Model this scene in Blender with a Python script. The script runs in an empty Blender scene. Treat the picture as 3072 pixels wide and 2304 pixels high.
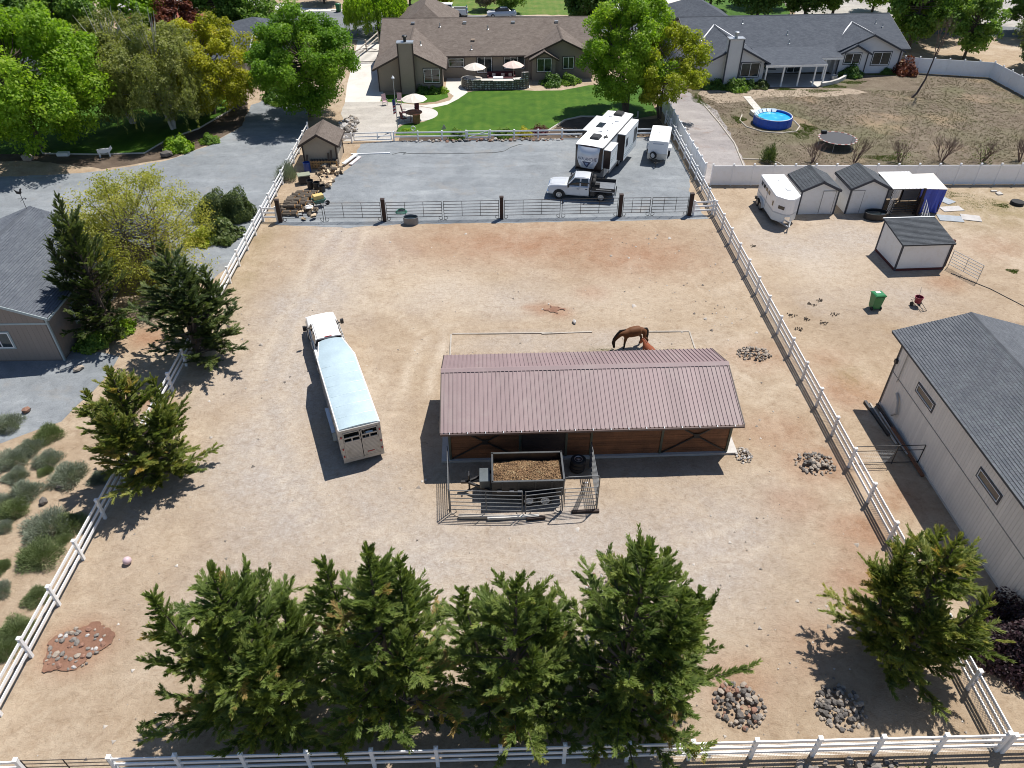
import bpy, bmesh, math, random
import numpy as np
from mathutils import Vector, Matrix
from mathutils.geometry import tessellate_polygon

# All lengths are metres. X = across the lot, Y = along the lot, away from the street view point, Z = up.
scene = bpy.context.scene
COL = scene.collection
R_ = math.radians

# ------------------------------------------------------------------ camera
cam_d = bpy.data.cameras.new('camera')
cam = bpy.data.objects.new('camera', cam_d)
COL.objects.link(cam)
cam.location = (0.0, 0.0, 27.4)
cam.rotation_euler = (math.pi / 2 - R_(38.786), 0.0, -R_(1.4175))
cam_d.sensor_width = 36.0
cam_d.lens = 36.0 * 2205.0 / 3072.0
cam_d.clip_start = 0.5
cam_d.clip_end = 2000.0
scene.camera = cam

# ------------------------------------------------------------------ sky, sun, exposure
SUN_AZ = math.atan2(0.35, 0.37)          # from +Y towards +X
SUN_EL = math.atan2(1.0, math.hypot(0.35, 0.37))
world = bpy.data.worlds.new('World')
scene.world = world
world.use_nodes = True
wn = world.node_tree
wn.nodes.clear()
w_out = wn.nodes.new('ShaderNodeOutputWorld')
w_bg = wn.nodes.new('ShaderNodeBackground')
w_sky = wn.nodes.new('ShaderNodeTexSky')
w_sky.sky_type = 'NISHITA'
w_sky.sun_disc = False
w_sky.sun_elevation = SUN_EL
w_sky.sun_rotation = SUN_AZ
w_sky.air_density = 1.0
w_sky.dust_density = 0.7
w_sky.altitude = 1400.0
w_bg.inputs['Strength'].default_value = 0.088
wn.links.new(w_sky.outputs[0], w_bg.inputs[0])
wn.links.new(w_bg.outputs[0], w_out.inputs[0])

sun_d = bpy.data.lights.new('sun', 'SUN')
sun_d.energy = 4.8
sun_d.angle = R_(0.53)
sun_d.color = (1.0, 0.955, 0.89)
sun = bpy.data.objects.new('sun', sun_d)
COL.objects.link(sun)
sun.location = (60, 65, 170)
sun.rotation_euler = Vector((-0.35, -0.37, -1.0)).to_track_quat('-Z', 'Y').to_euler()

scene.view_settings.view_transform = 'Standard'
scene.view_settings.look = 'None'
scene.view_settings.exposure = 0.38
scene.view_settings.gamma = 1.0
scene.view_settings.use_curve_mapping = False
scene.cycles.filter_width = 1.0

rng = np.random.default_rng(7)
rnd = random.Random(11)

# ------------------------------------------------------------------ materials
def lin(r, g, b):
    f = lambda c: c / 12.92 if c <= 0.04045 else ((c + 0.055) / 1.055) ** 2.4
    return (f(r / 255), f(g / 255), f(b / 255), 1.0)

class NT:
    """small node-tree writer"""
    def __init__(s, name):
        s.m = bpy.data.materials.new(name)
        s.m.use_nodes = True
        s.t = s.m.node_tree
        s.t.nodes.clear()
        s.out = s.n('ShaderNodeOutputMaterial')
    def n(s, kind, **kw):
        q = s.t.nodes.new(kind)
        for k, v in kw.items():
            setattr(q, k, v)
        return q
    def l(s, a, b):
        s.t.links.new(a, b)
    def obj(s):
        return s.n('ShaderNodeTexCoord').outputs['Object']
    def uv(s):
        return s.n('ShaderNodeTexCoord').outputs['UV']
    def geo(s):
        return s.n('ShaderNodeNewGeometry').outputs['Position']
    def noise(s, vec, scale, detail=4.0, rough=0.55, dist=0.0):
        q = s.n('ShaderNodeTexNoise')
        q.inputs['Scale'].default_value = scale
        q.inputs['Detail'].default_value = detail
        q.inputs['Roughness'].default_value = rough
        q.inputs['Distortion'].default_value = dist
        if vec is not None:
            s.l(vec, q.inputs['Vector'])
        return q.outputs['Fac']
    def scale(s, vec, sc):
        q = s.n('ShaderNodeMapping')
        q.inputs['Scale'].default_value = sc
        s.l(vec, q.inputs['Vector'])
        return q.outputs[0]
    def ramp(s, fac, stops):
        q = s.n('ShaderNodeValToRGB')
        e = q.color_ramp.elements
        while len(e) < len(stops):
            e.new(0.5)
        for i, (p, c) in enumerate(stops):
            e[i].position = p
            e[i].color = c if len(c) == 4 else (*c, 1.0)
        s.l(fac, q.inputs[0])
        return q.outputs[0]
    def mix(s, fac, a, b, mode='MIX'):
        q = s.n('ShaderNodeMix', data_type='RGBA', blend_type=mode)
        for sock, v in ((q.inputs[0], fac), (q.inputs[6], a), (q.inputs[7], b)):
            if isinstance(v, (int, float)):
                sock.default_value = v
            elif isinstance(v, tuple):
                sock.default_value = v if len(v) == 4 else (*v, 1.0)
            else:
                s.l(v, sock)
        return q.outputs[2]
    def math(s, op, a, b=0.0, clamp=False):
        q = s.n('ShaderNodeMath', operation=op, use_clamp=clamp)
        for sock, v in ((q.inputs[0], a), (q.inputs[1], b)):
            if isinstance(v, (int, float)):
                sock.default_value = v
            else:
                s.l(v, sock)
        return q.outputs[0]
    def bump(s, h, strength, dist=0.05):
        q = s.n('ShaderNodeBump')
        q.inputs['Strength'].default_value = strength
        q.inputs['Distance'].default_value = dist
        s.l(h, q.inputs['Height'])
        return q.outputs[0]
    def attr(s, name):
        return s.n('ShaderNodeAttribute', attribute_name=name)
    def principled(s, col, rough=0.7, metal=0.0, normal=None, spec=0.5, **kw):
        q = s.n('ShaderNodeBsdfPrincipled')
        for sock, v in ((q.inputs['Base Color'], col), (q.inputs['Roughness'], rough), (q.inputs['Metallic'], metal), (q.inputs['Specular IOR Level'], spec)):
            if isinstance(v, (int, float)):
                sock.default_value = v
            elif isinstance(v, tuple):
                sock.default_value = v if len(v) == 4 else (*v, 1.0)
            else:
                s.l(v, sock)
        for k, v in kw.items():
            q.inputs[k].default_value = v
        if normal is not None:
            s.l(normal, q.inputs['Normal'])
        return q
    def done(s, sh):
        s.l(sh.outputs[0] if hasattr(sh, 'outputs') else sh, s.out.inputs[0])
        return s.m

_mats = {}
def mat(name, col, rough=0.6, metal=0.0, var=0.12, vs=3.0, bump=0.0, bs=30.0, spec=0.5, dirt=None, ov=0.03, **kw):
    """painted / plain surface: colour with large soft variation, fine grain and optional dirt tint"""
    if name in _mats:
        return _mats[name]
    t = NT(name)
    p = t.geo()
    n1 = t.noise(p, vs, 5.0, 0.6)
    n2 = t.noise(p, vs * 9, 3.0, 0.6)
    c = col if len(col) == 4 else (*col, 1.0)
    lo = tuple(x * (1 - var) for x in c[:3]) + (1.0,)
    hi = tuple(min(1.0, x * (1 + var)) for x in c[:3]) + (1.0,)
    f = t.math('ADD', t.math('MULTIPLY', n1, 0.6), t.math('MULTIPLY', n2, 0.4))
    base = t.ramp(f, [(0.3, lo), (0.7, hi)])
    if dirt is not None:
        dn = t.noise(p, vs * 0.7, 6.0, 0.7, 0.5)
        base = t.mix(t.ramp(dn, [(0.5, (0, 0, 0, 1)), (0.72, (1, 1, 1, 1))]), base, dirt)
    orn = t.n('ShaderNodeObjectInfo').outputs['Random']      # pieces of one kind differ a little
    base = t.mix(1.0, base, t.ramp(orn, [(0.0, (1 - ov,) * 3), (1.0, (1 + ov,) * 3)]), 'MULTIPLY')
    nrm = t.bump(t.noise(p, bs, 3.0), bump, 0.02) if bump else None
    r = t.math('ADD', rough - 0.06, t.math('MULTIPLY', n1, 0.12))
    _mats[name] = t.done(t.principled(base, r, metal, nrm, spec, **kw))
    return _mats[name]

WHITE_VINYL = mat('white_vinyl', (0.84, 0.85, 0.86), 0.35, var=0.03, dirt=(0.79, 0.79, 0.77, 1))
WHITE_PAINT = mat('white_paint', (0.80, 0.80, 0.79), 0.35, var=0.05)
BLACK_METAL = mat('black_metal', (0.018, 0.018, 0.02), 0.4, 0.0, var=0.3)
DARK_STEEL = mat('dark_steel', (0.026, 0.022, 0.020), 0.65, 0.0, var=0.35, vs=2.0, dirt=(0.07, 0.04, 0.03, 1))
GALV = mat('galvanised_steel', (0.42, 0.44, 0.46), 0.42, 0.7, var=0.15)
CHROME = mat('chrome', (0.75, 0.76, 0.78), 0.15, 1.0, var=0.04)
ALUM = mat('aluminium', (0.60, 0.61, 0.62), 0.33, 0.85, var=0.06, dirt=(0.5, 0.49, 0.46, 1))
RUBBER = mat('rubber', (0.016, 0.016, 0.017), 0.8, var=0.3)
BLACK_PLASTIC = mat('black_plastic', (0.02, 0.02, 0.022), 0.5, var=0.2)
DARK_GLASS = mat('dark_glass', (0.012, 0.015, 0.018), 0.06, var=0.1, spec=0.8)
TAN_CONC = mat('concrete', (0.50, 0.48, 0.45), 0.85, var=0.12, vs=0.7, bump=0.3, dirt=(0.40, 0.37, 0.33, 1))
POST_BROWN = mat('stained_post', (0.032, 0.017, 0.013), 0.75, var=0.4, vs=4.0)
TRIM_BROWN = mat('brown_trim', (0.045, 0.03, 0.024), 0.6, var=0.2)
TRIM_NAVY = mat('dark_blue_trim', (0.035, 0.042, 0.058), 0.55, var=0.15)

def window_glass():
    t = NT('window_glass')
    p = t.geo()
    n = t.noise(p, 0.9, 3.0, 0.5)
    c = t.ramp(n, [(0.35, (0.014, 0.02, 0.022, 1)), (0.65, (0.05, 0.065, 0.07, 1))])
    return t.done(t.principled(c, 0.04, 0.0, None, 0.7))
GLASS = window_glass()

# ------------------------------------------------------------------ mesh helpers
def link(o, parent=None):
    COL.objects.link(o)
    if parent is not None:
        o.parent = parent
    return o

def tag(o, label=None, cat=None, group=None, kind=None):
    if label: o['label'] = label
    if cat: o['category'] = cat
    if group: o['group'] = group
    if kind: o['kind'] = kind
    return o

def thing(name, label, cat, loc=(0, 0, 0), rz=0.0, group=None):
    o = bpy.data.objects.new(name, None)
    o.empty_display_size = 0.3
    link(o)
    o.location = loc if len(loc) == 3 else (loc[0], loc[1], 0.0)
    o.rotation_euler = (0, 0, rz)
    return tag(o, label, cat, group)

def dup(root, loc=None, rz=None, label=None, group=None, scale=None):
    r = root.copy(); COL.objects.link(r)
    if loc is not None: r.location = loc if len(loc) == 3 else (loc[0], loc[1], 0.0)
    if rz is not None: r.rotation_euler = (0, 0, rz)
    if scale is not None: r.scale = scale if hasattr(scale, '__len__') else (scale,) * 3
    if label: r['label'] = label
    if group: r['group'] = group
    for ch in list(root.children):
        c = ch.copy(); COL.objects.link(c); c.parent = r
        for g in list(ch.children):
            d = g.copy(); COL.objects.link(d); d.parent = c
    return r

def inst(name, src, parent, loc=(0, 0, 0), rot=(0, 0, 0), scale=(1, 1, 1), m=None):
    """another object on the same mesh data"""
    o = bpy.data.objects.new(name, src.data if hasattr(src, 'data') else src)
    link(o, parent)
    o.location = loc; o.rotation_euler = rot; o.scale = scale
    return o

class MB:
    """mesh builder: collects simple solids, becomes ONE mesh object"""
    def __init__(s):
        s.v = []; s.f = []; s.mi = []; s.uv = None; s.cur = 0
    def add(s, vs, fs):
        b = len(s.v)
        s.v.extend([tuple(p) for p in vs])
        for f in fs:
            s.f.append(tuple(i + b for i in f)); s.mi.append(s.cur)
        return s
    def box(s, c, d, rz=0.0, rx=0.0, ry=0.0):
        x, y, z = d[0] / 2, d[1] / 2, d[2] / 2
        M = Matrix.Translation(Vector(c)) @ Matrix.Rotation(rz, 4, 'Z') @ Matrix.Rotation(ry, 4, 'Y') @ Matrix.Rotation(rx, 4, 'X')
        vs = [M @ Vector((a * x, b * y, e * z)) for e in (-1, 1) for a, b in ((-1, -1), (1, -1), (1, 1), (-1, 1))]
        return s.add(vs, [(3, 2, 1, 0), (4, 5, 6, 7), (0, 1, 5, 4), (1, 2, 6, 5), (2, 3, 7, 6), (3, 0, 4, 7)])
    def bx(s, x0, x1, y0, y1, z0, z1):
        return s.box(((x0 + x1) / 2, (y0 + y1) / 2, (z0 + z1) / 2), (x1 - x0, y1 - y0, z1 - z0))
    def bar(s, a, b, w, h=None):
        """square bar from a to b"""
        a = Vector(a); b = Vector(b); h = h or w
        d = (b - a); L = d.length; d.normalize()
        up = Vector((0, 0, 1)) if abs(d.z) < 0.95 else Vector((0, 1, 0))
        sx = d.cross(up).normalized(); sy = sx.cross(d).normalized()
        vs = []
        for p in (a, b):
            for i, j in ((-1, -1), (1, -1), (1, 1), (-1, 1)):
                vs.append(p + sx * (i * w / 2) + sy * (j * h / 2))
        return s.add(vs, [(0, 1, 2, 3), (7, 6, 5, 4), (0, 4, 5, 1), (1, 5, 6, 2), (2, 6, 7, 3), (3, 7, 4, 0)])
    def cyl(s, a, b, r0, r1=None, n=10, cap=True):
        r1 = r0 if r1 is None else r1
        return s.tube([a, b], [r0, r1], n, cap)
    def tube(s, pts, r, n=8, cap=True, closed=False):
        pts = [Vector(p) for p in pts]
        rs = r if hasattr(r, '__len__') else [r] * len(pts)
        m = len(pts); vs = []; fs = []
        ref = None
        for i, p in enumerate(pts):
            a = pts[(i - 1) % m] if (closed or i > 0) else pts[i]
            b = pts[(i + 1) % m] if (closed or i < m - 1) else pts[i]
            d = (b - a).normalized()
            if ref is None:
                ref = Vector((0, 0, 1)) if abs(d.z) < 0.9 else Vector((1, 0, 0))
            sx = d.cross(ref)
            if sx.length < 1e-4:
                sx = d.cross(Vector((0.3, 0.9, 0.1)))
            sx.normalize(); sy = sx.cross(d).normalized(); ref = sy
            for k in range(n):
                t = 2 * math.pi * k / n
                vs.append(p + (sx * math.cos(t) + sy * math.sin(t)) * rs[i])
        for i in range(m if closed else m - 1):
            j = (i + 1) % m
            for k in range(n):
                q = (k + 1) % n
                fs.append((i * n + k, i * n + q, j * n + q, j * n + k))
        if cap and not closed:
            fs.append(tuple(range(n - 1, -1, -1)))
            fs.append(tuple((m - 1) * n + k for k in range(n)))
        return s.add(vs, fs)
    def lathe(s, prof, n=24, c=(0, 0, 0), axis='Z'):
        """profile [(r, h)...] turned about an axis through c"""
        vs = []; fs = []; m = len(prof)
        for r, h in prof:
            for k in range(n):
                t = 2 * math.pi * k / n
                a, b = r * math.cos(t), r * math.sin(t)
                p = (a, b, h) if axis == 'Z' else ((a, h, b) if axis == 'Y' else (h, a, b))
                vs.append((p[0] + c[0], p[1] + c[1], p[2] + c[2]))
        for i in range(m - 1):
            for k in range(n):
                q = (k + 1) % n
                fs.append((i * n + k, i * n + q, (i + 1) * n + q, (i + 1) * n + k))
        fs.append(tuple(range(n - 1, -1, -1))); fs.append(tuple((m - 1) * n + k for k in range(n)))
        return s.add(vs, fs)
    def prism(s, poly, a, b, axis='Z'):
        """extrude a 2-D polygon between a and b along an axis"""
        n = len(poly)
        def P(u, v, w):
            return (u, v, w) if axis == 'Z' else ((u, w, v) if axis == 'Y' else (w, u, v))
        vs = [P(u, v, a) for u, v in poly] + [P(u, v, b) for u, v in poly]
        fs = [tuple(range(n - 1, -1, -1)), tuple(range(n, 2 * n))]
        for i in range(n):
            j = (i + 1) % n
            fs.append((i, j, n + j, n + i))
        return s.add(vs, fs)
    def loft(s, secs, closed=True, cap=True):
        m = len(secs); n = len(secs[0]); vs = [p for q in secs for p in q]; fs = []
        for i in range(m - 1):
            for k in range(n if closed else n - 1):
                q = (k + 1) % n
                fs.append((i * n + k, i * n + q, (i + 1) * n + q, (i + 1) * n + k))
        if cap:
            fs.append(tuple(range(n - 1, -1, -1))); fs.append(tuple((m - 1) * n + k for k in range(n)))
        return s.add(vs, fs)
    def quad(s, a, b, c, d):
        return s.add([a, b, c, d], [(0, 1, 2, 3)])
    def mesh(s, name, mats, smooth=False, bevel=0.0, merge=False):
        me = bpy.data.meshes.new(name)
        me.from_pydata(s.v, [], s.f)
        mats = mats if isinstance(mats, (list, tuple)) else [mats]
        for m in mats:
            me.materials.append(m)
        if len(mats) > 1:
            me.polygons.foreach_set('material_index', s.mi)
        bm = bmesh.new(); bm.from_mesh(me)
        if merge: bmesh.ops.remove_doubles(bm, verts=bm.verts, dist=1e-4)
        bmesh.ops.recalc_face_normals(bm, faces=bm.faces)
        if bevel:
            bmesh.ops.bevel(bm, geom=[e for e in bm.edges if e.is_manifold and e.calc_face_angle(0) > 0.6], offset=bevel, segments=2, affect='EDGES', profile=0.6)
        bm.to_mesh(me); bm.free()
        if smooth:
            me.polygons.foreach_set('use_smooth', [True] * len(me.polygons))
            try: me.set_sharp_from_angle(angle=R_(40))
            except Exception: pass
        me.update()
        return me
    def build(s, name, mats, parent=None, loc=(0, 0, 0), rot=(0, 0, 0), **kw):
        o = bpy.data.objects.new(name, s.mesh(name, mats, **kw))
        link(o, parent)
        o.location = loc; o.rotation_euler = rot
        return o

def sheet(name, poly, z, m, jit=0.0, step=0.8, parent=None, kind='structure', seed=3, smooth_corners=False):
    """a flat sheet of ground with a slightly irregular outline"""
    r = random.Random(seed)
    pts = []
    n = len(poly)
    for i in range(n):
        a = Vector(poly[i]); b = Vector(poly[(i + 1) % n])
        L = (b - a).length
        k = max(1, int(L / step)) if jit else 1
        for q in range(k):
            p = a.lerp(b, q / k)
            if jit:
                p += Vector((r.uniform(-jit, jit), r.uniform(-jit, jit)))
            pts.append(p)
    tris = tessellate_polygon([[Vector((p[0], p[1], 0)) for p in pts]])
    me = bpy.data.meshes.new(name)
    me.from_pydata([(p[0], p[1], z) for p in pts], [], [tuple(t) for t in tris])
    bm = bmesh.new(); bm.from_mesh(me)
    bmesh.ops.recalc_face_normals(bm, faces=bm.faces)
    if sum(f.normal.z for f in bm.faces) < 0:
        bmesh.ops.reverse_faces(bm, faces=bm.faces)
    bm.to_mesh(me); bm.free()
    me.materials.append(m)
    o = bpy.data.objects.new(name, me)
    link(o, parent)
    if parent is None:
        o['kind'] = kind
    return o

def arc(c, r, a0, a1, n=12):
    return [(c[0] + r * math.cos(R_(a0 + (a1 - a0) * i / n)), c[1] + r * math.sin(R_(a0 + (a1 - a0) * i / n))) for i in range(n + 1)]

def np_mesh(name, verts, faces, m, tint=None, smooth=False):
    """fast mesh from numpy arrays; faces is (n,3) or (n,4); tint = value per vertex"""
    me = bpy.data.meshes.new(name)
    k = faces.shape[1]; nf = faces.shape[0]
    me.vertices.add(len(verts)); me.vertices.foreach_set('co', np.ascontiguousarray(verts, dtype=np.float32).ravel())
    me.loops.add(nf * k); me.loops.foreach_set('vertex_index', np.ascontiguousarray(faces, dtype=np.int32).ravel())
    me.polygons.add(nf)
    me.polygons.foreach_set('loop_start', np.arange(0, nf * k, k, dtype=np.int32))
    me.polygons.foreach_set('loop_total', np.full(nf, k, dtype=np.int32))
    if smooth: me.polygons.foreach_set('use_smooth', np.ones(nf, dtype=bool))
    me.update(calc_edges=True)
    if tint is not None:
        a = me.attributes.new('tint', 'FLOAT', 'POINT')
        a.data.foreach_set('value', np.ascontiguousarray(tint, dtype=np.float32))
    me.materials.append(m)
    return me

UNIT = MB().box((0, 0, 0), (1, 1, 1))
def unit_box(name, m):
    return UNIT.mesh(name, m)
_ub = {}
def ubox(name, m, parent, x0, x1, y0, y1, z0, z1):
    """axis-aligned board that shares one unit-box mesh per material"""
    if m.name not in _ub: _ub[m.name] = unit_box('board_' + m.name, m)
    o = bpy.data.objects.new(name, _ub[m.name])
    link(o, parent)
    o.location = ((x0 + x1) / 2, (y0 + y1) / 2, (z0 + z1) / 2)
    o.scale = (x1 - x0, y1 - y0, z1 - z0)
    return o

# ================================================================== GROUND
def soil_material():
    t = NT('sandy_soil')
    p = t.geo()
    a = t.attr('soil')
    sep = t.n('ShaderNodeSeparateColor'); t.l(a.outputs['Color'], sep.inputs[0])
    big = t.noise(p, 0.09, 6.0, 0.62, 0.6)
    mid = t.noise(p, 0.55, 9.0, 0.70, 0.5)
    fine = t.noise(p, 4.0, 8.0, 0.75)
    grit = t.noise(p, 19.0, 4.0, 0.8)
    streak = t.noise(t.scale(p, (1.0, 1.5, 1.0)), 2.2, 6.0, 0.7, 1.6)
    sand = t.ramp(big, [(0.30, (0.345, 0.262, 0.178, 1)), (0.5, (0.418, 0.330, 0.238, 1)), (0.70, (0.488, 0.408, 0.315, 1))])
    sand = t.mix(t.ramp(mid, [(0.42, (0, 0, 0, 1)), (0.75, (0.75, 0.75, 0.75, 1))]), sand, (0.275, 0.195, 0.125, 1))
    brk = lambda w, amt: t.math('MULTIPLY', w, t.ramp(t.math('ADD', mid, t.math('MULTIPLY', fine, 0.4)), [(0.45, (1 - amt,) * 3), (0.85, (1, 1, 1))]), True)
    grey = t.ramp(fine, [(0.3, (0.335, 0.295, 0.262, 1)), (0.7, (0.475, 0.43, 0.388, 1))])
    c = t.mix(brk(sep.outputs[0], 0.55), sand, grey)
    red = t.ramp(fine, [(0.3, (0.24, 0.115, 0.065, 1)), (0.7, (0.36, 0.205, 0.125, 1))])
    c = t.mix(brk(sep.outputs[1], 0.5), c, red)
    pale = t.ramp(fine, [(0.3, (0.50, 0.42, 0.33, 1)), (0.7, (0.58, 0.50, 0.40, 1))])
    c = t.mix(brk(sep.outputs[2], 0.6), c, pale)
    al = a.outputs['Alpha']
    olive = t.ramp(fine, [(0.35, (0.17, 0.155, 0.06, 1)), (0.7, (0.32, 0.25, 0.12, 1))])
    c = t.mix(t.math('MULTIPLY', t.math('SUBTRACT', 1.0, al), t.ramp(mid, [(0.4, (0.25,) * 3), (0.65, (1, 1, 1))])), c, olive)
    fleck = t.noise(p, 2.3, 10.0, 0.8, 0.9)
    c = t.mix(t.ramp(fleck, [(0.50, (0, 0, 0)), (0.62, (0.5,) * 3)]), c, t.mix(1.0, c, (0.72, 0.66, 0.60, 1), 'MULTIPLY'))
    c = t.mix(t.ramp(fleck, [(0.36, (0.6,) * 3), (0.45, (0, 0, 0))]), c, t.mix(1.0, c, (1.22, 1.22, 1.22, 1), 'MULTIPLY'))
    scuff = t.noise(t.scale(p, (1.0, 1.25, 1.0)), 0.8, 10.0, 0.78, 1.8)
    c = t.mix(t.ramp(scuff, [(0.54, (0, 0, 0)), (0.66, (0.42,) * 3)]), c, t.mix(1.0, c, (0.74, 0.66, 0.58, 1), 'MULTIPLY'))
    # hoof-scuffed streaks, grit, dark specks of dung and pebbles
    c = t.mix(t.ramp(streak, [(0.52, (0, 0, 0)), (0.68, (0.5, 0.5, 0.5))]), c, t.mix(1.0, c, (0.62, 0.58, 0.55, 1), 'MULTIPLY'))
    c = t.mix(t.ramp(grit, [(0.30, (0.55, 0.55, 0.55)), (0.45, (0, 0, 0))]), c, t.mix(1.0, c, (0.55, 0.52, 0.5, 1), 'MULTIPLY'))
    c = t.mix(t.ramp(grit, [(0.60, (0, 0, 0)), (0.75, (0.5, 0.5, 0.5))]), c, t.mix(1.0, c, (1.35, 1.35, 1.35, 1), 'MULTIPLY'))
    spk = t.n('ShaderNodeTexVoronoi'); spk.inputs['Scale'].default_value = 2.3; t.l(p, spk.inputs['Vector'])
    dots = t.math('MULTIPLY', t.ramp(spk.outputs['Distance'], [(0.05, (1, 1, 1)), (0.10, (0, 0, 0))]), t.ramp(t.noise(p, 0.35, 3.0), [(0.52, (0, 0, 0)), (0.6, (1, 1, 1))]))
    c = t.mix(t.math('MULTIPLY', dots, 0.35), c, (0.14, 0.105, 0.08, 1))
    h = t.math('ADD', t.math('MULTIPLY', fine, 0.7), t.math('ADD', t.math('MULTIPLY', grit, 0.35), t.math('MULTIPLY', streak, 0.5)))
    return t.done(t.principled(c, 0.95, 0.0, t.bump(h, 0.75, 0.12), 0.15))
SOIL = soil_material()

def gravel_material(name, c0, c1, c2, warm=None):
    t = NT(name)
    p = t.geo()
    big = t.noise(p, 0.16, 5.0, 0.6, 0.5)
    mid = t.noise(t.scale(p, (0.8, 1.2, 1.0)), 0.7, 7.0, 0.68, 1.0)
    grit = t.noise(p, 9.0, 6.0, 0.82)
    f = t.math('ADD', t.math('MULTIPLY', big, 0.55), t.math('MULTIPLY', mid, 0.45))
    c = t.ramp(f, [(0.32, c0), (0.5, c1), (0.68, c2)])
    trk = t.n('ShaderNodeTexWave', wave_type='RINGS'); trk.inputs['Scale'].default_value = 0.11; trk.inputs['Distortion'].default_value = 5.0; trk.inputs['Detail'].default_value = 3.0; trk.inputs['Detail Scale'].default_value = 0.6
    t.l(p, trk.inputs['Vector'])
    c = t.mix(t.math('MULTIPLY', t.ramp(trk.outputs['Fac'], [(0.72, (0, 0, 0)), (0.9, (1, 1, 1))]), t.ramp(t.noise(p, 0.2, 4.0), [(0.42, (0, 0, 0)), (0.6, (0.55,) * 3)])), c, t.mix(1.0, c, (1.25, 1.25, 1.24, 1), 'MULTIPLY'))
    fl = t.noise(p, 2.0, 9.0, 0.8, 0.8)
    c = t.mix(t.ramp(fl, [(0.50, (0, 0, 0)), (0.62, (0.6,) * 3)]), c, t.mix(1.0, c, (0.74, 0.74, 0.75, 1), 'MULTIPLY'))
    if warm:
        c = t.mix(t.ramp(t.noise(p, 0.3, 5.0, 0.7, 0.5), [(0.55, (0, 0, 0)), (0.72, (0.7, 0.7, 0.7))]), c, warm)
    c = t.mix(t.ramp(grit, [(0.32, (0.6,) * 3), (0.48, (0, 0, 0))]), c, t.mix(1.0, c, (0.55, 0.55, 0.57, 1), 'MULTIPLY'))
    c = t.mix(t.ramp(grit, [(0.56, (0, 0, 0)), (0.72, (0.6,) * 3)]), c, t.mix(1.0, c, (1.4, 1.4, 1.4, 1), 'MULTIPLY'))
    return t.done(t.principled(c, 0.92, 0.0, t.bump(grit, 0.6, 0.05), 0.2))
GRAVEL = gravel_material('grey_gravel', (0.160, 0.176, 0.190, 1), (0.222, 0.240, 0.256, 1), (0.295, 0.314, 0.325, 1), (0.25, 0.235, 0.215, 1))
GRAVEL_W = gravel_material('pink_gravel', (0.23, 0.21, 0.205, 1), (0.30, 0.275, 0.265, 1), (0.36, 0.335, 0.32, 1), (0.22, 0.14, 0.10, 1))
ASPHALT = gravel_material('asphalt', (0.13, 0.14, 0.15, 1), (0.165, 0.175, 0.185, 1), (0.20, 0.21, 0.215, 1))
DG_PATIO = gravel_material('decomposed_granite', (0.33, 0.30, 0.27, 1), (0.42, 0.39, 0.35, 1), (0.49, 0.46, 0.42, 1))
PALE_CONC = mat('pale_concrete', (0.58, 0.55, 0.50), 0.85, var=0.10, vs=0.5, bump=0.2, dirt=(0.50, 0.46, 0.41, 1))
MULCH_BED = gravel_material('bark_mulch', (0.055, 0.04, 0.03, 1), (0.10, 0.075, 0.055, 1), (0.17, 0.13, 0.10, 1))
RED_BARK = gravel_material('red_bark', (0.16, 0.05, 0.035, 1), (0.24, 0.08, 0.05, 1), (0.30, 0.14, 0.10, 1))
ROCK_BED = gravel_material('pale_rock_bed', (0.25, 0.24, 0.22, 1), (0.36, 0.34, 0.31, 1), (0.46, 0.44, 0.40, 1), (0.33, 0.22, 0.15, 1))

def lawn_material(name, c0, c1, c2):
    t = NT(name)
    p = t.geo()
    stripes = t.n('ShaderNodeTexWave'); stripes.inputs['Scale'].default_value = 0.28; stripes.inputs['Distortion'].default_value = 2.0
    stripes.inputs['Detail'].default_value = 2.0; t.l(p, stripes.inputs['Vector'])
    n = t.noise(p, 0.45, 6.0, 0.65, 0.5)
    f = t.math('ADD', t.math('MULTIPLY', n, 0.94), t.math('MULTIPLY', stripes.outputs['Fac'], 0.06))
    c = t.ramp(f, [(0.3, c0), (0.5, c1), (0.72, c2)])
    g = t.noise(p, 18.0, 4.0, 0.75)
    c = t.mix(t.ramp(g, [(0.3, (0.55,) * 3), (0.6, (0, 0, 0))]), c, t.mix(1.0, c, (0.5, 0.55, 0.5, 1), 'MULTIPLY'))
    return t.done(t.principled(c, 0.8, 0.0, t.bump(g, 0.8, 0.08), 0.2))
LAWN = lawn_material('mown_lawn', (0.036, 0.098, 0.007, 1), (0.058, 0.140, 0.010, 1), (0.105, 0.180, 0.018, 1))
LAWN_B = lawn_material('far_lawn', (0.07, 0.15, 0.02, 1), (0.12, 0.19, 0.03, 1), (0.20, 0.21, 0.06, 1))
def weeds_material():
    t = NT('dry_weeds')
    p = t.geo()
    big = t.noise(p, 0.10, 5.0, 0.6, 0.6); mid = t.noise(p, 0.7, 6.0, 0.7, 0.6); fin = t.noise(p, 6.0, 5.0, 0.75)
    c = t.ramp(t.math('ADD', t.math('MULTIPLY', mid, 0.5), t.math('MULTIPLY', fin, 0.5)), [(0.3, (0.075, 0.06, 0.045, 1)), (0.45, (0.145, 0.115, 0.085, 1)), (0.6, (0.215, 0.178, 0.132, 1)), (0.75, (0.29, 0.25, 0.19, 1))])
    c = t.mix(t.ramp(big, [(0.46, (0, 0, 0)), (0.62, (0.55,) * 3)]), c, (0.13, 0.135, 0.068, 1))
    c = t.mix(t.ramp(t.noise(p, 0.16, 4.0), [(0.55, (0, 0, 0)), (0.7, (0.55,) * 3)]), c, (0.36, 0.26, 0.17, 1))
    return t.done(t.principled(c, 0.95, 0.0, t.bump(fin, 0.8, 0.12), 0.1))
WEEDS = weeds_material()

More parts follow.
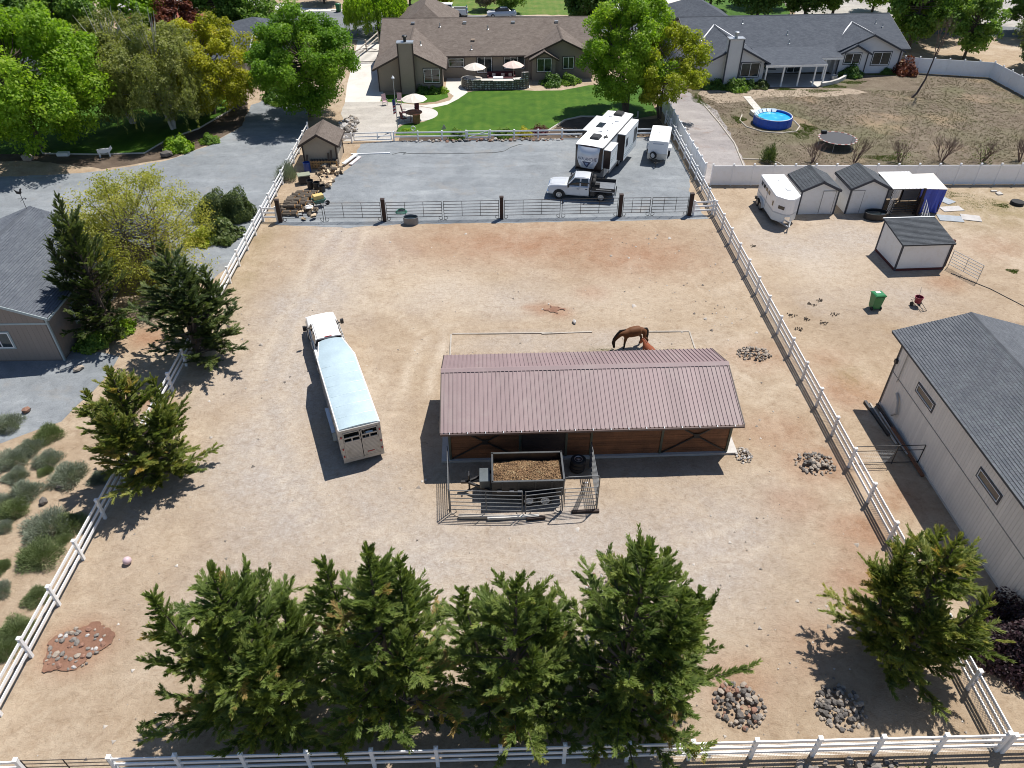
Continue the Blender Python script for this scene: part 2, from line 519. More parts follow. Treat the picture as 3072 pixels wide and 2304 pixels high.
BARE = gravel_material('bare_soil', (0.25, 0.20, 0.15, 1), (0.33, 0.265, 0.20, 1), (0.40, 0.33, 0.255, 1))
def build_ground():
    xs = np.concatenate([[-900, -300, -140, -95], np.arange(-60, 60.01, 0.5), [75, 100, 150, 300, 900]])
    ys = np.concatenate([[-600, -200, -60, -10], np.arange(0, 112.01, 0.5), [125, 150, 200, 350, 900, 1600]])
    X, Y = np.meshgrid(xs, ys)
    nx, ny = len(xs), len(ys)
    def blob(cx, cy, rx, ry, p=1.0):
        return np.exp(-(((X - cx) / rx) ** 2 + ((Y - cy) / ry) ** 2) ** p)
    def path(pts, w):
        d = np.full(X.shape, 1e9)
        for (x0, y0), (x1, y1) in zip(pts, pts[1:]):
            L2 = (x1 - x0) ** 2 + (y1 - y0) ** 2
            s = np.clip(((X - x0) * (x1 - x0) + (Y - y0) * (y1 - y0)) / L2, 0, 1)
            d = np.minimum(d, np.hypot(X - x0 - s * (x1 - x0), Y - y0 - s * (y1 - y0)))
        return np.exp(-(d / w) ** 2)
    wob = 0.12 * np.sin(X * 0.9 + 1.3 * np.sin(Y * 0.5)) + 0.12 * np.sin(Y * 0.77 + 1.1 * np.sin(X * 0.6))
    grey = np.zeros_like(X)
    grey = np.maximum(grey, 0.9 * path([(-12.5, 56), (-11, 50), (-13.5, 43), (-13, 36), (-12, 29), (-9.5, 23.5), (-4, 21.5), (4, 21.0), (11, 22.0)], 3.8))
    grey = np.maximum(grey, 0.95 * blob(3.5, 22.6, 9.5, 2.6, 2))
    grey = np.maximum(grey, 0.9 * blob(-10.5, 26, 6, 7.0))
    grey = np.maximum(grey, 0.7 * blob(5, 38.2, 8.5, 1.6, 2))
    grey = np.maximum(grey, 0.75 * blob(26, 51, 7.5, 6, 1))
    grey = np.maximum(grey, 0.45 * blob(27, 43, 6, 4))
    grey = np.maximum(grey, 0.55 * blob(0, 44, 7, 3))
    grey = np.maximum(grey, 0.4 * blob(6, 17, 6, 3))
    red = np.zeros_like(X)
    red = np.maximum(red, 0.8 * blob(2.5, 51.5, 11, 3.2))
    red = np.maximum(red, 0.75 * blob(10, 49.5, 6, 3.5))
    red = np.maximum(red, 0.45 * blob(-2, 53.5, 5, 2))
    for (x, y, r, a) in [(3.3, 42.2, 1.0, 1.0), (4.3, 41.7, 0.9, 1.0), (6.8, 44.2, 1.3, 0.7), (2.3, 42.4, 0.6, 0.8), (15.5, 29.5, 2.0, 0.55), (16.6, 27, 2.0, 0.7), (16.2, 36.5, 2.0, 0.5),
                        (17.0, 22.5, 1.6, 0.8), (16.2, 19.5, 1.8, 0.7), (13, 16.5, 2.0, 0.4), (9.3, 15.0, 1.6, 0.55), (-17.5, 17.3, 1.5, 1.0), (-17.3, 17.0, 1.2, 1.0), (14.6, 24.4, 1.5, 0.5), (19.6, 24.5, 1.3, 0.6),
                        (32.2, 44.9, 1.6, 0.6), (20.6, 33.0, 2.2, 0.8), (20.5, 36.0, 1.6, 0.4), (-20.5, 33.5, 1.6, 0.7), (-22.5, 39.5, 1.6, 0.8), (38.5, 50, 2.5, 0.4)]:
        red = np.maximum(red, a * blob(x, y, r, r * 0.8, 1.4))
    pale = np.zeros_like(X)
    for pts, w, a in [([(-4.6, 39.0), (-5.4, 35.5), (-5.7, 33.2)], 0.28, 0.8), ([(-3.2, 39.2), (-3.9, 35.5), (-4.1, 33.2)], 0.28, 0.8),
                      ([(-4.6, 39.0), (-6.5, 41.5), (-10, 44.5), (-11.8, 48.5), (-11.8, 54.5)], 0.3, 0.55), ([(-3.2, 39.2), (-5.0, 42.6), (-8.6, 45.8), (-10.4, 49.5), (-10.5, 54.5)], 0.3, 0.55),
                      ([(-13.2, 54), (-14.0, 50.0), (-14.2, 45.0)], 0.35, 0.55), ([(-9.6, 54.2), (-7.5, 50), (-6.5, 44)], 0.35, 0.4),
                      ([(-11.6, 54), (-12.6, 48), (-14.6, 41), (-14.4, 34), (-12.0, 28), (-8.5, 22.5), (-2, 19.8), (6, 19.6), (12, 21.5)], 0.22, 0.5), ([(-10.0, 54), (-11.0, 48), (-13.0, 41), (-12.8, 34), (-10.6, 28.4), (-7.4, 23.6), (-1.8, 21.3), (6, 21.1), (11.5, 23)], 0.22, 0.5), ([(-14.5, 16), (-9, 18.6), (0, 19.3), (9, 18.8)], 0.7, 0.45), ([(-9, 26), (-6, 20.5), (-1, 18), (6, 17.2)], 0.4, 0.4)]:
        pale = np.maximum(pale, a * path(pts, w))
    pale = np.maximum(pale, 0.5 * blob(-3.5, 45, 4, 4))
    pale = np.maximum(pale, 0.5 * blob(9, 43, 5, 3))
    pale = np.maximum(pale, 0.55 * blob(0, 17.8, 10, 1.6, 1))
    pale = np.maximum(pale, 0.55 * blob(24, 47, 4, 3))
    olive = np.zeros_like(X)
    olive = np.maximum(olive, 0.75 * blob(42, 57, 6, 3.5))
    olive = np.maximum(olive, 0.5 * blob(21.5, 34, 1.3, 1.5))
    olive = np.maximum(olive, 0.7 * blob(8.0, 36.9, 2.6, 0.7))
    olive = np.maximum(olive, 0.35 * blob(-18.3, 45, 1.2, 14, 2))
    cols = np.stack([np.clip(grey + wob * (grey > 0.15), 0, 1), np.clip(red, 0, 1), np.clip(pale, 0, 1), 1 - np.clip(olive, 0, 1)], -1)
    # gentle unevenness of the paddock
    Z = 0.018 * np.sin(X * 0.61 + 0.9 * np.sin(Y * 0.43)) * np.cos(Y * 0.52) + 0.012 * np.sin(X * 1.7 + Y * 1.1)
    inside = ((X > -18.6) & (X < 17.9) & (Y > 12.8) & (Y < 54.5))
    Z = np.where(inside, Z, 0.0) - 0.0
    idx = np.arange(nx * ny).reshape(ny, nx)
    F = np.stack([idx[:-1, :-1], idx[:-1, 1:], idx[1:, 1:], idx[1:, :-1]], -1).reshape(-1, 4)
    me = np_mesh('ground', np.stack([X, Y, Z], -1).reshape(-1, 3), F, SOIL, smooth=True)
    a = me.attributes.new('soil', 'FLOAT_COLOR', 'POINT')
    a.data.foreach_set('color', cols.reshape(-1, 4).astype(np.float32).ravel())
    tag(link(bpy.data.objects.new('ground', me)), kind='structure')
build_ground()

# gravel yard behind the pipe fence, side drive and the other sheets (each a few mm above the one below)
sheet('gravel_yard', [(-18.0, 55.35), (-17.4, 58.0), (-15.2, 60.6), (-15.0, 63.3), (-14.3, 65.5), (-13.6, 67), (-13.4, 72.9), (-11, 73.5), (8, 73.9), (17.9, 74.2), (18.05, 70), (17.9, 64), (17.2, 61), (17.3, 56.5), (17.6, 55.5), (9, 55.25), (0, 55.15), (-8, 55.05), (-12, 54.6)], 0.006, GRAVEL, 0.10)
sheet('gravel_drive', [(-120, 64), (-45.28, 65.46), (-41.12, 65.91), (-36.46, 66.62), (-31.17, 69.09), (-28.32, 73.04), (-26.65, 78.12), (-27.24, 85.07), (-26.6, 86), (-25.2, 92), (-22.0, 92), (-21.4, 86), (-19.9, 80), (-19.6, 77), (-19.3, 62), (-19.35, 50), (-20.6, 46.5), (-22.6, 45.5), (-25.5, 47.8), (-26.6, 47.8), (-26.5, 38.2), (-23.71, 37.54), (-23.59, 34.85), (-24.11, 32.75), (-24.55, 31.31), (-25.55, 30.74), (-26.94, 29.61), (-60, 27), (-120, 27)], 0.006, GRAVEL, 0.12)
sheet('mulch_bed', [(-44.45, 69.41), (-36.69, 67.19), (-31.28, 69.39), (-28.42, 73.37), (-26.70, 78.31), (-27.34, 83.85), (-30, 92), (-62, 92), (-62, 68)], 0.010, MULCH_BED, 0.15)
sheet('side_lawn', [(-43.96, 71.06), (-38.73, 70.78), (-34.14, 70.98), (-33.10, 74.81), (-31.01, 77.52), (-29.27, 83.10), (-32, 91), (-60, 91), (-60, 71)], 0.014, LAWN, 0.05)
sheet('lawn', [(-10.1, 75.2), (-10.1, 77.2), (-9.3, 78.6), (-7.6, 79.0), (-6.6, 80.2), (-6.4, 82.2), (-7.0, 83.8), (-5.4, 84.9), (-4.3, 86.4), (-3.2, 88.9), (-1.6, 89.6), (2.0, 89.7), (5.0, 89.3), (8.0, 89.4), (11.5, 91.2), (18.0, 92.5), (18.0, 80.6), (14.6, 79.2), (12.2, 80.2), (9.4, 80.3), (7.5, 79.2), (5.9, 76.6), (5.0, 75.0), (0, 74.8)], 0.012, LAWN, 0.05)
sheet('rock_border', [(-9.6, 73.55), (-9.6, 75.1), (0, 74.75), (5.1, 74.9), (6.2, 76.6), (7.8, 79.0), (9.6, 80.0), (12.0, 79.9), (14.4, 78.9), (17.8, 79.5), (18.0, 74.4), (9, 74.0)], 0.009, MULCH_BED, 0.1)
sheet('granite_patio', [(-15.2, 73.6), (-15.6, 78), (-16.8, 82), (-16.9, 85.7), (-12.2, 85.7), (-10.4, 85.2), (-8.2, 84.4), (-7.9, 79.2), (-10.0, 78.2), (-10.3, 75.0), (-10.3, 73.6)], 0.010, DG_PATIO, 0.06)
sheet('concrete_drive', [(-16.9, 85.75), (-17.6, 92), (-18.3, 101.6), (-19.2, 113.2), (-14.4, 113.4), (-14.0, 102), (-13.6, 92), (-12.1, 85.75)], 0.010, PALE_CONC)
sheet('concrete_path', [(-8.6, 84.3), (-6.4, 84.9), (-5.0, 86.0), (-4.6, 87.6), (-5.4, 89.2), (-5.7, 94.2), (-1.5, 94.2), (-3.4, 90.2), (-3.0, 88.9), (-4.0, 86.6), (-5.2, 84.6), (-6.9, 83.5)] , 0.016, PALE_CONC, 0.02, 0.4)
sheet('round_patio', arc((-8.4, 81.5), 2.3, -110, 110, 22) + [(-9.8, 83.6), (-10.0, 79.5)], 0.018, TAN_CONC)
sheet('patio_slab', [(-5.7, 89.9), (-5.7, 94.5), (4.4, 94.5), (4.4, 90.3)], 0.014, PALE_CONC)
sheet('house_lawn_strip', [(-12.9, 85.9), (-12.9, 88.2), (-8.0, 88.4), (-5.4, 88.8), (-5.2, 87.2), (-6.6, 85.6), (-8.8, 85.0)], 0.020, LAWN, 0.04)
sheet('neighbour_yard', [(18.7, 62.1), (18.7, 93), (24.4, 98), (60.8, 96), (61.6, 92.7), (61.8, 62.1)], 0.006, WEEDS)
sheet('gravel_strip', [(19.0, 62.2), (23.72, 66.56), (24.42, 75.09), (24.66, 81.76), (23.4, 86), (22.3, 92), (18.9, 92)], 0.010, GRAVEL_W, 0.15)
sheet('porch_slab', [(32.4, 89.9), (39.0, 90.0), (42.4, 92.6), (43.0, 94.9), (32.4, 95.5)], 0.014, TAN_CONC)
sheet('bare_soil_strip', [(24.0, 87.6), (25.0, 89.5), (32.2, 89.6), (42.5, 89.2), (44, 87.5), (38, 86.2), (33, 86.5), (29, 85.2), (25.5, 84)], 0.012, BARE, 0.25)
RED_EARTH = gravel_material('red_earth', (0.16, 0.082, 0.055, 1), (0.235, 0.130, 0.088, 1), (0.32, 0.20, 0.145, 1))
sheet('red_rubble_bed', [(-17.5 + (1.2 + 0.22 * math.sin(3 * a) + 0.08 * math.sin(7 * a + 1)) * math.cos(a) + 0.35 * math.sin(a), 17.2 + (1.1 + 0.1 * math.sin(5 * a)) * math.sin(a)) for a in np.linspace(0, 6.28, 26, endpoint=False)], 0.045, RED_EARTH, 0.05, 0.10)
sheet('scraped_patch', [(3.9 + (0.55 + 0.2 * math.sin(2 * a + 1)) * math.cos(a) + 0.15 * math.cos(5 * a), 42.1 + (0.38 + 0.12 * math.sin(4 * a)) * math.sin(a)) for a in np.linspace(0, 6.28, 26, endpoint=False)], 0.036, RED_EARTH, 0.12, 0.15)
# street and the far side of it
sheet('street', [(-43, 119), (-40, 127), (-33, 131), (-26, 131), (-14, 127.5), (23, 125), (70, 121), (130, 108), (130, 96), (75, 112), (62, 114.5), (40, 116), (23, 116.3), (0, 114.5), (-14, 113.3), (-23, 113), (-36, 114.5)], 0.008, ASPHALT)
sheet('far_drive', [(-39.33, 139.38), (-27.66, 131.08), (-34.83, 129.43), (-34, 131), (-45, 142), (-48, 155), (-30, 160)], 0.013, PALE_CONC)
sheet('far_drive_east', [(20.5, 125.2), (31.5, 124.6), (36, 140), (24, 150), (19, 139)], 0.013, PALE_CONC)
sheet('near_drive_east', [(19.6, 116.2), (26.2, 116.2), (26.2, 102), (19.6, 99)], 0.013, PALE_CONC)
sheet('near_drive_west', [(-44, 120), (-30.5, 115.2), (-31, 106), (-43, 104)], 0.013, PALE_CONC)
sheet('far_lawn', [(-13, 128.6), (-2, 127.8), (16, 127.0), (17, 160), (-16, 165)], 0.010, LAWN_B, 0.3)
sheet('far_lawn_east', [(30, 125.6), (47, 124.6), (52, 150), (36, 152), (33, 136)], 0.010, LAWN, 0.3)
sheet('far_rock_garden', [(-60, 128), (-36, 131.5), (-43, 150), (-70, 150)], 0.010, ROCK_BED, 0.3)
sheet('far_bark_strip', [(-58, 124), (-44, 127.5), (-37, 130.5), (-42, 134), (-60, 131)], 0.014, RED_BARK, 0.3)
sheet('far_rock_garden_east', [(48, 124), (90, 116), (120, 125), (100, 150), (50, 155)], 0.010, ROCK_BED, 0.3)
sheet('far_side_walk', [(-33, 132), (-14, 128.4), (-13, 129.8), (-32, 133.5)], 0.016, PALE_CONC)
kb = MB()
for a, b in [((-23, 112.85), (-14.5, 113.1)), ((-14.0, 113.1), (0, 114.3)), ((0, 114.3), (19.4, 116.0)), ((26.3, 116.1), (40, 115.8)), ((40, 115.8), (62, 114.3)), ((-26, 131.2), (-14, 127.7)), ((-14, 127.7), (20.2, 125.3)), ((31.7, 124.6), (70, 121.2))]:
    kb.bar((a[0], a[1], 0.05), (b[0], b[1], 0.05), 0.22, 0.14)
tag(kb.build('kerb', PALE_CONC), kind='structure')

# ================================================================== FOLIAGE
def leaf_material(name, c0, c1, c2, trans=0.30, rough=0.55, odd=None):
    """leaf colour runs c0..c2 with the plant's own tint per spray"""
    t = NT(name)
    a = t.attr('tint').outputs['Fac']
    stops = [(0.0, c0), (0.5, c1), (0.93, c2)]
    if odd: stops.append((1.0, odd))
    c = t.ramp(a, stops)
    n = t.noise(t.geo(), 2.5, 3.0)
    c = t.mix(1.0, c, t.ramp(n, [(0.3, (0.8, 0.8, 0.8)), (0.7, (1.15, 1.15, 1.15))]), 'MULTIPLY')
    p = t.principled(c, rough, 0.0, None, 0.3)
    tr = t.n('ShaderNodeBsdfTranslucent'); t.l(t.mix(1.0, c, (1.5, 1.6, 0.7, 1), 'MULTIPLY'), tr.inputs[0])
    mx = t.n('ShaderNodeMixShader'); mx.inputs[0].default_value = trans
    t.l(p.outputs[0], mx.inputs[1]); t.l(tr.outputs[0], mx.inputs[2])
    return t.done(mx)
CONIFER = leaf_material('cypress_foliage', (0.072, 0.115, 0.030, 1), (0.150, 0.205, 0.052, 1), (0.262, 0.305, 0.085, 1), 0.38, 0.5, (0.32, 0.23, 0.09, 1))
CONIFER_OLD = leaf_material('cypress_foliage_yellowing', (0.078, 0.118, 0.028, 1), (0.175, 0.215, 0.052, 1), (0.34, 0.32, 0.085, 1), 0.38, 0.5, (0.42, 0.31, 0.10, 1))
JUNIPER = leaf_material('juniper_foliage', (0.042, 0.070, 0.026, 1), (0.082, 0.118, 0.040, 1), (0.165, 0.20, 0.060, 1), 0.32)
MAPLE = leaf_material('maple_leaf', (0.078, 0.175, 0.015, 1), (0.138, 0.265, 0.020, 1), (0.235, 0.355, 0.035, 1), 0.44)
BRIGHT = leaf_material('bright_green_leaf', (0.118, 0.220, 0.016, 1), (0.205, 0.335, 0.024, 1), (0.330, 0.440, 0.042, 1), 0.46)
YELLOWG = leaf_material('yellow_green_leaf', (0.15, 0.20, 0.015, 1), (0.27, 0.31, 0.022, 1), (0.42, 0.42, 0.04, 1), 0.45, odd=(0.46, 0.38, 0.05, 1))
OLIVE = leaf_material('olive_leaf', (0.135, 0.16, 0.042, 1), (0.23, 0.255, 0.078, 1), (0.37, 0.37, 0.13, 1), 0.42)
GOLD = leaf_material('gold_olive_leaf', (0.19, 0.215, 0.018, 1), (0.34, 0.34, 0.025, 1), (0.52, 0.45, 0.035, 1), 0.45)
DARKG = leaf_material('dark_green_leaf', (0.046, 0.107, 0.023, 1), (0.082, 0.166, 0.032, 1), (0.146, 0.234, 0.043, 1), 0.35)
MIDG = leaf_material('mid_green_leaf', (0.088, 0.166, 0.032, 1), (0.156, 0.264, 0.043, 1), (0.273, 0.371, 0.068, 1), 0.4)
SAGE = leaf_material('sage_leaf', (0.16, 0.185, 0.145, 1), (0.24, 0.27, 0.215, 1), (0.35, 0.38, 0.305, 1), 0.2, 0.8)
SAGE_GREEN = leaf_material('green_sage_leaf', (0.115, 0.155, 0.065, 1), (0.18, 0.225, 0.10, 1), (0.27, 0.31, 0.15, 1), 0.2, 0.8)
PURPLE = leaf_material('purple_plum_leaf', (0.016, 0.010, 0.013, 1), (0.034, 0.017, 0.022, 1), (0.07, 0.03, 0.04, 1), 0.2)
REDLEAF = leaf_material('red_leaf', (0.077, 0.022, 0.018, 1), (0.154, 0.044, 0.028, 1), (0.264, 0.099, 0.044, 1), 0.3)
YFLOWER = leaf_material('golden_shrub_leaf', (0.26, 0.27, 0.012, 1), (0.42, 0.38, 0.015, 1), (0.58, 0.48, 0.02, 1), 0.25)
WFLOWER = leaf_material('white_flowering_leaf', (0.05, 0.085, 0.02, 1), (0.10, 0.14, 0.035, 1), (0.14, 0.17, 0.05, 1), 0.2, odd=(0.65, 0.62, 0.50, 1))
STRAW = leaf_material('dry_straw', (0.15, 0.125, 0.085, 1), (0.235, 0.195, 0.14, 1), (0.33, 0.29, 0.205, 1), 0.15, 0.9, odd=(0.17, 0.20, 0.07, 1))
YTHIN = leaf_material('airy_yellow_leaf', (0.20, 0.22, 0.04, 1), (0.33, 0.335, 0.06, 1), (0.48, 0.42, 0.08, 1), 0.42)
GRASSM = leaf_material('weed_green', (0.06, 0.10, 0.02, 1), (0.10, 0.15, 0.03, 1), (0.20, 0.21, 0.06, 1), 0.2, 0.8)
BARK = mat('bark', (0.10, 0.078, 0.06), 0.9, var=0.35, vs=3.0, bump=0.6, bs=14)
PALE_BARK = mat('birch_bark', (0.52, 0.49, 0.44), 0.8, var=0.25, vs=3.0, bump=0.3)
TWIG = mat('bare_twig', (0.16, 0.105, 0.085), 0.9, var=0.3)

def unit(a):
    return a / np.maximum(np.linalg.norm(a, axis=-1, keepdims=True), 1e-9)

def spikes(P, D, L, W, g, flat=0.0):
    """thin triangles from P along D (length L, width W): needles and twig sprays"""
    n = len(P)
    s = unit(np.cross(D, g.normal(size=(n, 3)) * (1 - flat) + np.array([0.0, 0.0, 1.0]) * flat * 1.6))
    v = np.empty((n, 3, 3))
    v[:, 0] = P - s * (W[:, None] * 0.5); v[:, 1] = P + s * (W[:, None] * 0.5); v[:, 2] = P + D * L[:, None]
    return v.reshape(-1, 3), np.arange(n * 3).reshape(n, 3)

def leaves(P, N, S, g, asp=0.6):
    """diamond leaves at P facing N"""
    n = len(P)
    a = unit(np.cross(N, g.normal(size=(n, 3)))); b = np.cross(N, a)
    v = np.empty((n, 4, 3)); h = S[:, None] * 0.5
    v[:, 0] = P - a * h; v[:, 1] = P - b * h * asp; v[:, 2] = P + a * h; v[:, 3] = P + b * h * asp
    return v.reshape(-1, 3), np.arange(n * 4).reshape(n, 4)

def conifer_mesh(name, seed, H, R, nlead, m, density=1.0, odd=0.03, lw=1.0, droop=0.0):
    g = np.random.default_rng(seed)
    plumes = []      # start, direction, length, fatness, tint
    wood = MB()
    wood.tube([(0, 0, 0), (0.05, 0, H * 0.35), (0, 0.06, H * 0.7), (0, 0, H * 0.97)], [0.17, 0.13, 0.07, 0.015], 7)
    leads = [(0.0, 0.0, H)]
    for k in range(nlead):
        a = g.uniform(0, 6.28); rr = R * g.uniform(0.25, 0.62)
        leads.append((rr * math.cos(a), rr * math.sin(a), H * g.uniform(0.74, 1.0) * (1 - 0.20 * rr / R)))
    for i, (lx, ly, lh) in enumerate(leads):
        if i: wood.tube([(0.2 * lx, 0.2 * ly, 0.6 + 0.1 * lh), (0.75 * lx, 0.75 * ly, lh * 0.5), (lx, ly, lh * 0.95)], [0.08, 0.06, 0.012], 5)
        # spire
        z = lh - 0.15
        while z > lh * 0.52:
            f = (lh - z)
            for q in range(3):
                a = g.uniform(0, 6.28); el = g.uniform(0.6, 1.15)
                d = np.array([math.cos(a) * math.cos(el), math.sin(a) * math.cos(el), math.sin(el)])
                plumes.append((np.array([lx, ly, z]), d, min(0.30 + f * 0.22, 0.75) * g.uniform(0.8, 1.2), 0.5, g.normal(0.45, 0.16)))
            z -= g.uniform(0.13, 0.24)
        plumes.append((np.array([lx, ly, lh - 0.5]), np.array([0.03, 0, 1.0]), 0.75, 0.35, 0.55))
    holes = [(g.uniform(0, 6.28), g.uniform(0.1, 0.8)) for _ in range(7)]
    # side branches of the main stem, and smaller ones of the other leaders
    for i, (lx, ly, lh) in enumerate(leads):
        nb = int((88 if i == 0 else 26) * density)
        for b in range(nb):
            t = g.uniform(0.03, 0.88) ** 1.05
            z = 0.35 + t * (lh - 0.5)
            prof = min(1.0, 0.86 + 1.6 * t) * (1 - t) ** 0.80
            L = (R if i == 0 else R * 0.5) * prof * g.uniform(0.50, 1.18) + 0.25
            a = g.uniform(0, 6.28); el = g.uniform(0.02, 0.5) + 0.5 * t - droop
            if any(abs((a - ha + 3.1416) % 6.2832 - 3.1416) < 0.42 and abs(t - ht_) < 0.075 for ha, ht_ in holes): continue
            d0 = np.array([math.cos(a) * math.cos(el), math.sin(a) * math.cos(el), math.sin(el)])
            sx = lx * min(1, z / max(lh * 0.5, 0.1)); sy = ly * min(1, z / max(lh * 0.5, 0.1))
            p0 = np.array([sx, sy, max(0.15, z - 0.4)])
            mid = p0 + d0 * L * 0.55; tip = mid + (d0 + np.array([0, 0, 0.10 - droop])) * L * 0.5
            if L > 1.1: wood.tube([p0, mid, tip], [0.035 + 0.008 * L, 0.022, 0.006], 4, cap=False)
            bt = g.normal(0.45, 0.14)
            if g.random() < odd: bt = g.uniform(0.9, 1.0)
            k = int(3 + L * 5.2)
            for q in range(k):
                s = 0.38 + 0.62 * (q + g.random()) / k
                p = p0 + (mid - p0) * min(1, s / 0.55) if s < 0.55 else mid + (tip - mid) * (s - 0.55) / 0.45
                yaw = g.normal(0, 0.75); cs, sn = math.cos(yaw), math.sin(yaw)
                d = np.array([d0[0] * cs - d0[1] * sn, d0[0] * sn + d0[1] * cs, d0[2] + g.uniform(-0.40, 0.30)])
                plumes.append((p, d / np.linalg.norm(d), g.uniform(0.30, 0.66) * (0.8 + 0.3 * s), 0.85, bt + g.normal(0, 0.10) + 0.15 * (s - 0.6)))
    NL = 58
    n = len(plumes)
    S = np.array([p[0] for p in plumes]); D = np.array([p[1] for p in plumes]); D = unit(D)
    L = np.array([p[2] for p in plumes]); fat = np.array([p[3] for p in plumes]); T = np.array([p[4] for p in plumes])
    s = g.random((n, NL)) ** 0.85
    side = unit(np.cross(D, np.array([0.0, 0.0, 1.0]) + 0.2 * g.normal(size=(n, 3))))
    upv = np.cross(side, D)
    ang = g.uniform(0, 2 * math.pi, (n, NL))
    rad = side[:, None] * np.cos(ang)[..., None] + upv[:, None] * (0.38 * np.sin(ang))[..., None]
    P = S[:, None] + D[:, None] * (L[:, None] * s)[..., None] + rad * (0.05 * g.random((n, NL)))[..., None]
    dd = unit(D[:, None] * 0.75 + rad * (fat[:, None] * (1.05 - 0.55 * s) * g.uniform(0.5, 1.2, (n, NL)))[..., None] + np.array([0, 0, 0.10]))
    ll = (0.09 + 0.14 * g.random((n, NL))) * (1.1 - 0.45 * s) * (0.75 + 0.5 * L[:, None])
    v, f = spikes(P.reshape(-1, 3), dd.reshape(-1, 3), ll.ravel(), (0.034 * lw + 0.026 * lw * g.random(n * NL)), g, 0.62)
    tint = np.clip(np.repeat((T[:, None] + 0.22 * (s - 0.5) + g.normal(0, 0.07, (n, NL))).ravel(), 3), 0, 1)
    return np_mesh(name, v, f, m, tint), wood

def conifer(name, label, loc, mesh, wood, rz=0.0, sc=1.0, group=None, first=False):
    t = thing(name, label, 'tree', loc, rz, group)
    t.scale = sc if hasattr(sc, '__len__') else (sc, sc, sc)
    link(bpy.data.objects.new('crown', mesh), t)
    if isinstance(wood, MB): w = wood.mesh('trunk', BARK, smooth=True)
    else: w = wood
    link(bpy.data.objects.new('trunk', w), t)
    return w

def broadleaf(seed, H, rx, crown0, nclump, nleaf, size, shape=1.0, asp=0.65, wood_m=None, sparse=False, trunk_r=0.22, nstem=1, clump_r=(0.9, 1.5), lean=0.0, flat=0.8):
    """crown of leaf clumps around real limbs; returns (verts, faces, tint, wood MB)"""
    g = np.random.default_rng(seed)
    zc = (H + crown0) / 2; rz = (H - crown0) / 2
    wood = MB()
    C = []
    tries = 0
    while len(C) < nclump and tries < nclump * 60:
        tries += 1
        d = unit(g.normal(size=3)); r = g.uniform(0.25, 1.0) ** 0.45
        # egg shape: wider low or wider high by 'shape'
        w = 1.0 - 0.35 * max(0.0, d[2] * shape)
        p = np.array([d[0] * rx * w * r, d[1] * rx * w * r, zc + d[2] * rz * r])
        if p[2] < crown0 - 0.3: continue
        if all(np.linalg.norm(p - q[0]) > 0.55 * clump_r[0] for q in C):
            C.append((p, g.uniform(*clump_r) * (0.82 if d[2] > 0.5 else 1.0), g.normal(0.48, 0.13)))
    stems = []
    for s in range(nstem):
        a = g.uniform(0, 6.28); o = 0.0 if nstem == 1 else 0.5
        b0 = Vector((o * math.cos(a) * 0.4, o * math.sin(a) * 0.4, 0)); top = Vector((o * math.cos(a) * 3 + lean * H * 0.3, o * math.sin(a) * 3, H * 0.72))
        m1 = b0.lerp(top, 0.4) + Vector((g.normal(0, 0.15), g.normal(0, 0.15), 0))
        wood.tube([b0, m1, top], [trunk_r, trunk_r * 0.7, trunk_r * 0.18], 8)
        stems.append((b0, m1, top))
    for p, r, _ in C:
        b0, m1, top = stems[g.integers(len(stems))]
        k = np.clip((p[2] - crown0 * 0.6) / max(H - crown0, 0.1) - 0.15, 0.02, 0.95)
        q = m1.lerp(top, k)
        e = Vector(p)
        if (e - q).length > 0.4:
            mid = q.lerp(e, 0.5) + Vector((0, 0, -0.12 * (e - q).length))
            wood.tube([q, mid, e], [trunk_r * 0.34, trunk_r * 0.2, 0.015], 5, cap=False)
    per = nleaf // len(C)
    V = []; Fa = []; T = []; base = 0
    for p, r, tn in C:
        d = unit(g.normal(size=(per, 3)) + np.array([0, 0, 0.25]))
        rr = r * (g.random(per) ** (0.7 if sparse else 0.38))
        # each clump is itself made of tufts
        tuft = unit(g.normal(size=(9, 3))) * r * 0.72
        k = g.integers(0, 9, per); use = g.random(per) < 0.55
        P = np.where(use[:, None], tuft[k] + d * (r * 0.42) * g.random(per)[:, None] ** 0.5, d * rr[:, None])
        P[:, 2] *= flat
        P = P + p
        N = unit(unit(P - p) * 0.55 + g.normal(size=(per, 3)) * 0.55 + np.array([0.0, 0, 0.5]))
        v, f = leaves(P, N, size * g.uniform(0.6, 1.25, per), g, asp)
        V.append(v); Fa.append(f + base); base += len(v)
        T.append(np.repeat(np.clip(tn + g.normal(0, 0.13, per) + np.where(use, 0.05, -0.04), 0, 1), 4))
    return np.concatenate(V), np.concatenate(Fa), np.concatenate(T), wood

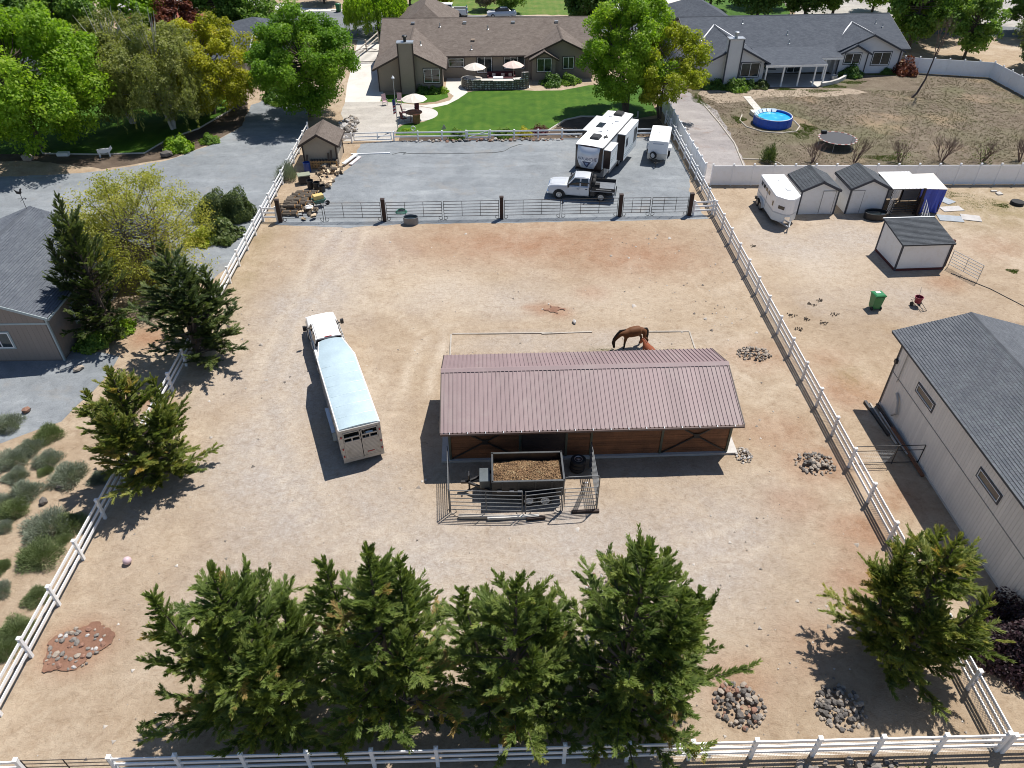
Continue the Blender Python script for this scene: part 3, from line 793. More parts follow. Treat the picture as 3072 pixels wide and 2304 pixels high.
def weeping(seed, H, rx, nstrand, per, size, trunk_r=0.2):
    """tree with hanging strands of narrow leaves"""
    g = np.random.default_rng(seed)
    wood = MB(); wood.tube([(0, 0, 0), (0.15, 0.1, H * 0.4), (0.1, -0.1, H * 0.8)], [trunk_r, trunk_r * 0.75, 0.05], 8)
    V = []; Fa = []; T = []; base = 0
    for b in range(16):
        a = g.uniform(0, 6.28); r = rx * g.uniform(0.4, 0.95); z = H * g.uniform(0.62, 0.98)
        wood.tube([(0.1, 0, H * g.uniform(0.3, 0.6)), (0.5 * r * math.cos(a), 0.5 * r * math.sin(a), z * 0.93), (r * math.cos(a), r * math.sin(a), z)], [0.09, 0.05, 0.012], 5, cap=False)
    for s in range(nstrand):
        a = g.uniform(0, 6.28); r = rx * g.random() ** 0.5
        z0 = H * (1.0 - 0.42 * (r / rx) ** 2) * g.uniform(0.72, 1.0)
        L = g.uniform(1.0, 3.4); L = min(L, z0 - 0.8)
        t = g.random(per)
        P = np.stack([r * math.cos(a) + 0.25 * t * math.cos(a) + g.normal(0, 0.10, per), r * math.sin(a) + 0.25 * t * math.sin(a) + g.normal(0, 0.10, per), z0 - L * t], -1)
        D = unit(np.stack([g.normal(0, 0.45, per), g.normal(0, 0.45, per), np.full(per, -1.0)], -1))
        v, f = spikes(P, D, size * g.uniform(0.7, 1.5, per), np.full(per, size * 0.36), g)
        V.append(v); Fa.append(f + base); base += len(v)
        T.append(np.repeat(np.clip(g.normal(0.5, 0.12) + g.normal(0, 0.08, per), 0, 1), 3))
    return np.concatenate(V), np.concatenate(Fa), np.concatenate(T), wood

def birch(seed):
    V, F, T, W = broadleaf(seed, 10.6, 5.6, 1.0, 100, 46000, 0.20, 0.6, clump_r=(0.8, 1.4), sparse=True, nstem=3, trunk_r=0.17)
    V2, F2, T2, _ = weeping(seed + 1, 9.6, 5.4, 420, 40, 0.24)
    n4 = len(V)
    g = random.Random(seed)
    for k in range(14):
        a = g.uniform(0, 6.28); q = g.uniform(0.5, 2.2)
        W.tube([(q * 0.4 * math.cos(a), q * 0.4 * math.sin(a), 7.6), (q * math.cos(a), q * math.sin(a), 9.6), (q * 1.3 * math.cos(a), q * 1.3 * math.sin(a), g.uniform(10.6, 12.0))], [0.05, 0.03, 0.008], 4, cap=False)
    extra = V2.reshape(-1, 3, 3); quad = np.stack([extra[:, 0], extra[:, 1], extra[:, 2] * 0.5 + extra[:, 1] * 0.5, extra[:, 2]], 1).reshape(-1, 3)
    return np.concatenate([V, quad]), np.concatenate([F, np.arange(len(quad)).reshape(-1, 4) + n4]), np.concatenate([T, np.repeat(T2.reshape(-1, 3)[:, 0], 4)]), W

_tm = {}
def tree(name, label, loc, key, m, wood_m=BARK, rz=0.0, sc=1.0, group=None, data=None):
    """place a broadleaf tree; the crown shape is made once per key and shared by its copies"""
    t = thing(name, label, 'tree', loc, rz, group)
    t.scale = sc if hasattr(sc, '__len__') else (sc, sc, sc)
    if key not in _tm:
        V, F, T, W = data()
        _tm[key] = (np_mesh('crown_' + key, V, F, m, T), W.mesh('trunk_' + key, wood_m, smooth=True))
    me, wd = _tm[key]
    if me.materials[0] != m:
        k2 = key + m.name
        if k2 not in _tm:
            c = me.copy(); c.materials.clear(); c.materials.append(m); _tm[k2] = (c, wd)
        me = _tm[k2][0]
    link(bpy.data.objects.new('crown', me), t)
    link(bpy.data.objects.new('trunk', wd), t)
    return t

def tuft_mesh(name, seed, r, h, n, m, lw=0.05, L=0.35, up=0.5, round_=True):
    """low rounded shrub of fine upright leaves"""
    g = np.random.default_rng(seed)
    d = unit(g.normal(size=(n, 3))); d[:, 2] = np.abs(d[:, 2])
    lump = 1 + 0.16 * np.sin(d[:, 0] * 5 + seed) + 0.14 * np.sin(d[:, 1] * 6 + 2 * seed) + 0.1 * g.normal(size=n)
    rr = g.random(n) ** 0.30
    P = d * rr[:, None] * lump[:, None] * np.array([r, r, h])
    D = unit(d + np.array([0, 0, up]) + g.normal(size=(n, 3)) * 0.35)
    v, f = spikes(P, D, L * g.uniform(0.6, 1.2, n), lw * g.uniform(0.7, 1.3, n), g)
    patch = 0.16 * np.sin(P[:, 0] * 4 + seed) * np.cos(P[:, 1] * 5)
    return np_mesh(name, v, f, m, np.repeat(np.clip(0.45 + patch + g.normal(0, 0.15, n), 0, 1), 3))

def leafy_shrub_mesh(name, seed, r, h, n, size, m):
    g = np.random.default_rng(seed)
    d = unit(g.normal(size=(n, 3))); d[:, 2] = np.abs(d[:, 2]) * 1.0 - 0.12
    lump = 1 + 0.14 * np.sin(d[:, 0] * 7 + seed) + 0.14 * np.sin(d[:, 1] * 6 + 2 * seed) + 0.12 * np.sin(d[:, 2] * 9)
    P = d * (g.random(n) ** 0.3)[:, None] * lump[:, None] * np.array([r, r, h]); P[:, 2] = np.abs(P[:, 2]) + 0.03
    N = unit(d + g.normal(size=(n, 3)) * 0.6 + np.array([0, 0, 0.4]))
    v, f = leaves(P, N, size * g.uniform(0.6, 1.3, n), g, 0.6)
    return np_mesh(name, v, f, m, np.repeat(np.clip(g.normal(0.5, 0.2, n), 0, 1), 4))

def bare_shrub_mesh(name, seed, H, m, spread=0.55, stems=5, depth=4, r0=0.035):
    g = random.Random(seed)
    b = MB()
    def grow(p, d, L, r, k):
        q = p + d * L
        mid = p.lerp(q, 0.5) + Vector((g.gauss(0, 0.04 * L), g.gauss(0, 0.04 * L), g.gauss(0, 0.04 * L)))
        b.tube([p, mid, q], [r, r * 0.8, r * 0.6], 4 if k > 1 else 3, cap=False)
        if k <= 0: return
        for _ in range(g.choice((2, 3))):
            dd = (d + Vector((g.gauss(0, spread), g.gauss(0, spread), abs(g.gauss(0.25, 0.25))))).normalized()
            grow(p.lerp(q, g.uniform(0.6, 1.0)), dd, L * g.uniform(0.55, 0.85), r * 0.58, k - 1)
    for s in range(stems):
        a = g.uniform(0, 6.28)
        grow(Vector((0.12 * math.cos(a), 0.12 * math.sin(a), 0)), Vector((spread * math.cos(a) * 0.8, spread * math.sin(a) * 0.8, 1)).normalized(), H * 0.34, r0, depth)
    return b.mesh(name, m)

# ------------------------------------------------------------------ the cypress row and the side trees
cy = {}
for key, sd, H, R, nl, mm in (('a', 5, 8.9, 3.5, 7, CONIFER), ('b', 16, 9.8, 3.1, 6, CONIFER), ('c', 27, 8.4, 3.1, 4, CONIFER), ('d', 38, 9.7, 3.9, 5, CONIFER), ('e', 49, 6.9, 2.75, 5, CONIFER_OLD), ('f', 53, 8.2, 3.1, 4, JUNIPER)):
    me, wd = conifer_mesh('cypress_crown_' + key, sd, H, R, nl, mm, 1.15 if key in 'ad' else 1.0, 0.035)
    cy[key] = [me, wd.mesh('cypress_trunk_' + key, BARK, smooth=True)]
GCY = 'cypress trees along the fences'
def cyp(key, label, loc, rz=0.0, sc=1.0):
    t = thing('cypress_tree', label, 'tree', loc, rz, GCY)
    t.scale = sc if hasattr(sc, '__len__') else (sc,) * 3
    link(bpy.data.objects.new('crown', cy[key][0]), t); link(bpy.data.objects.new('trunk', cy[key][1]), t)
cyp('a', 'many-topped cypress at the left end of the front row, nearest the red rock patch', (-8.9, 14.2), 0.4)
cyp('b', 'tall cypress second from the left in the row along the front fence', (-4.0, 14.1), 1.9)
cyp('c', 'shortest cypress of the front row, third from the left', (0.5, 14.0), 0.8)
cyp('d', 'largest cypress at the right end of the front row, beside a grey rock pile', (4.5, 14.1), 2.6)
cyp('e', 'yellowing cypress in the right front corner beside the tan workshop', (16.2, 16.4), 0.5, (1.0, 1.0, 1.0))
cyp('e', 'spreading cypress over the left fence, nearest the grey sage shrubs', (-17.7, 27.0), 2.4, (1.0, 1.0, 1.0))
cyp('f', 'dark cypress leaning over the left fence beyond the sage shrubs, its base in red soil', (-18.7, 37.4), 0.3, (1.12, 1.12, 0.95))
cyp('f', 'tall dark conifer close against the corner of the tan garage', (-24.9, 39.9), 3.4, (0.85, 0.85, 1.16))

# ------------------------------------------------------------------ broadleaf trees
tree('maple_tree', 'dense round bright green maple between the brown shed and the driveway', (-19.9, 81.0), 'maple', MAPLE, rz=0.0,
     data=lambda: broadleaf(3, 10.8, 5.4, 1.2, 100, 80000, 0.23, 0.6, clump_r=(1.0, 1.6)))
tree('ash_tree', 'tall green tree behind the white travel trailer', (14.6, 81.4), 'ash', BRIGHT,
     data=lambda: broadleaf(8, 12.6, 5.3, 1.6, 92, 66000, 0.25, 0.9, clump_r=(0.9, 1.5), nstem=3), rz=0.6)
tree('honeylocust_tree', 'thin yellow-green tree beside the tall green tree, over the white fence', (18.0, 79.6), 'locust', YELLOWG,
     data=lambda: broadleaf(12, 9.4, 4.4, 1.8, 66, 22000, 0.27, 0.5, clump_r=(0.7, 1.2), sparse=True, nstem=3, trunk_r=0.13), rz=1.0)
tree('large_maple', 'wide bright green tree at the far left over the shaded lawn', (-44.6, 72.4), 'maple2', BRIGHT, sc=1.1,
     data=lambda: broadleaf(21, 12.2, 7.6, 1.2, 120, 84000, 0.27, 0.6, clump_r=(1.1, 1.8)))
tree('birch_tree', 'weeping grey-green birch with bare pale branches over the left lawn', (-33.4, 77.5), 'birch', OLIVE, PALE_BARK,
     data=lambda: birch(31))
tree('birch_tree', 'second weeping birch, left of the pale-branched one', (-38.4, 79.5), 'birch', OLIVE, PALE_BARK, rz=2.2, sc=(0.98, 0.98, 1.0))
tree('olive_tree', 'golden olive tree next to the weeping birch, beside the grey house', (-30.6, 82.2), 'gold', GOLD,
     data=lambda: broadleaf(41, 9.8, 6.0, 0.7, 104, 60000, 0.24, 0.6, clump_r=(0.8, 1.4)))
tree('thin_locust', 'thin airy yellow tree between the tan garage and the gravel drive', (-23.9, 45.4), 'thin', YTHIN,
     data=lambda: broadleaf(51, 8.6, 4.3, 0.7, 96, 34000, 0.13, 0.5, clump_r=(0.9, 1.6), sparse=True, nstem=3, trunk_r=0.10), rz=0.3)
GB = 'trees along the street'
def bg(label, loc, key, m, rz=0, sc=1.0, **kw):
    return tree('street_tree', label, loc, key, m, rz=rz, sc=sc, group=GB, **kw)
d1 = lambda: broadleaf(61, 8.5, 3.4, 1.4, 48, 14000, 0.38, 0.6, clump_r=(0.9, 1.4))
d2 = lambda: broadleaf(71, 7.5, 3.8, 1.2, 48, 14000, 0.38, 0.3, clump_r=(0.9, 1.5))
tree('willow_tree', 'pale green weeping tree at the street left of the brown house ridge', (-16.6, 116.2), 'willow', BRIGHT, data=lambda: weeping(81, 7.8, 4.6, 700, 40, 0.36))
bg('dark green tree behind the right end of the brown roof', (13.8, 112.5), 'd1', DARKG, data=d1, sc=1.25)
bg('small green tree across the street behind the brown roof', (2.9, 128.5), 'd2', MIDG, data=d2, sc=0.62)
bg('bare twiggy young tree across the street, left of a small green tree', (-1.0, 131.0), 'd2', STRAW, sc=0.5)
bg('yellow-leaved young tree behind the white pickup across the street', (-8.0, 133.0), 'd1', GOLD, sc=0.6)
bg('dark green tree at the top edge left of the far lawn', (-13.5, 134.0), 'd1', DARKG, rz=1, sc=0.8)
bg('dark shrubby tree beside the two green bins across the street', (-28.0, 136.5), 'd2', DARKG, rz=2, sc=0.85)
# upper left
for i, (x, y, k, m, s, lb) in enumerate([
    (-62, 96, 'd2', DARKG, 1.5, 'large dark tree in the top left corner'),
    (-56, 104, 'd1', MIDG, 1.3, 'mid green tree behind the grey roof at the top left'),
    (-47, 107, 'd1', BRIGHT, 1.15, 'bright young tree behind the grey roof, left of the brown-leaved one'),
    (-41.5, 106, 'd2', REDLEAF, 0.9, 'brown-leaved tree behind the grey roof'),
    (-38.0, 113, 'd1', MIDG, 1.35, 'tall mid green tree behind the grey house, left of its flag'),
    (-33.5, 112, 'd2', MIDG, 0.95, 'round green tree in front of the pale drive at the top left'),
    (-70, 112, 'd2', DARKG, 1.6, 'dark tree at the top left edge beyond the corner tree'),
    (-66, 84, 'd1', DARKG, 1.3, 'dark tree at the left edge behind the wide bright tree'),
    (-62, 120, 'd1', MIDG, 1.4, 'green tree at the top edge above the grey roof'),
    (-76, 100, 'd2', MIDG, 1.6, 'broad tree at the extreme top left'),
    ]): bg(lb, (x, y), k, m, rz=i * 1.3, sc=s)
# upper right
for i, (x, y, k, m, s, lb) in enumerate([
    (40.5, 122, 'd2', DARKG, 1.25, 'dark tree behind the middle of the grey-blue roof'),
    (47.5, 121, 'd1', DARKG, 1.2, 'dark green tree behind the right part of the grey-blue roof'),
    (53, 124, 'd1', MIDG, 1.1, 'mid green tree beyond the right end of the grey-blue roof'),
    (57.5, 107, 'd1', MIDG, 1.25, 'tall tree close to the right end of the grey-blue house'),
    (62, 113, 'd2', MIDG, 1.25, 'broad tree behind the white fence, left of the street bend'),
    (62.4, 101.5, 'd1', MIDG, 0.95, 'slender tree just outside the white privacy fence'),
    (69.5, 96, 'd2', SAGE_GREEN, 1.0, 'grey-green tree at the right edge outside the white fence'),
    (78, 113, 'd2', DARKG, 1.15, 'dark tree in the top right corner'),
    (80, 111.0, 'd2', REDLEAF, 1.0, 'red-leaved tree in the top right corner'),
    (73, 127, 'd1', MIDG, 1.0, 'green tree across the street at the top right'),
    (61, 128, 'd1', BRIGHT, 0.95, 'light green tree across the street beyond the grey-blue house'),
    (35.5, 131, 'd1', DARKG, 1.1, 'dark tree on the far lawn behind the grey-blue ridge'),
    (68, 118, 'd1', MIDG, 1.15, 'green tree between the street bend and the white fence'),
    (45, 133, 'd2', MIDG, 1.1, 'green tree across the street behind the grey-blue roof'),
    ]): bg(lb, (x, y), k, m, rz=i * 0.9, sc=s)

# ================================================================== FENCES
def post_mesh(name, w, h, m, cap=True):
    b = MB().box((0, 0, h / 2), (w, w, h))
    return b.mesh(name, m)
def cap_mesh(w, m):
    b = MB(); b.box((0, 0, 0.015), (w * 1.22, w * 1.22, 0.03))
    b.loft([[(-w * .55, -w * .55, .03), (w * .55, -w * .55, .03), (w * .55, w * .55, .03), (-w * .55, w * .55, .03)], [(-.01, -.01, .075), (.01, -.01, .075), (.01, .01, .075), (-.01, .01, .075)]])
    return b.mesh('post_cap', m)
VP = post_mesh('vinyl_post', 0.13, 1.34, WHITE_VINYL); VC = cap_mesh(0.13, WHITE_VINYL)
VPS = post_mesh('vinyl_post_short', 0.13, 0.95, WHITE_VINYL)
RAILM = MB().box((0, 0, 0), (1, 0.045, 0.14)).mesh('vinyl_rail', WHITE_VINYL, bevel=0.0)

def rail_fence(name, label, pts, rails, post=VP, ph=1.34, skip=(), group=None, cap=True):
    """posts at pts, rails between; every post and every rail is its own part"""
    t = thing(name, label, 'fence', (pts[0][0], pts[0][1], 0), 0, group)
    ox, oy = pts[0][0], pts[0][1]
    for i, (x, y) in enumerate(pts):
        q = inst('post', post, t, (x - ox, y - oy, -0.01), (0, 0, math.atan2(pts[-1][1] - oy, pts[-1][0] - ox)))
        if cap: inst('post_cap', VC, q, (0, 0, ph))
        if i + 1 < len(pts) and i not in skip:
            x1, y1 = pts[i + 1]; L = math.hypot(x1 - x, y1 - y) - 0.125
            for z in rails:
                inst('rail', RAILM, t, ((x + x1) / 2 - ox, (y + y1) / 2 - oy, z), (0, 0, math.atan2(y1 - y, x1 - x)), (L, 1, 1))
    return t

LFX = lambda y: -19.13 + (y - 16) * 0.0022
left_pts = [(LFX(16.85 + 2.44 * k), 16.85 + 2.44 * k) for k in range(-5, 25)]
rail_fence('rail_fence', 'long white three-rail fence down the left side of the dirt lot', left_pts, (0.40, 0.77, 1.14))
RFX = 18.24
right_pts = [(RFX + 0.0, 36.5 + 2.44 * k) for k in range(-10, 18)]
rf = rail_fence('rail_fence', 'long white three-rail fence with wire lattice down the right side of the lot', right_pts, (0.40, 0.77, 1.14))
WIRE = mat('lattice_wire', (0.38, 0.38, 0.39), 0.5, 0.4, var=0.1)
lat = MB()
for k in range(-9, 21):
    x = k * 0.122
    for sg in (1, -1):
        a, b = (x, 0.04), (x + 1.08, 1.12)
        if sg < 0: a, b = (x + 1.08, 0.04), (x, 1.12)
        # clip to the bay
        def cl(p, q):
            (x0, z0), (x1, z1) = p, q
            ts = [0.0, 1.0]
            for lim in (0.07, 2.37):
                if (x0 - lim) * (x1 - lim) < 0: ts.append((lim - x0) / (x1 - x0))
            ts = sorted(ts)
            for u, v in zip(ts, ts[1:]):
                m_ = (u + v) / 2; xm = x0 + (x1 - x0) * m_
                if 0.07 <= xm <= 2.37 and v - u > 0.02:
                    return (x0 + (x1 - x0) * u, z0 + (z1 - z0) * u), (x0 + (x1 - x0) * v, z0 + (z1 - z0) * v)
        c2 = cl(a, b)
        if c2: lat.bar((c2[0][0], 0.045 + 0.004 * sg, c2[0][1]), (c2[1][0], 0.045 + 0.004 * sg, c2[1][1]), 0.005, 0.012)
latm = lat.mesh('wire_lattice', WIRE)
for k, (x, y) in enumerate(right_pts[:-8]):
    if k in (5,): continue
    inst('wire_lattice', latm, rf, (0, y - right_pts[0][1], 0), (0, 0, math.pi / 2))

bpts = [(-13.72 + 2.27 * k, 12.12 + 0.003 * k) for k in range(16)]
bf = rail_fence('rail_fence', 'white three-rail fence along the bottom edge of the lot, behind the cypress row', bpts, (0.40, 0.77, 1.14))
rail_fence('rail_fence', 'short stub of white rail fence in the bottom left corner', [(-19.5, 12.05), (-16.91, 12.1)], (0.40, 0.77, 1.14))
net = MB()
for k in range(0, 12):
    net.bar((0.07, 0.04, 0.04 + k * 0.10), (2.2, 0.04, 0.04 + k * 0.10), 0.003, 0.004)
for k in range(0, 22):
    net.bar((0.08 + k * 0.10, 0.043, 0.02), (0.08 + k * 0.10, 0.043, 1.16), 0.003, 0.004)
netm = net.mesh('field_wire', GALV)
for k in range(8, 15): inst('field_wire', netm, bf, (bpts[k][0] - bpts[0][0], 0, 0))
# pipe gate between the stub and the row fence
g_ = thing('pipe_gate', 'dark pipe gate in the bottom left corner between white posts', 'gate', (-16.8, 12.1, 0))
for z in (0.25, 0.5, 0.75, 1.0, 1.25):
    MB().cyl((0.05, 0, z), (2.98, 0, z), 0.017, n=6).build('rail', DARK_STEEL, g_)
for x in (0.05, 1.5, 2.98):
    MB().cyl((x, 0, 0.22), (x, 0, 1.28), 0.02, n=6).build('upright', DARK_STEEL, g_)

# two-rail fence below the lawn
tpts = [(-10.1 + 2.43 * k, 73.62 + 0.018 * (2.43 * k)) for k in range(12)]
rail_fence('rail_fence', 'low white two-rail fence between the lawn and the gravel yard', tpts, (0.42, 0.82), VPS, 0.95, skip=(3,))
rail_fence('rail_fence', 'short low white fence beside the brown shed', [(-16.0, 73.2), (-14.3, 73.3)], (0.42, 0.82), VPS, 0.95)
def vinyl_gate(name, label, a, b, z0, z1, mid=None, brace=True):
    g = thing(name, label, 'gate', (a[0], a[1], 0), math.atan2(b[1] - a[1], b[0] - a[0]))
    L = math.hypot(b[0] - a[0], b[1] - a[1])
    for z in (z0, (z0 + z1) / 2, z1):
        MB().box((L / 2, 0, z), (L - 0.1, 0.045, 0.10)).build('rail', WHITE_VINYL, g)
    for x in ((0.05, L - 0.05) if mid is None else (0.05, mid, L - 0.05)):
        MB().box((x, 0, (z0 + z1) / 2), (0.09, 0.06, z1 - z0 + 0.12)).build('stile', WHITE_VINYL, g)
    if brace: MB().bar((0.1, 0.03, z0), (L - 0.1, 0.03, z1), 0.03, 0.07).build('brace', WHITE_VINYL, g)
vinyl_gate('double_gate', 'wide low white gate at the shed end of the two-rail fence', (-14.1, 73.3), (-10.3, 73.55), 0.22, 0.90, 2.4, False)
vinyl_gate('garden_gate', 'narrow white gate with diagonal brace in the two-rail fence', (tpts[3][0] + .1, tpts[3][1]), (tpts[4][0] - .1, tpts[4][1]), 0.22, 0.88)

# dark posts with pipe panels across the lot
GP = 'dark timber posts of the pipe fence'
px_ = [(-17.58, 55.78), (-9.08, 55.72), (0.53, 55.9), (10.32, 56.1), (16.14, 56.15)]
for i, (x, y) in enumerate(px_):
    b = MB(); b.box((0, 0, 0.95), (0.30, 0.30, 1.9))
    t = thing('timber_post', ['dark timber post at the left end of the pipe fence, beside the log pile', 'dark timber post of the pipe fence left of the stock tank', 'dark timber post in the middle of the pipe fence', 'dark timber post of the pipe fence in front of the flatbed truck', 'dark timber post at the right end of the pipe fence'][i], 'post', (x, y, 0), 0, GP)
    b.build('shaft', POST_BROWN, t); MB().box((0, 0, 1.93), (0.34, 0.34, 0.05)).build('cap', POST_BROWN, t)
def pipe_panel(name, label, a, b, h=1.62, nr=6, uprights=3, r=0.022, z0=0.32, m=DARK_STEEL, group='pipe panels', cat='fence panel', feet=True, arch=0.0):
    L = math.hypot(b[0] - a[0], b[1] - a[1])
    t = thing(name, label, cat, (a[0], a[1], 0), math.atan2(b[1] - a[1], b[0] - a[0]), group)
    key = (round(L, 2), h, nr, uprights, r, z0, m.name)
    for k in range(nr):
        z = z0 + (h - z0) * k / (nr - 1)
        MB().cyl((0.04, 0, z), (L - 0.04, 0, z), r, n=6).build('rail', m, t)
    for k in range(uprights):
        x = 0.04 + (L - 0.08) * k / (uprights - 1)
        e = k in (0, uprights - 1)
        MB().cyl((x, 0, 0.04 if e else z0), (x, 0, h + (0.02 if e else 0.0)), r * (1.15 if e else 0.9), n=6).build('upright', m, t)
    if feet:
        for x, s in ((0.04, 1), (L - 0.04, -1)):
            MB().tube([(x + s * 0.02, 0, z0), (x + s * 0.25, 0, z0 - 0.03), (x + s * 0.27, 0, 0.14), (x + s * 0.14, 0, 0.03), (x + s * 0.02, 0, 0.05)], r * 0.9, 6).build('foot', m, t)
    return t
runs = [(px_[0], px_[1], 0.42), (px_[1], px_[2], 0.5), (px_[2], px_[3], 0.5), (px_[3], px_[4], 0.43)]
names = ['end gate panel', 'panel']
for i, (a, b, f) in enumerate(runs):
    A = Vector(a) + Vector((0.2, 0)); B = Vector(b) - Vector((0.2, 0)); M_ = A.lerp(B, f)
    wh = ['between the log pile and the first timber post', 'behind the stock tank', 'in front of the flatbed truck', 'at the right end of the pipe fence'][i]
    for q, (u, v) in enumerate(((A, M_ - Vector((0.04, 0))), (M_ + Vector((0.04, 0)), B))):
        pipe_panel('pipe_fence', f'{"left" if q == 0 else "right"} rusty brown pipe panel {wh}', u, v, uprights=4 if q or i else 3, group='pipe panels across the lot')
# white stubs joining the timber posts to the side fences
rail_fence('rail_fence', 'short white rail stub joining the pipe fence to the left fence', [(-19.0, 55.9), (-17.85, 55.85)], (0.40, 0.77, 1.14), cap=False)
rail_fence('rail_fence', 'short white rail stub joining the pipe fence to the right fence', [(16.45, 56.15), (18.1, 56.3)], (0.40, 0.77, 1.14), cap=False)

# white privacy fence of the neighbour
PANELM = MB()
for k in range(12):
    PANELM.box((-0.5 + (k + 0.5) / 12, 0, 0.9), (1 / 12 - 0.0008, 0.038, 1.62))
PANELM = PANELM.mesh('privacy_panel', WHITE_VINYL)
PRAIL = MB().box((0, 0, 0), (1, 0.06, 0.12)).mesh('privacy_rail', WHITE_VINYL)
PP = post_mesh('privacy_post', 0.127, 1.95, WHITE_VINYL)
def privacy(label, pts, step=1.83):
    t = thing('privacy_fence', label, 'fence', (pts[0][0], pts[0][1], 0))
    ox, oy = pts[0]
    for (x0, y0), (x1, y1) in zip(pts, pts[1:]):
        L = math.hypot(x1 - x0, y1 - y0); n = max(1, round(L / step)); a = math.atan2(y1 - y0, x1 - x0)
        for k in range(n):
            u = k / n; c = (k + 0.5) / n
            q = inst('post', PP, t, (x0 + (x1 - x0) * u - ox, y0 + (y1 - y0) * u - oy, -0.01), (0, 0, a)); inst('post_cap', VC, q, (0, 0, 1.95))
            P = (x0 + (x1 - x0) * c - ox, y0 + (y1 - y0) * c - oy)
            w = L / n - 0.12
            inst('panel', PANELM, t, (*P, 0.0), (0, 0, a), (w, 1, 1))
            for z in (0.10, 1.74): inst('rail', PRAIL, t, (*P, z), (0, 0, a), (w, 1, 1))
    x1, y1 = pts[-1]
    q = inst('post', PP, t, (x1 - ox, y1 - oy, -0.01)); inst('post_cap', VC, q, (0, 0, 1.95))
privacy('long white privacy fence behind the neighbour\'s sheds', [(19.3, 62.1), (48.5, 61.6), (62.5, 61.4)])
privacy('white privacy fence along the gravel strip beside the lot fence', [(18.62, 83.5), (18.75, 62.4)])
privacy('white privacy fence around the far corner of the weedy yard', [(51.4, 95.6), (61.3, 93.0), (61.8, 75.0)])

# ================================================================== ROOFS AND WALLS
def shingle_material(name, c0, c1, c2, row=0.145):
    t = NT(name)
    b = t.n('ShaderNodeTexBrick'); b.offset = 0.5
    b.inputs['Scale'].default_value = 1.0; b.inputs['Brick Width'].default_value = 0.32; b.inputs['Row Height'].default_value = row
    b.inputs['Mortar Size'].default_value = 0.006; b.inputs['Mortar Smooth'].default_value = 0.2; b.inputs['Bias'].default_value = 0.0
    b.inputs['Color1'].default_value = c0; b.inputs['Color2'].default_value = c2; b.inputs['Mortar'].default_value = tuple(x * 0.45 for x in c0[:3]) + (1,)
    t.l(t.uv(), b.inputs['Vector'])
    p = t.geo()
    c = t.mix(0.55, b.outputs['Color'], t.ramp(t.noise(p, 1.1, 6.0, 0.65), [(0.3, c0), (0.5, c1), (0.7, c2)]))
    g = t.noise(p, 22.0, 4.0, 0.75)
    c = t.mix(t.ramp(g, [(0.3, (0.5,) * 3), (0.5, (0, 0, 0))]), c, t.mix(1.0, c, (0.55, 0.55, 0.55, 1), 'MULTIPLY'))
    c = t.mix(t.ramp(g, [(0.55, (0, 0, 0)), (0.7, (0.5,) * 3)]), c, t.mix(1.0, c, (1.5, 1.5, 1.5, 1), 'MULTIPLY'))
    return t.done(t.principled(c, 0.92, 0.0, t.bump(t.math('ADD', b.outputs['Fac'], t.math('MULTIPLY', g, -0.5)), 0.5, 0.02), 0.2))
SH_BROWN = shingle_material('brown_shingle', (0.115, 0.092, 0.078, 1), (0.155, 0.128, 0.110, 1), (0.20, 0.168, 0.145, 1))
SH_GREY = shingle_material('slate_shingle', (0.085, 0.095, 0.115, 1), (0.115, 0.128, 0.15, 1), (0.15, 0.165, 0.188, 1))
SH_BLUE = shingle_material('blue_charcoal_shingle', (0.060, 0.069, 0.086, 1), (0.082, 0.093, 0.112, 1), (0.108, 0.120, 0.14, 1))
SH_DARK = shingle_material('charcoal_shingle', (0.058, 0.064, 0.072, 1), (0.082, 0.09, 0.10, 1), (0.115, 0.124, 0.135, 1))
SH_SHOP = shingle_material('grey_shingle', (0.088, 0.096, 0.110, 1), (0.115, 0.124, 0.140, 1), (0.15, 0.16, 0.175, 1))

def slab(parent, name, p0, p1, p2, p3, th, m):
    """one roof slope p0-p1 (eave) to p3-p2 (ridge), thickness th, UVs in metres"""
    P = [Vector(p) for p in (p0, p1, p2, p3)]
    n = (P[1] - P[0]).cross(P[3] - P[0]).normalized()
    if n.z < 0: n = -n
    vs = P + [p - n * th for p in P]
    me = bpy.data.meshes.new(name)
    fs = [(0, 1, 2, 3), (7, 6, 5, 4), (0, 4, 5, 1), (1, 5, 6, 2), (2, 6, 7, 3), (3, 7, 4, 0)]
    if len({tuple(round(c, 4) for c in p) for p in P}) == 3:      # triangle (hip end)
        vs = [P[0], P[1], P[2]] + [p - n * th for p in P[:3]]
        fs = [(0, 1, 2), (5, 4, 3), (0, 3, 4, 1), (1, 4, 5, 2), (2, 5, 3, 0)]
    me.from_pydata([tuple(v) for v in vs], [], fs)
    bm = bmesh.new(); bm.from_mesh(me); bmesh.ops.recalc_face_normals(bm, faces=bm.faces)
    ul = bm.loops.layers.uv.new('UVMap')
    ax = (P[1] - P[0]).normalized(); ay = n.cross(ax).normalized()
    if ay.z < 0: ay = -ay
    for f in bm.faces:
        for lp in f.loops: lp[ul].uv = ((lp.vert.co - P[0]).dot(ax), (lp.vert.co - P[0]).dot(ay))
    bm.to_mesh(me); bm.free(); me.materials.append(m)
    return link(bpy.data.objects.new(name, me), parent)

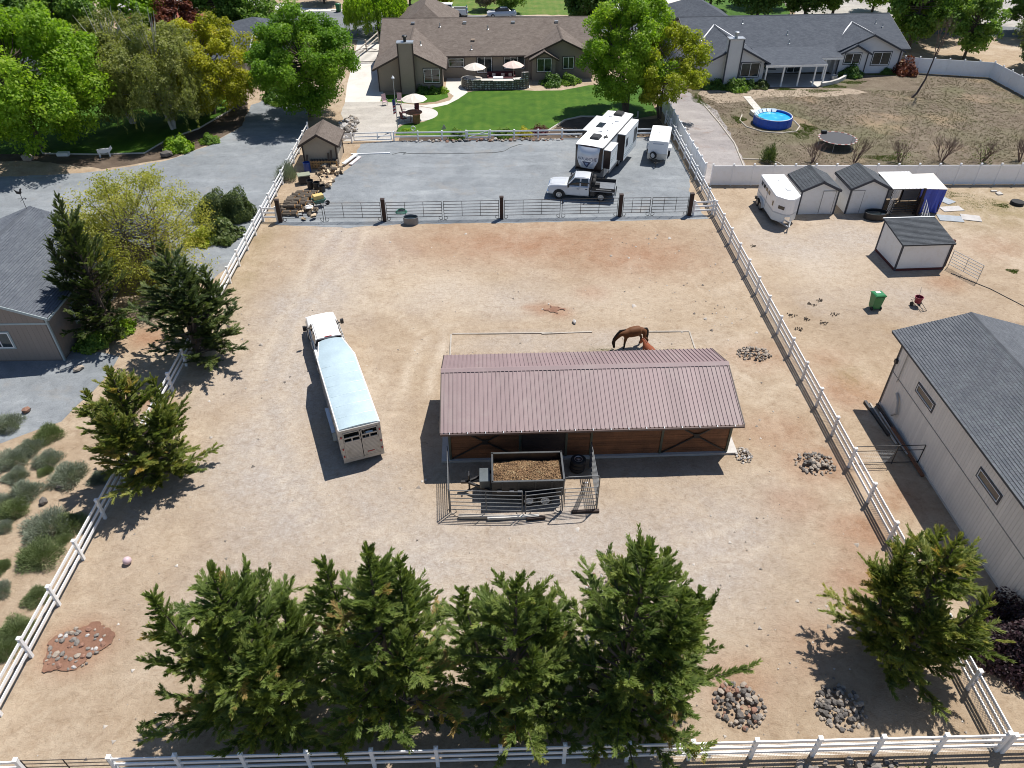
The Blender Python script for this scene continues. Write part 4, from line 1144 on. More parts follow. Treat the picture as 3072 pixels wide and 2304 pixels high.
def courses(parent, p0, p1, p2, p3, m, expo=0.15, tab=0.32, th=0.024, seed=1):
    """rows of real shingle tabs lapped over the slope, one part per row"""
    g = random.Random(seed)
    P0, P1, P2, P3 = (Vector(p) for p in (p0, p1, p2, p3))
    n = (P1 - P0).cross(P3 - P0).normalized()
    if n.z < 0: n = -n
    rows = max(2, int((P3 - P0).length / expo))
    up = (P3 - P0) / rows
    for r in range(rows):
        u0 = r / rows; u1 = min(1.0, (r + 1.25) / rows)
        a, b = P0.lerp(P3, u0), P1.lerp(P2, u0); c, d = P0.lerp(P3, u1), P1.lerp(P2, u1)
        L = (b - a).length; k = max(1, int(L / tab)); off = 0.5 * (r % 2)
        mb = MB(); uvs = []
        cuts = [0.0] + [(i + off + g.uniform(-0.04, 0.04)) / k for i in range(0 if off else 1, k)] + [1.0]
        for s0, s1 in zip(cuts, cuts[1:]):
            if s1 - s0 < 0.004: continue
            gp = 0.004 / L; t_ = th + g.uniform(-0.003, 0.004); dr = g.uniform(-0.008, 0.008)
            e0 = a.lerp(b, s0 + gp) - up * dr / expo * 0; e1 = a.lerp(b, s1 - gp); f0 = c.lerp(d, s0 + gp); f1 = c.lerp(d, s1 - gp)
            lo = n * 0.004; hi = n * (t_ + 0.012); hj = n * 0.006
            mb.add([e0 + lo, e1 + lo, e1 + hi, e0 + hi, f0 + hj * 0.2, f1 + hj * 0.2, f1 + hj, f0 + hj], [(0, 1, 2, 3), (3, 2, 6, 7), (0, 3, 7, 4), (1, 5, 6, 2)])
        me = bpy.data.meshes.new('shingle_course'); me.from_pydata(mb.v, [], mb.f)
        ul = me.uv_layers.new(name='UVMap')
        ax = (P1 - P0).normalized(); ay = n.cross(ax).normalized()
        if ay.z < 0: ay = -ay
        vs = [Vector(v) for v in mb.v]
        uvd = []
        for lp in me.loops:
            co = vs[lp.vertex_index] - P0
            uvd += [co.dot(ax) + off * 0.16, co.dot(ay)]
        ul.data.foreach_set('uv', uvd)
        me.materials.append(m)
        link(bpy.data.objects.new('shingle_course', me), parent)

def window(parent, o, u, w, h, trim=None, frame=WHITE_PAINT, mull=1, n=None, depth=0.05, hbar=False, tw=0.09, fk=0.06):
    """window in a wall: o = lower-left corner on the wall, u = unit vector along the wall, n = outward normal"""
    o = Vector(o); u = Vector(u).normalized(); n = Vector(n).normalized(); z = Vector((0, 0, 1))
    t = bpy.data.objects.new('window', None)
    def bd(mb, a0, a1, z0, z1, d0, d1):
        vs = []
        for q in (d0, d1):
            for (a, zz) in ((a0, z0), (a1, z0), (a1, z1), (a0, z1)):
                vs.append(o + u * a + z * zz + n * q)
        mb.add(vs, [(3, 2, 1, 0), (4, 5, 6, 7), (0, 1, 5, 4), (1, 2, 6, 5), (2, 3, 7, 6), (3, 0, 4, 7)])
    f = MB(); k = fk
    bd(f, 0, w, 0, k, -0.02, depth); bd(f, 0, w, h - k, h, -0.02, depth); bd(f, 0, k, k, h - k, -0.02, depth); bd(f, w - k, w, k, h - k, -0.02, depth)
    for i in range(mull):
        x = w * (i + 1) / (mull + 1); bd(f, x - 0.03, x + 0.03, k, h - k, -0.015, depth * 0.9)
    if hbar: bd(f, k, w - k, h * 0.62 - 0.02, h * 0.62 + 0.02, -0.015, depth * 0.9)
    fo = f.build('window', frame, parent)
    for i in range(mull + 1):
        x0 = w * i / (mull + 1) + 0.03; x1 = w * (i + 1) / (mull + 1) - 0.03
        g = MB(); bd(g, x0, x1, 0.03, h - 0.03, -0.01, 0.018); g.build('pane', GLASS, fo)
    if trim is not None:
        g = MB(); e = tw
        bd(g, -e, w + e, -e, -0.002, -0.01, 0.035); bd(g, -e, w + e, h + 0.002, h + e, -0.01, 0.035); bd(g, -e, -0.002, 0, h, -0.01, 0.035); bd(g, w + 0.002, w + e, 0, h, -0.01, 0.035)
        g.build('trim', trim, fo)
    return fo

# ================================================================== BARN
barn = thing('barn', 'long low barn with brown ribbed metal roof and dark plank front', 'barn', (-2.9, 27.1, 0), R_(1.0))
BROWN_METAL = mat('brown_metal_roof', (0.245, 0.178, 0.180), 0.58, 0.0, var=0.09, vs=0.8, spec=0.35, dirt=(0.275, 0.215, 0.208, 1), ov=0.07)
BW, ER, RY, ZE, ZR, YR = 15.32, 0.0, 3.78, 2.52, 3.60, 6.55
nsh = 17; wsh = BW / nsh
def rib_sheet(y0, z0, y1, z1):
    b = MB(); prof = []
    for k in range(4):
        x = k * wsh / 4
        prof += [(x, 0), (x + wsh * 0.155, 0), (x + wsh * 0.170, 0.042), (x + wsh * 0.215, 0.042), (x + wsh * 0.230, 0)]
    prof.append((wsh, 0))
    d = Vector((0, y1 - y0, z1 - z0)).normalized(); n = Vector((0, -d.z, d.y))
    if n.z < 0: n = -n
    top = [[(x, y0 + n.y * h, z0 + n.z * h) for x, h in prof], [(x, y1 + n.y * h, z1 + n.z * h) for x, h in prof]]
    b.loft(top, closed=False, cap=False)
    bot = [[(x, y0 + n.y * (h - .006), z0 + n.z * (h - .006)) for x, h in prof], [(x, y1 + n.y * (h - .006), z1 + n.z * (h - .006)) for x, h in prof]]
    b.loft(bot, closed=False, cap=False)
    m = len(prof)
    for k in range(m - 1):
        b.f.append((k, k + 1, 2 * m + k + 1, 2 * m + k)); b.mi.append(0)
    me = bpy.data.meshes.new('roof_sheet'); me.from_pydata(b.v, [], b.f); me.materials.append(BROWN_METAL)
    return me
fs_, rs_ = rib_sheet(0.0, ZE, RY, ZR), rib_sheet(YR, ZE, RY, ZR)
for k in range(nsh):
    inst('roof_sheet', fs_, barn, (k * wsh, 0, 0)); inst('roof_sheet', rs_, barn, (k * wsh, 0, 0))
cap = MB()
dF = Vector((0, -RY, ZE - ZR)).normalized() * 0.22; dB = Vector((0, YR - RY, ZE - ZR)).normalized() * 0.22
cap.prism([(RY + dF.y, ZR + dF.z + 0.045), (RY, ZR + 0.075), (RY + dB.y, ZR + dB.z + 0.045), (RY + dB.y, ZR + dB.z + 0.03), (RY, ZR + 0.055), (RY + dF.y, ZR + dF.z + 0.03)], -0.04, BW + 0.04, 'X')
cap.build('ridge_cap', BROWN_METAL, barn)
for x in (-0.02, BW + 0.02):
    b = MB(); b.bar((x, 0.0, ZE - 0.03), (x, RY, ZR - 0.03), 0.05, 0.12); b.bar((x, YR, ZE - 0.03), (x, RY, ZR - 0.03), 0.05, 0.12); b.build('rake_trim', TRIM_BROWN, barn)
gt = MB(); gt.bx(-0.02, BW + 0.02, -0.10, 0.0, ZE - 0.13, ZE - 0.02); gt.build('gutter', WHITE_VINYL if False else mat('bronze_gutter', (0.10, 0.07, 0.065), 0.4, 0.3), barn)
for k in range(17):
    ubox('gutter_strap', GALV, barn, 0.45 + k * 0.9 - 0.02, 0.45 + k * 0.9 + 0.02, -0.11, 0.06, ZE - 0.005, ZE + 0.012)
PLANK = mat('stained_plank', (0.17, 0.072, 0.032), 0.7, var=0.4, vs=1.6, bump=0.3, ov=0.22)
DARKP = mat('dark_bay_plank', (0.05, 0.032, 0.025), 0.8, var=0.3)
STEELG = mat('green_steel', (0.09, 0.10, 0.075), 0.55, 0.2, var=0.2)
wy = 0.62; X0w, X1w = 0.38, BW - 0.34
posts_x = [X0w, 4.02, 6.42, 7.72, 11.42, X1w]
for x in posts_x:
    ubox('frame_post', STEELG, barn, x - 0.06, x + 0.06, wy - 0.08, wy + 0.06, 0.0, 2.62)
for (a, b) in zip(posts_x, posts_x[1:]):
    op = (a == 4.02)                       # this bay is closed with darker planks than its neighbours
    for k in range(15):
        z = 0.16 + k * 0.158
        ubox('plank', PLANK if not op else DARKP, barn, a + 0.07, b - 0.07, wy - 0.03 + 0.004 * (k % 3), wy + 0.02 + 0.004 * (k % 3), z, z + 0.151)
for (a, b) in ((X0w, 4.02), (11.42, X1w)):
    for p, q in (((a, 0.2), (b, 2.5)), ((a, 2.5), (b, 0.2))):
        MB().bar((a + .08, wy - 0.075, p[1]), (b - .08, wy - 0.075 - (0.03 if p[1] < 1 else 0), q[1]), 0.03, 0.075).build('cross_brace', BLACK_METAL, barn)
    MB().box(((a + b) / 2, wy - 0.11, 1.35), (0.30, 0.02, 0.30)).build('brace_plate', BLACK_METAL, barn)
for x in (X0w, X1w):                     # end walls
    for k in range(15):
        z = 0.16 + k * 0.158
        ubox('plank', PLANK, barn, x - 0.03, x + 0.03, wy + 0.07, YR - 0.4, z, z + 0.151)
    b = MB(); b.prism([(wy, 2.53), (YR - 0.35, 2.53), (RY, ZR - 0.12)], x - 0.025, x + 0.025, 'X'); b.build('gable', PLANK, barn)
for k in range(15):
    z = 0.16 + k * 0.158
    for (a, b) in ((X0w, 4.0), (7.72, 11.4)):
        ubox('plank', PLANK, barn, a + 0.07, b - 0.07, YR - 0.42, YR - 0.37, z, z + 0.151)
b = MB(); b.bx(-0.1, BW + 0.25, wy - 0.18, YR - 0.2, -0.05, 0.14); b.build('footing', TAN_CONC, barn)
# timbers edging the run behind the barn
OLDWOOD = mat('weathered_wood', (0.40, 0.36, 0.31), 0.9, var=0.25, vs=2.5)
for lb, a, b in (('weathered edging timber behind the barn, left end', (-2.95, 37.0), (-2.98, 39.3)), ('long thin timber edging the far side of the barn run', (-2.9, 39.35), (3.6, 39.3)), ('pale timber edging behind the barn left of the horses', (2.9, 39.22), (6.2, 39.35)),
                 ('pale edging timber behind the grazing horse', (8.6, 39.3), (12.5, 39.25)), ('pale edging timber behind the barn, right end', (12.55, 39.2), (12.5, 37.2))):
    t = MB().bar((*a, 0.03), (*b, 0.03), 0.09, 0.06).build('edging_timber', OLDWOOD); tag(t, lb, 'timber', 'edging timbers behind the barn')

# ================================================================== RIGHT WORKSHOP
shop = thing('workshop', 'tan workshop with grey shingle roof at the right edge', 'building', (21.95, 13.0, 0))
SIDING = mat('tan_siding', (0.72, 0.675, 0.61), 0.8, var=0.06, vs=0.8, ov=0.05)
SL, SW = 18.85, 7.5
for k in range(int(SL / 0.203)):
    y = k * 0.203
    for z0, z1 in ((0.12, 2.36), (2.40, 4.30)):
        ubox('siding_board', SIDING, shop, 0.0, 0.02, y + 0.006, y + 0.197, z0, z1)
for k in range(int(SW / 0.203)):
    x = k * 0.203; zt = 4.25 + 1.1 * (1 - abs((x + 0.1) / (SW / 2) - 1))
    for z0, z1 in ((0.12, 2.36), (2.40, zt)):
        ubox('siding_board', SIDING, shop, x + 0.006, x + 0.197, SL - 0.02, SL, z0, z1)
b = MB(); b.bx(0.015, SW, 0, SL - 0.015, 0.0, 4.2); b.prism([(0.05, 4.2), (SW - 0.05, 4.2), (SW / 2, 5.25)], 0.0, SL - 0.02, 'Y'); b.build('wall_core', mat('siding_groove', (0.34, 0.32, 0.29), 0.9), shop)
ubox('band', mat('siding_band', (0.20, 0.19, 0.18), 0.8), shop, -0.012, 0.03, 0, SL, 2.355, 2.405)
ubox('footing', TAN_CONC, shop, -0.02, 0.05, 0, SL, 0.0, 0.12)
ubox('corner_trim', mat('dark_corner', (0.10, 0.085, 0.075), 0.7), shop, -0.02, 0.09, SL - 0.06, SL + 0.02, 0.0, 4.22)
ex, zr_, ze_ = 0.22, 5.47, 4.33
pr = [(-ex, SL + 1.0), (SW / 2, SL + 1.0)]
roofW = slab(shop, 'roof_deck', (-ex, -0.5, ze_), (-ex, SL + 1.0, ze_), (SW / 2, SL + 1.0, zr_), (SW / 2, -0.5, zr_), 0.14, SH_SHOP)
roofE = slab(shop, 'roof_deck', (SW + ex, SL + 1.0, ze_), (SW + ex, -0.5, ze_), (SW / 2, -0.5, zr_), (SW / 2, SL + 1.0, zr_), 0.14, SH_SHOP)
courses(roofW, (-ex, -0.5, ze_), (-ex, SL + 1.0, ze_), (SW / 2, SL + 1.0, zr_), (SW / 2, -0.5, zr_), SH_SHOP, 0.145)
courses(roofE, (SW + ex, SL + 1.0, ze_), (SW + ex, -0.5, ze_), (SW / 2, -0.5, zr_), (SW / 2, SL + 1.0, zr_), SH_SHOP, 0.145, seed=5)
MB().prism([(SW / 2 - 0.16, zr_ - 0.02), (SW / 2, zr_ + 0.045), (SW / 2 + 0.16, zr_ - 0.02)], -0.5, SL + 1.0, 'Y').build('ridge_cap', SH_SHOP, shop)
for (ya, yb) in ((27.65, 29.3), (21.48, 23.12), (16.0, 17.6)):
    window(shop, (0.0, yb - 13.0, 3.0), (0, -1, 0), yb - ya, 0.42, TRIM_NAVY, WHITE_PAINT, 0, (-1, 0, 0), tw=0.09, fk=0.028)
DP = mat('grey_downpipe', (0.45, 0.42, 0.38), 0.5)
MB().tube([(-0.06, 18.0, 4.2), (-0.06, 18.0, 2.2)], 0.03, 6).build('conduit', DP, shop)
MB().tube([(-0.08, 17.6, 1.75), (-0.12, 17.2, 1.55), (-0.12, 16.9, 0.9), (-0.12, 17.2, 0.5)], 0.07, 8).build('vent_pipe', DP, shop)
MB().box((-0.07, SL - 0.15, 3.1), (0.14, 0.2, 0.22)).build('wall_lamp', BLACK_METAL, shop)
# lumber and pipes leaning by the workshop wall
for i, (lb, a, b, w, m) in enumerate([('long dark board lying along the workshop wall, nearest the wall', (21.7, 31.6, 0.12), (21.75, 27.6, 0.12), 0.12, TRIM_BROWN), ('pale pole lying beside the workshop wall', (21.35, 31.7, 0.10), (21.4, 28.3, 0.10), 0.09, OLDWOOD),
    ('rusty board on the ground by the workshop wall', (21.6, 29.4, 0.3), (21.72, 25.9, 0.10), 0.14, mat('rust_wood', (0.17, 0.075, 0.04), 0.9)), ('grey pipe lying beside the workshop wall', (21.5, 30.8, 0.2), (21.55, 27.4, 0.2), 0.07, GALV), ('dark plank at the corner of the workshop', (21.15, 31.9, 0.08), (21.3, 29.0, 0.08), 0.16, BLACK_METAL)]):
    tag(MB().bar(a, b, w, w * 0.8).build('lumber_piece', m), lb, 'lumber', 'lumber along the workshop wall')
gt_ = thing('pipe_gate', 'black pipe gate between the lattice fence and the workshop', 'gate', (18.35, 26.92, 0))
for z in (0.08, 0.95, 1.28): MB().cyl((0, 0, z), (3.6, 0.04, z), 0.022, n=6).build('rail', BLACK_METAL, gt_)
for x in (0.02, 2.2, 3.58): MB().cyl((x, 0, 0), (x, 0, 1.3), 0.024, n=6).build('upright', BLACK_METAL, gt_)
nt = MB()
for k in range(8): nt.bar((0.05, 0.01, 0.15 + 0.1 * k), (2.15, 0.01, 0.15 + 0.1 * k), 0.004)
for k in range(20): nt.bar((0.1 + 0.105 * k, 0.014, 0.1), (0.1 + 0.105 * k, 0.014, 0.94), 0.004)
nt.build('wire_net', GALV, gt_)

# ================================================================== LEFT GARAGE
gar = thing('garage', 'tan garage with blue-grey shingle roof at the left edge', 'building', (-37.0, 37.1, 0))
TAUPE = mat('taupe_siding', (0.27, 0.225, 0.195), 0.8, var=0.06, vs=0.8)
TRIM_BLUE = mat('pale_blue_trim', (0.36, 0.42, 0.43), 0.6, var=0.06)
GW, GL, gz, gr = 10.2, 10.2, 3.25, 5.32
for k in range(int(GW / 0.305)):
    x = k * 0.305; zt = gz + (gr - gz) * (1 - abs((x + 0.15) / (GW / 2) - 1)) - 0.12
    for z0, z1 in ((0.1, 2.70), (2.82, zt)):
        if z1 > z0: ubox('siding_board', TAUPE, gar, x + 0.004, x + 0.301, -0.02, 0.0, z0, z1)
for k in range(int(GL / 0.305)):
    ubox('siding_board', TAUPE, gar, GW, GW + 0.02, k * 0.305 + 0.004, k * 0.305 + 0.301, 0.1, gz)
b = MB(); b.bx(0.0, GW, 0.0, GL, 0, gz); b.prism([(0.05, gz), (GW - 0.05, gz), (GW / 2, gr - 0.12)], 0.0, GL, 'Y'); b.build('wall_core', mat('taupe_groove', (0.19, 0.155, 0.135), 0.9), gar)
ubox('band', TRIM_BLUE, gar, 0, GW, -0.045, -0.005, 2.70, 2.82)
ubox('corner_trim', TRIM_BLUE, gar, GW - 0.05, GW + 0.045, -0.05, 0.08, 0.0, 3.2)
window(gar, (6.2, -0.02, 1.05), (1, 0, 0), 1.4, 1.10, TRIM_BLUE, WHITE_PAINT, 1, (0, -1, 0))
window(gar, (GW + 0.02, 2.6, 1.1), (0, 1, 0), 1.7, 1.25, TRIM_BLUE, WHITE_PAINT, 1, (1, 0, 0))
ov = 0.3
e0, e1 = (GW + ov, -0.25, gz + 0.02), (GW + ov, GL + 0.45, gz + 0.02); r0, r1 = (GW / 2, -0.25, gr), (GW / 2, GL + 0.45, gr)
w0, w1 = (-ov, -0.25, gz + 0.02), (-ov, GL + 0.45, gz + 0.02)
rE = slab(gar, 'roof_deck', e0, e1, r1, r0, 0.14, SH_GREY); rW = slab(gar, 'roof_deck', w1, w0, r0, r1, 0.14, SH_GREY)
courses(rE, e0, e1, r1, r0, SH_GREY, 0.15, seed=9); courses(rW, w1, w0, r0, r1, SH_GREY, 0.15, seed=10)
MB().prism([(GW / 2 - 0.16, gr - 0.03), (GW / 2, gr + 0.045), (GW / 2 + 0.16, gr - 0.03)], -0.25, GL + 0.45, 'Y').build('ridge_cap', SH_GREY, gar)
b = MB(); b.bar((GW + ov, -0.27, gz - 0.05), (GW / 2, -0.27, gr - 0.08), 0.04, 0.17); b.build('fascia', TRIM_BLUE, gar)
b = MB(); b.bar((GW + ov + 0.02, -0.25, gz - 0.08), (GW + ov + 0.02, GL + 0.45, gz - 0.08), 0.10, 0.10); b.build('gutter', TRIM_BLUE, gar)
# a small cross wing on the far side
b = MB(); b.bx(8.6, 13.0, 9.0, 12.4, 0, 3.0); b.build('wing_wall', TAUPE, gar)
slab(gar, 'wing_roof', (13.3, 8.7, 3.0), (13.3, 12.8, 3.0), (10.7, 12.8, 4.2), (10.7, 8.7, 4.2), 0.12, SH_GREY); slab(gar, 'wing_roof', (8.1, 12.8, 3.0), (8.1, 8.7, 3.0), (10.7, 8.7, 4.2), (10.7, 12.8, 4.2), 0.12, SH_GREY)
vane = thing('weather_vane', 'dark rooster weather vane on the garage ridge', 'weather vane', (-31.9, 47.3, gr))
b = MB(); b.cyl((0, 0, 0), (0, 0, 1.1), 0.018, n=6); b.build('rod', BLACK_METAL, vane)
b = MB(); b.bar((-0.3, 0, 0.75), (0.3, 0, 0.75), 0.02); b.bar((0, -0.3, 0.70), (0, 0.3, 0.70), 0.02); b.prism([(0.3, 0.75), (0.2, 0.82), (0.2, 0.68)], -0.01, 0.01, 'Y'); b.build('arrow', BLACK_METAL, vane)
b = MB(); b.prism([(-0.22, 1.12), (-0.30, 1.42), (-0.12, 1.28), (0.02, 1.26), (0.10, 1.45), (0.20, 1.50), (0.24, 1.42), (0.16, 1.36), (0.14, 1.18), (0.02, 1.06)], -0.015, 0.015, 'Y'); b.build('rooster', BLACK_METAL, vane)

# ================================================================== HOUSES
STUCCO = mat('taupe_stucco', (0.30, 0.25, 0.20), 0.9, var=0.07, vs=0.8, bump=0.3, bs=20)
STUCCO_D = mat('dark_taupe_stucco', (0.255, 0.21, 0.17), 0.9, var=0.07, vs=0.8, bump=0.3, bs=20)
PALEWALL = mat('pale_grey_siding', (0.62, 0.62, 0.63), 0.8, var=0.05, vs=0.8)
WARMWALL = mat('pale_beige_siding', (0.60, 0.55, 0.48), 0.8, var=0.05, vs=0.8)

def wall_prism(parent, name, poly, y0, y1, axis, m):
    return MB().prism(poly, y0, y1, axis).build(name, m, parent)

def gable_roof(parent, a0, a1, b0, b1, ze, zr, along, m, ov=0.4, fascia=None, mid=None, th=0.16, front_only=False):
    """two slopes; along='Y': ridge runs in Y from b0 to b1, eaves at x=a0 and a1. along='X': ridge in X from b0..b1, eaves at y=a0,a1"""
    mid = (a0 + a1) / 2 if mid is None else mid
    def P(a, b, z): return (a, b, z) if along == 'Y' else (b, a, z)
    s1 = slab(parent, 'roof_slope', P(a0, b0, ze), P(a0, b1, ze), P(mid, b1, zr), P(mid, b0, zr), th, m)
    s2 = slab(parent, 'roof_slope', P(a1, b1, ze), P(a1, b0, ze), P(mid, b0, zr), P(mid, b1, zr), th, m)
    cp = MB()
    sec = lambda b: [P(mid - 0.15, b, zr - 0.03), P(mid, b, zr + 0.04), P(mid + 0.15, b, zr - 0.03), P(mid, b, zr - 0.08)]
    cp.loft([sec(b0), sec(b1)]); cp.build('ridge_cap', m, parent)
    if fascia is not None:
        for b in (b0, b1):
            f = MB(); e = 0.02 if b == b1 else -0.02
            f.bar(P(a0, b + e, ze - 0.09), P(mid, b + e, zr - 0.09), 0.04, 0.20); f.bar(P(a1, b + e, ze - 0.09), P(mid, b + e, zr - 0.09), 0.04, 0.20); f.build('fascia', fascia, parent)
        for a in (a0 - 0.02, a1 + 0.02): MB().bar(P(a, b0, ze - 0.1), P(a, b1, ze - 0.1), 0.08, 0.12).build('gutter', fascia, parent)
    return s1, s2

def hip_roof(parent, x0, x1, y0, y1, ze, zr, m, th=0.15):
    cx = (x0 + x1) / 2; h = (x1 - x0) / 2
    if y1 - y0 >= x1 - x0:
        a, b = (cx, y0 + h, zr), (cx, y1 - h, zr)
        slab(parent, 'roof_slope', (x0, y0, ze), (x0, y1, ze), b, a, th, m); slab(parent, 'roof_slope', (x1, y1, ze), (x1, y0, ze), a, b, th, m)
        slab(parent, 'roof_slope', (x0, y0, ze), (x1, y0, ze), a, a, th, m); slab(parent, 'roof_slope', (x1, y1, ze), (x0, y1, ze), b, b, th, m)
    else:
        h = (y1 - y0) / 2; cy_ = (y0 + y1) / 2; a, b = (x0 + h, cy_, zr), (x1 - h, cy_, zr)
        slab(parent, 'roof_slope', (x0, y0, ze), (x1, y0, ze), b, a, th, m); slab(parent, 'roof_slope', (x1, y1, ze), (x0, y1, ze), a, b, th, m)
        slab(parent, 'roof_slope', (x1, y0, ze), (x1, y1, ze), b, b, th, m); slab(parent, 'roof_slope', (x0, y1, ze), (x0, y0, ze), a, a, th, m)

def chimney(parent, x0, x1, y0, y1, zt, wall, trim, capm, flue):
    c = MB(); c.bx(x0, x1, y0, y1, 0, zt); co = c.build('chimney', wall, parent)
    for x in (x0, x1):
        MB().box((x, y0, zt / 2), (0.14, 0.14, zt - 0.02)).build('corner_trim', trim, co)
    k = MB(); k.bx(x0 - 0.1, x1 + 0.1, y0 - 0.1, y1 + 0.1, zt, zt + 0.14); k.build('chimney_cap', capm, co)
    f = MB(); cx, cy2 = (x0 + x1) / 2, (y0 + y1) / 2
    f.cyl((cx, cy2, zt + 0.14), (cx, cy2, zt + 0.6), 0.17, n=12); f.lathe([(0.30, 0), (0.30, 0.12), (0.2, 0.2)], 14, (cx, cy2, zt + 0.6)); f.build('flue', flue, co)

def roof_vent(parent, x, y, z, kind, m):
    b = MB()
    if kind == 'box': b.box((x, y, z + 0.08), (0.45, 0.35, 0.22))
    else: b.lathe([(0.16, 0), (0.07, 0.06), (0.06, 0.45)], 10, (x, y, z)); 
    b.build('roof_vent', m, parent)

# ---- brown house
h1 = thing('brown_house', 'taupe house with brown shingle roof facing the lawn', 'house', (-13.7, 89.4, 0), R_(0.9))
ze1, zr1 = 2.68, 5.2
b = MB(); b.bx(0.5, 25.9, 5.0, 20.0, 0, 2.75); b.build('wall', STUCCO, h1)
for x in (0.5, 25.9 - 0.2): wall_prism(h1, 'gable_wall', [(4.9, 2.7), (20.0, 2.7), (12.6, 5.02)], x, x + 0.2, 'X', STUCCO)
gable_roof(h1, 4.55, 20.6, 0.0, 26.5, ze1, zr1, 'X', SH_BROWN, fascia=TRIM_BROWN, mid=12.6)
# left wing with chimney
b = MB(); b.bx(0.35, 7.75, 0.0, 6.0, 0, 2.62); b.build('wing_wall', STUCCO, h1)
wall_prism(h1, 'gable_wall', [(0.35, 2.6), (7.75, 2.6), (4.05, 4.42)], 0.0, 0.2, 'Y', STUCCO)
gable_roof(h1, -0.2, 8.3, -0.42, 10.6, 2.58, 4.62, 'Y', SH_BROWN, fascia=TRIM_BROWN, mid=4.05)
chimney(h1, 2.95, 4.65, -0.75, 0.05, 5.45, STUCCO, TRIM_BROWN, GALV, BLACK_METAL)
for x in (0.36, 7.74): MB().box((x, -0.01, 1.28), (0.12, 0.12, 2.5)).build('corner_trim', TRIM_BROWN, h1)
window(h1, (5.65, -0.005, 0.95), (1, 0, 0), 1.85, 1.58, TRIM_BROWN, WHITE_PAINT, 1, (0, -1, 0))
window(h1, (8.4, 4.995, 1.30), (1, 0, 0), 1.85, 0.98, TRIM_BROWN, WHITE_PAINT, 0, (0, -1, 0), hbar=True)
window(h1, (11.85, 4.995, 0.60), (1, 0, 0), 1.8, 1.92, TRIM_BROWN, WHITE_PAINT, 1, (0, -1, 0))
window(h1, (15.15, 4.995, 1.05), (1, 0, 0), 2.5, 1.46, TRIM_BROWN, WHITE_PAINT, 2, (0, -1, 0))
# right wing with a small projecting gable
b = MB(); b.bx(18.0, 26.0, 4.2, 9.0, 0, 2.62); b.build('wing_wall', STUCCO_D, h1)
wall_prism(h1, 'gable_wall', [(18.0, 2.6), (26.2, 2.6), (22.1, 4.42)], 4.2, 4.4, 'Y', STUCCO_D)
gable_roof(h1, 17.6, 26.6, 3.8, 10.6, 2.58, 4.62, 'Y', SH_BROWN, fascia=TRIM_BROWN, mid=22.1)
b = MB(); b.bx(18.5, 21.3, 3.2, 4.25, 0, 2.62); b.build('bay_wall', STUCCO_D, h1)
wall_prism(h1, 'gable_wall', [(18.5, 2.6), (21.3, 2.6), (19.9, 3.32)], 3.2, 3.35, 'Y', STUCCO_D)
gable_roof(h1, 18.15, 21.65, 2.85, 6.5, 2.56, 3.5, 'Y', SH_BROWN, fascia=TRIM_BROWN)
window(h1, (19.05, 3.195, 1.15), (1, 0, 0), 1.75, 1.5, TRIM_BROWN, WHITE_PAINT, 1, (0, -1, 0))
window(h1, (22.3, 4.195, 1.2), (1, 0, 0), 1.3, 1.35, TRIM_BROWN, WHITE_PAINT, 1, (0, -1, 0))
hip_roof(h1, 0.8, 9.4, 14, 28, 2.7, 5.6, SH_BROWN)
b = MB(); b.bx(1.3, 8.9, 19.5, 27.4, 0, 2.8); b.build('garage_wall', STUCCO, h1)
for x, k in ((3.9, 'box'), (10.4, 'box'), (16.5, 'box'), (22.0, 'box')): roof_vent(h1, x, 11.3, 4.8, k, GALV)
for x, y in ((7.3, 10.6), (11.2, 5.8), (13.3, 10.0)): roof_vent(h1, x, y, ze1 + (y - 4.55) * 0.313, 'pipe', GALV)
roof_vent(h1, 11.4, 7.6, ze1 + 3.05 * 0.313, 'box', mat('tan_vent', (0.36, 0.27, 0.2), 0.6))
roof_vent(h1, 5.2, 4.2, 4.05, 'pipe', GALV)

# ---- blue-grey house
h2 = thing('grey_house', 'pale house with blue-grey shingle roof and covered porch at the top right', 'house', (24.7, 90.4, 0), R_(3.2))
b = MB(); b.bx(0.3, 27.0, 4.6, 18.5, 0, 2.75); b.build('wall', PALEWALL, h2)
for x in (0.3, 26.8): wall_prism(h2, 'gable_wall', [(4.5, 2.7), (18.5, 2.7), (11.4, 4.98)], x, x + 0.2, 'X', WARMWALL)
gable_roof(h2, 4.1, 19.0, -0.3, 27.5, 2.68, 5.2, 'X', SH_BLUE, fascia=TRIM_NAVY, mid=11.4)
b = MB(); b.bx(0.3, 7.5, 0.0, 6.0, 0, 2.62); b.build('wing_wall', PALEWALL, h2)
wall_prism(h2, 'gable_wall', [(0.3, 2.6), (7.5, 2.6), (3.9, 4.42)], 0.0, 0.2, 'Y', PALEWALL)
gable_roof(h2, -0.25, 8.05, -0.4, 9.6, 2.58, 4.62, 'Y', SH_BLUE, fascia=TRIM_NAVY, mid=3.9)
chimney(h2, 2.5, 4.2, -0.75, 0.05, 5.35, PALEWALL, TRIM_NAVY, GALV, GALV)
FLASH = mat('white_flashing', (0.75, 0.76, 0.78), 0.4)
for (xa, xb, zt, yt, ye, xm) in ((-0.25, 8.05, 4.62, 9.6, 4.2, 3.9), (17.3, 26.5, 4.62, 9.6, 4.4, 21.9)):
    for x in (xa, xb):
        v = MB(); v.bar((x, ye + 0.05, 2.64), (xm, yt + 0.02, 4.60), 0.16, 0.10); v.build('valley_flashing', FLASH, h2)
window(h2, (4.7, -0.005, 1.0), (1, 0, 0), 2.25, 1.6, TRIM_NAVY, WHITE_PAINT, 1, (0, -1, 0))
b = MB(); b.bx(17.9, 26.1, 3.6, 9.0, 0, 2.62); b.build('wing_wall', PALEWALL, h2)
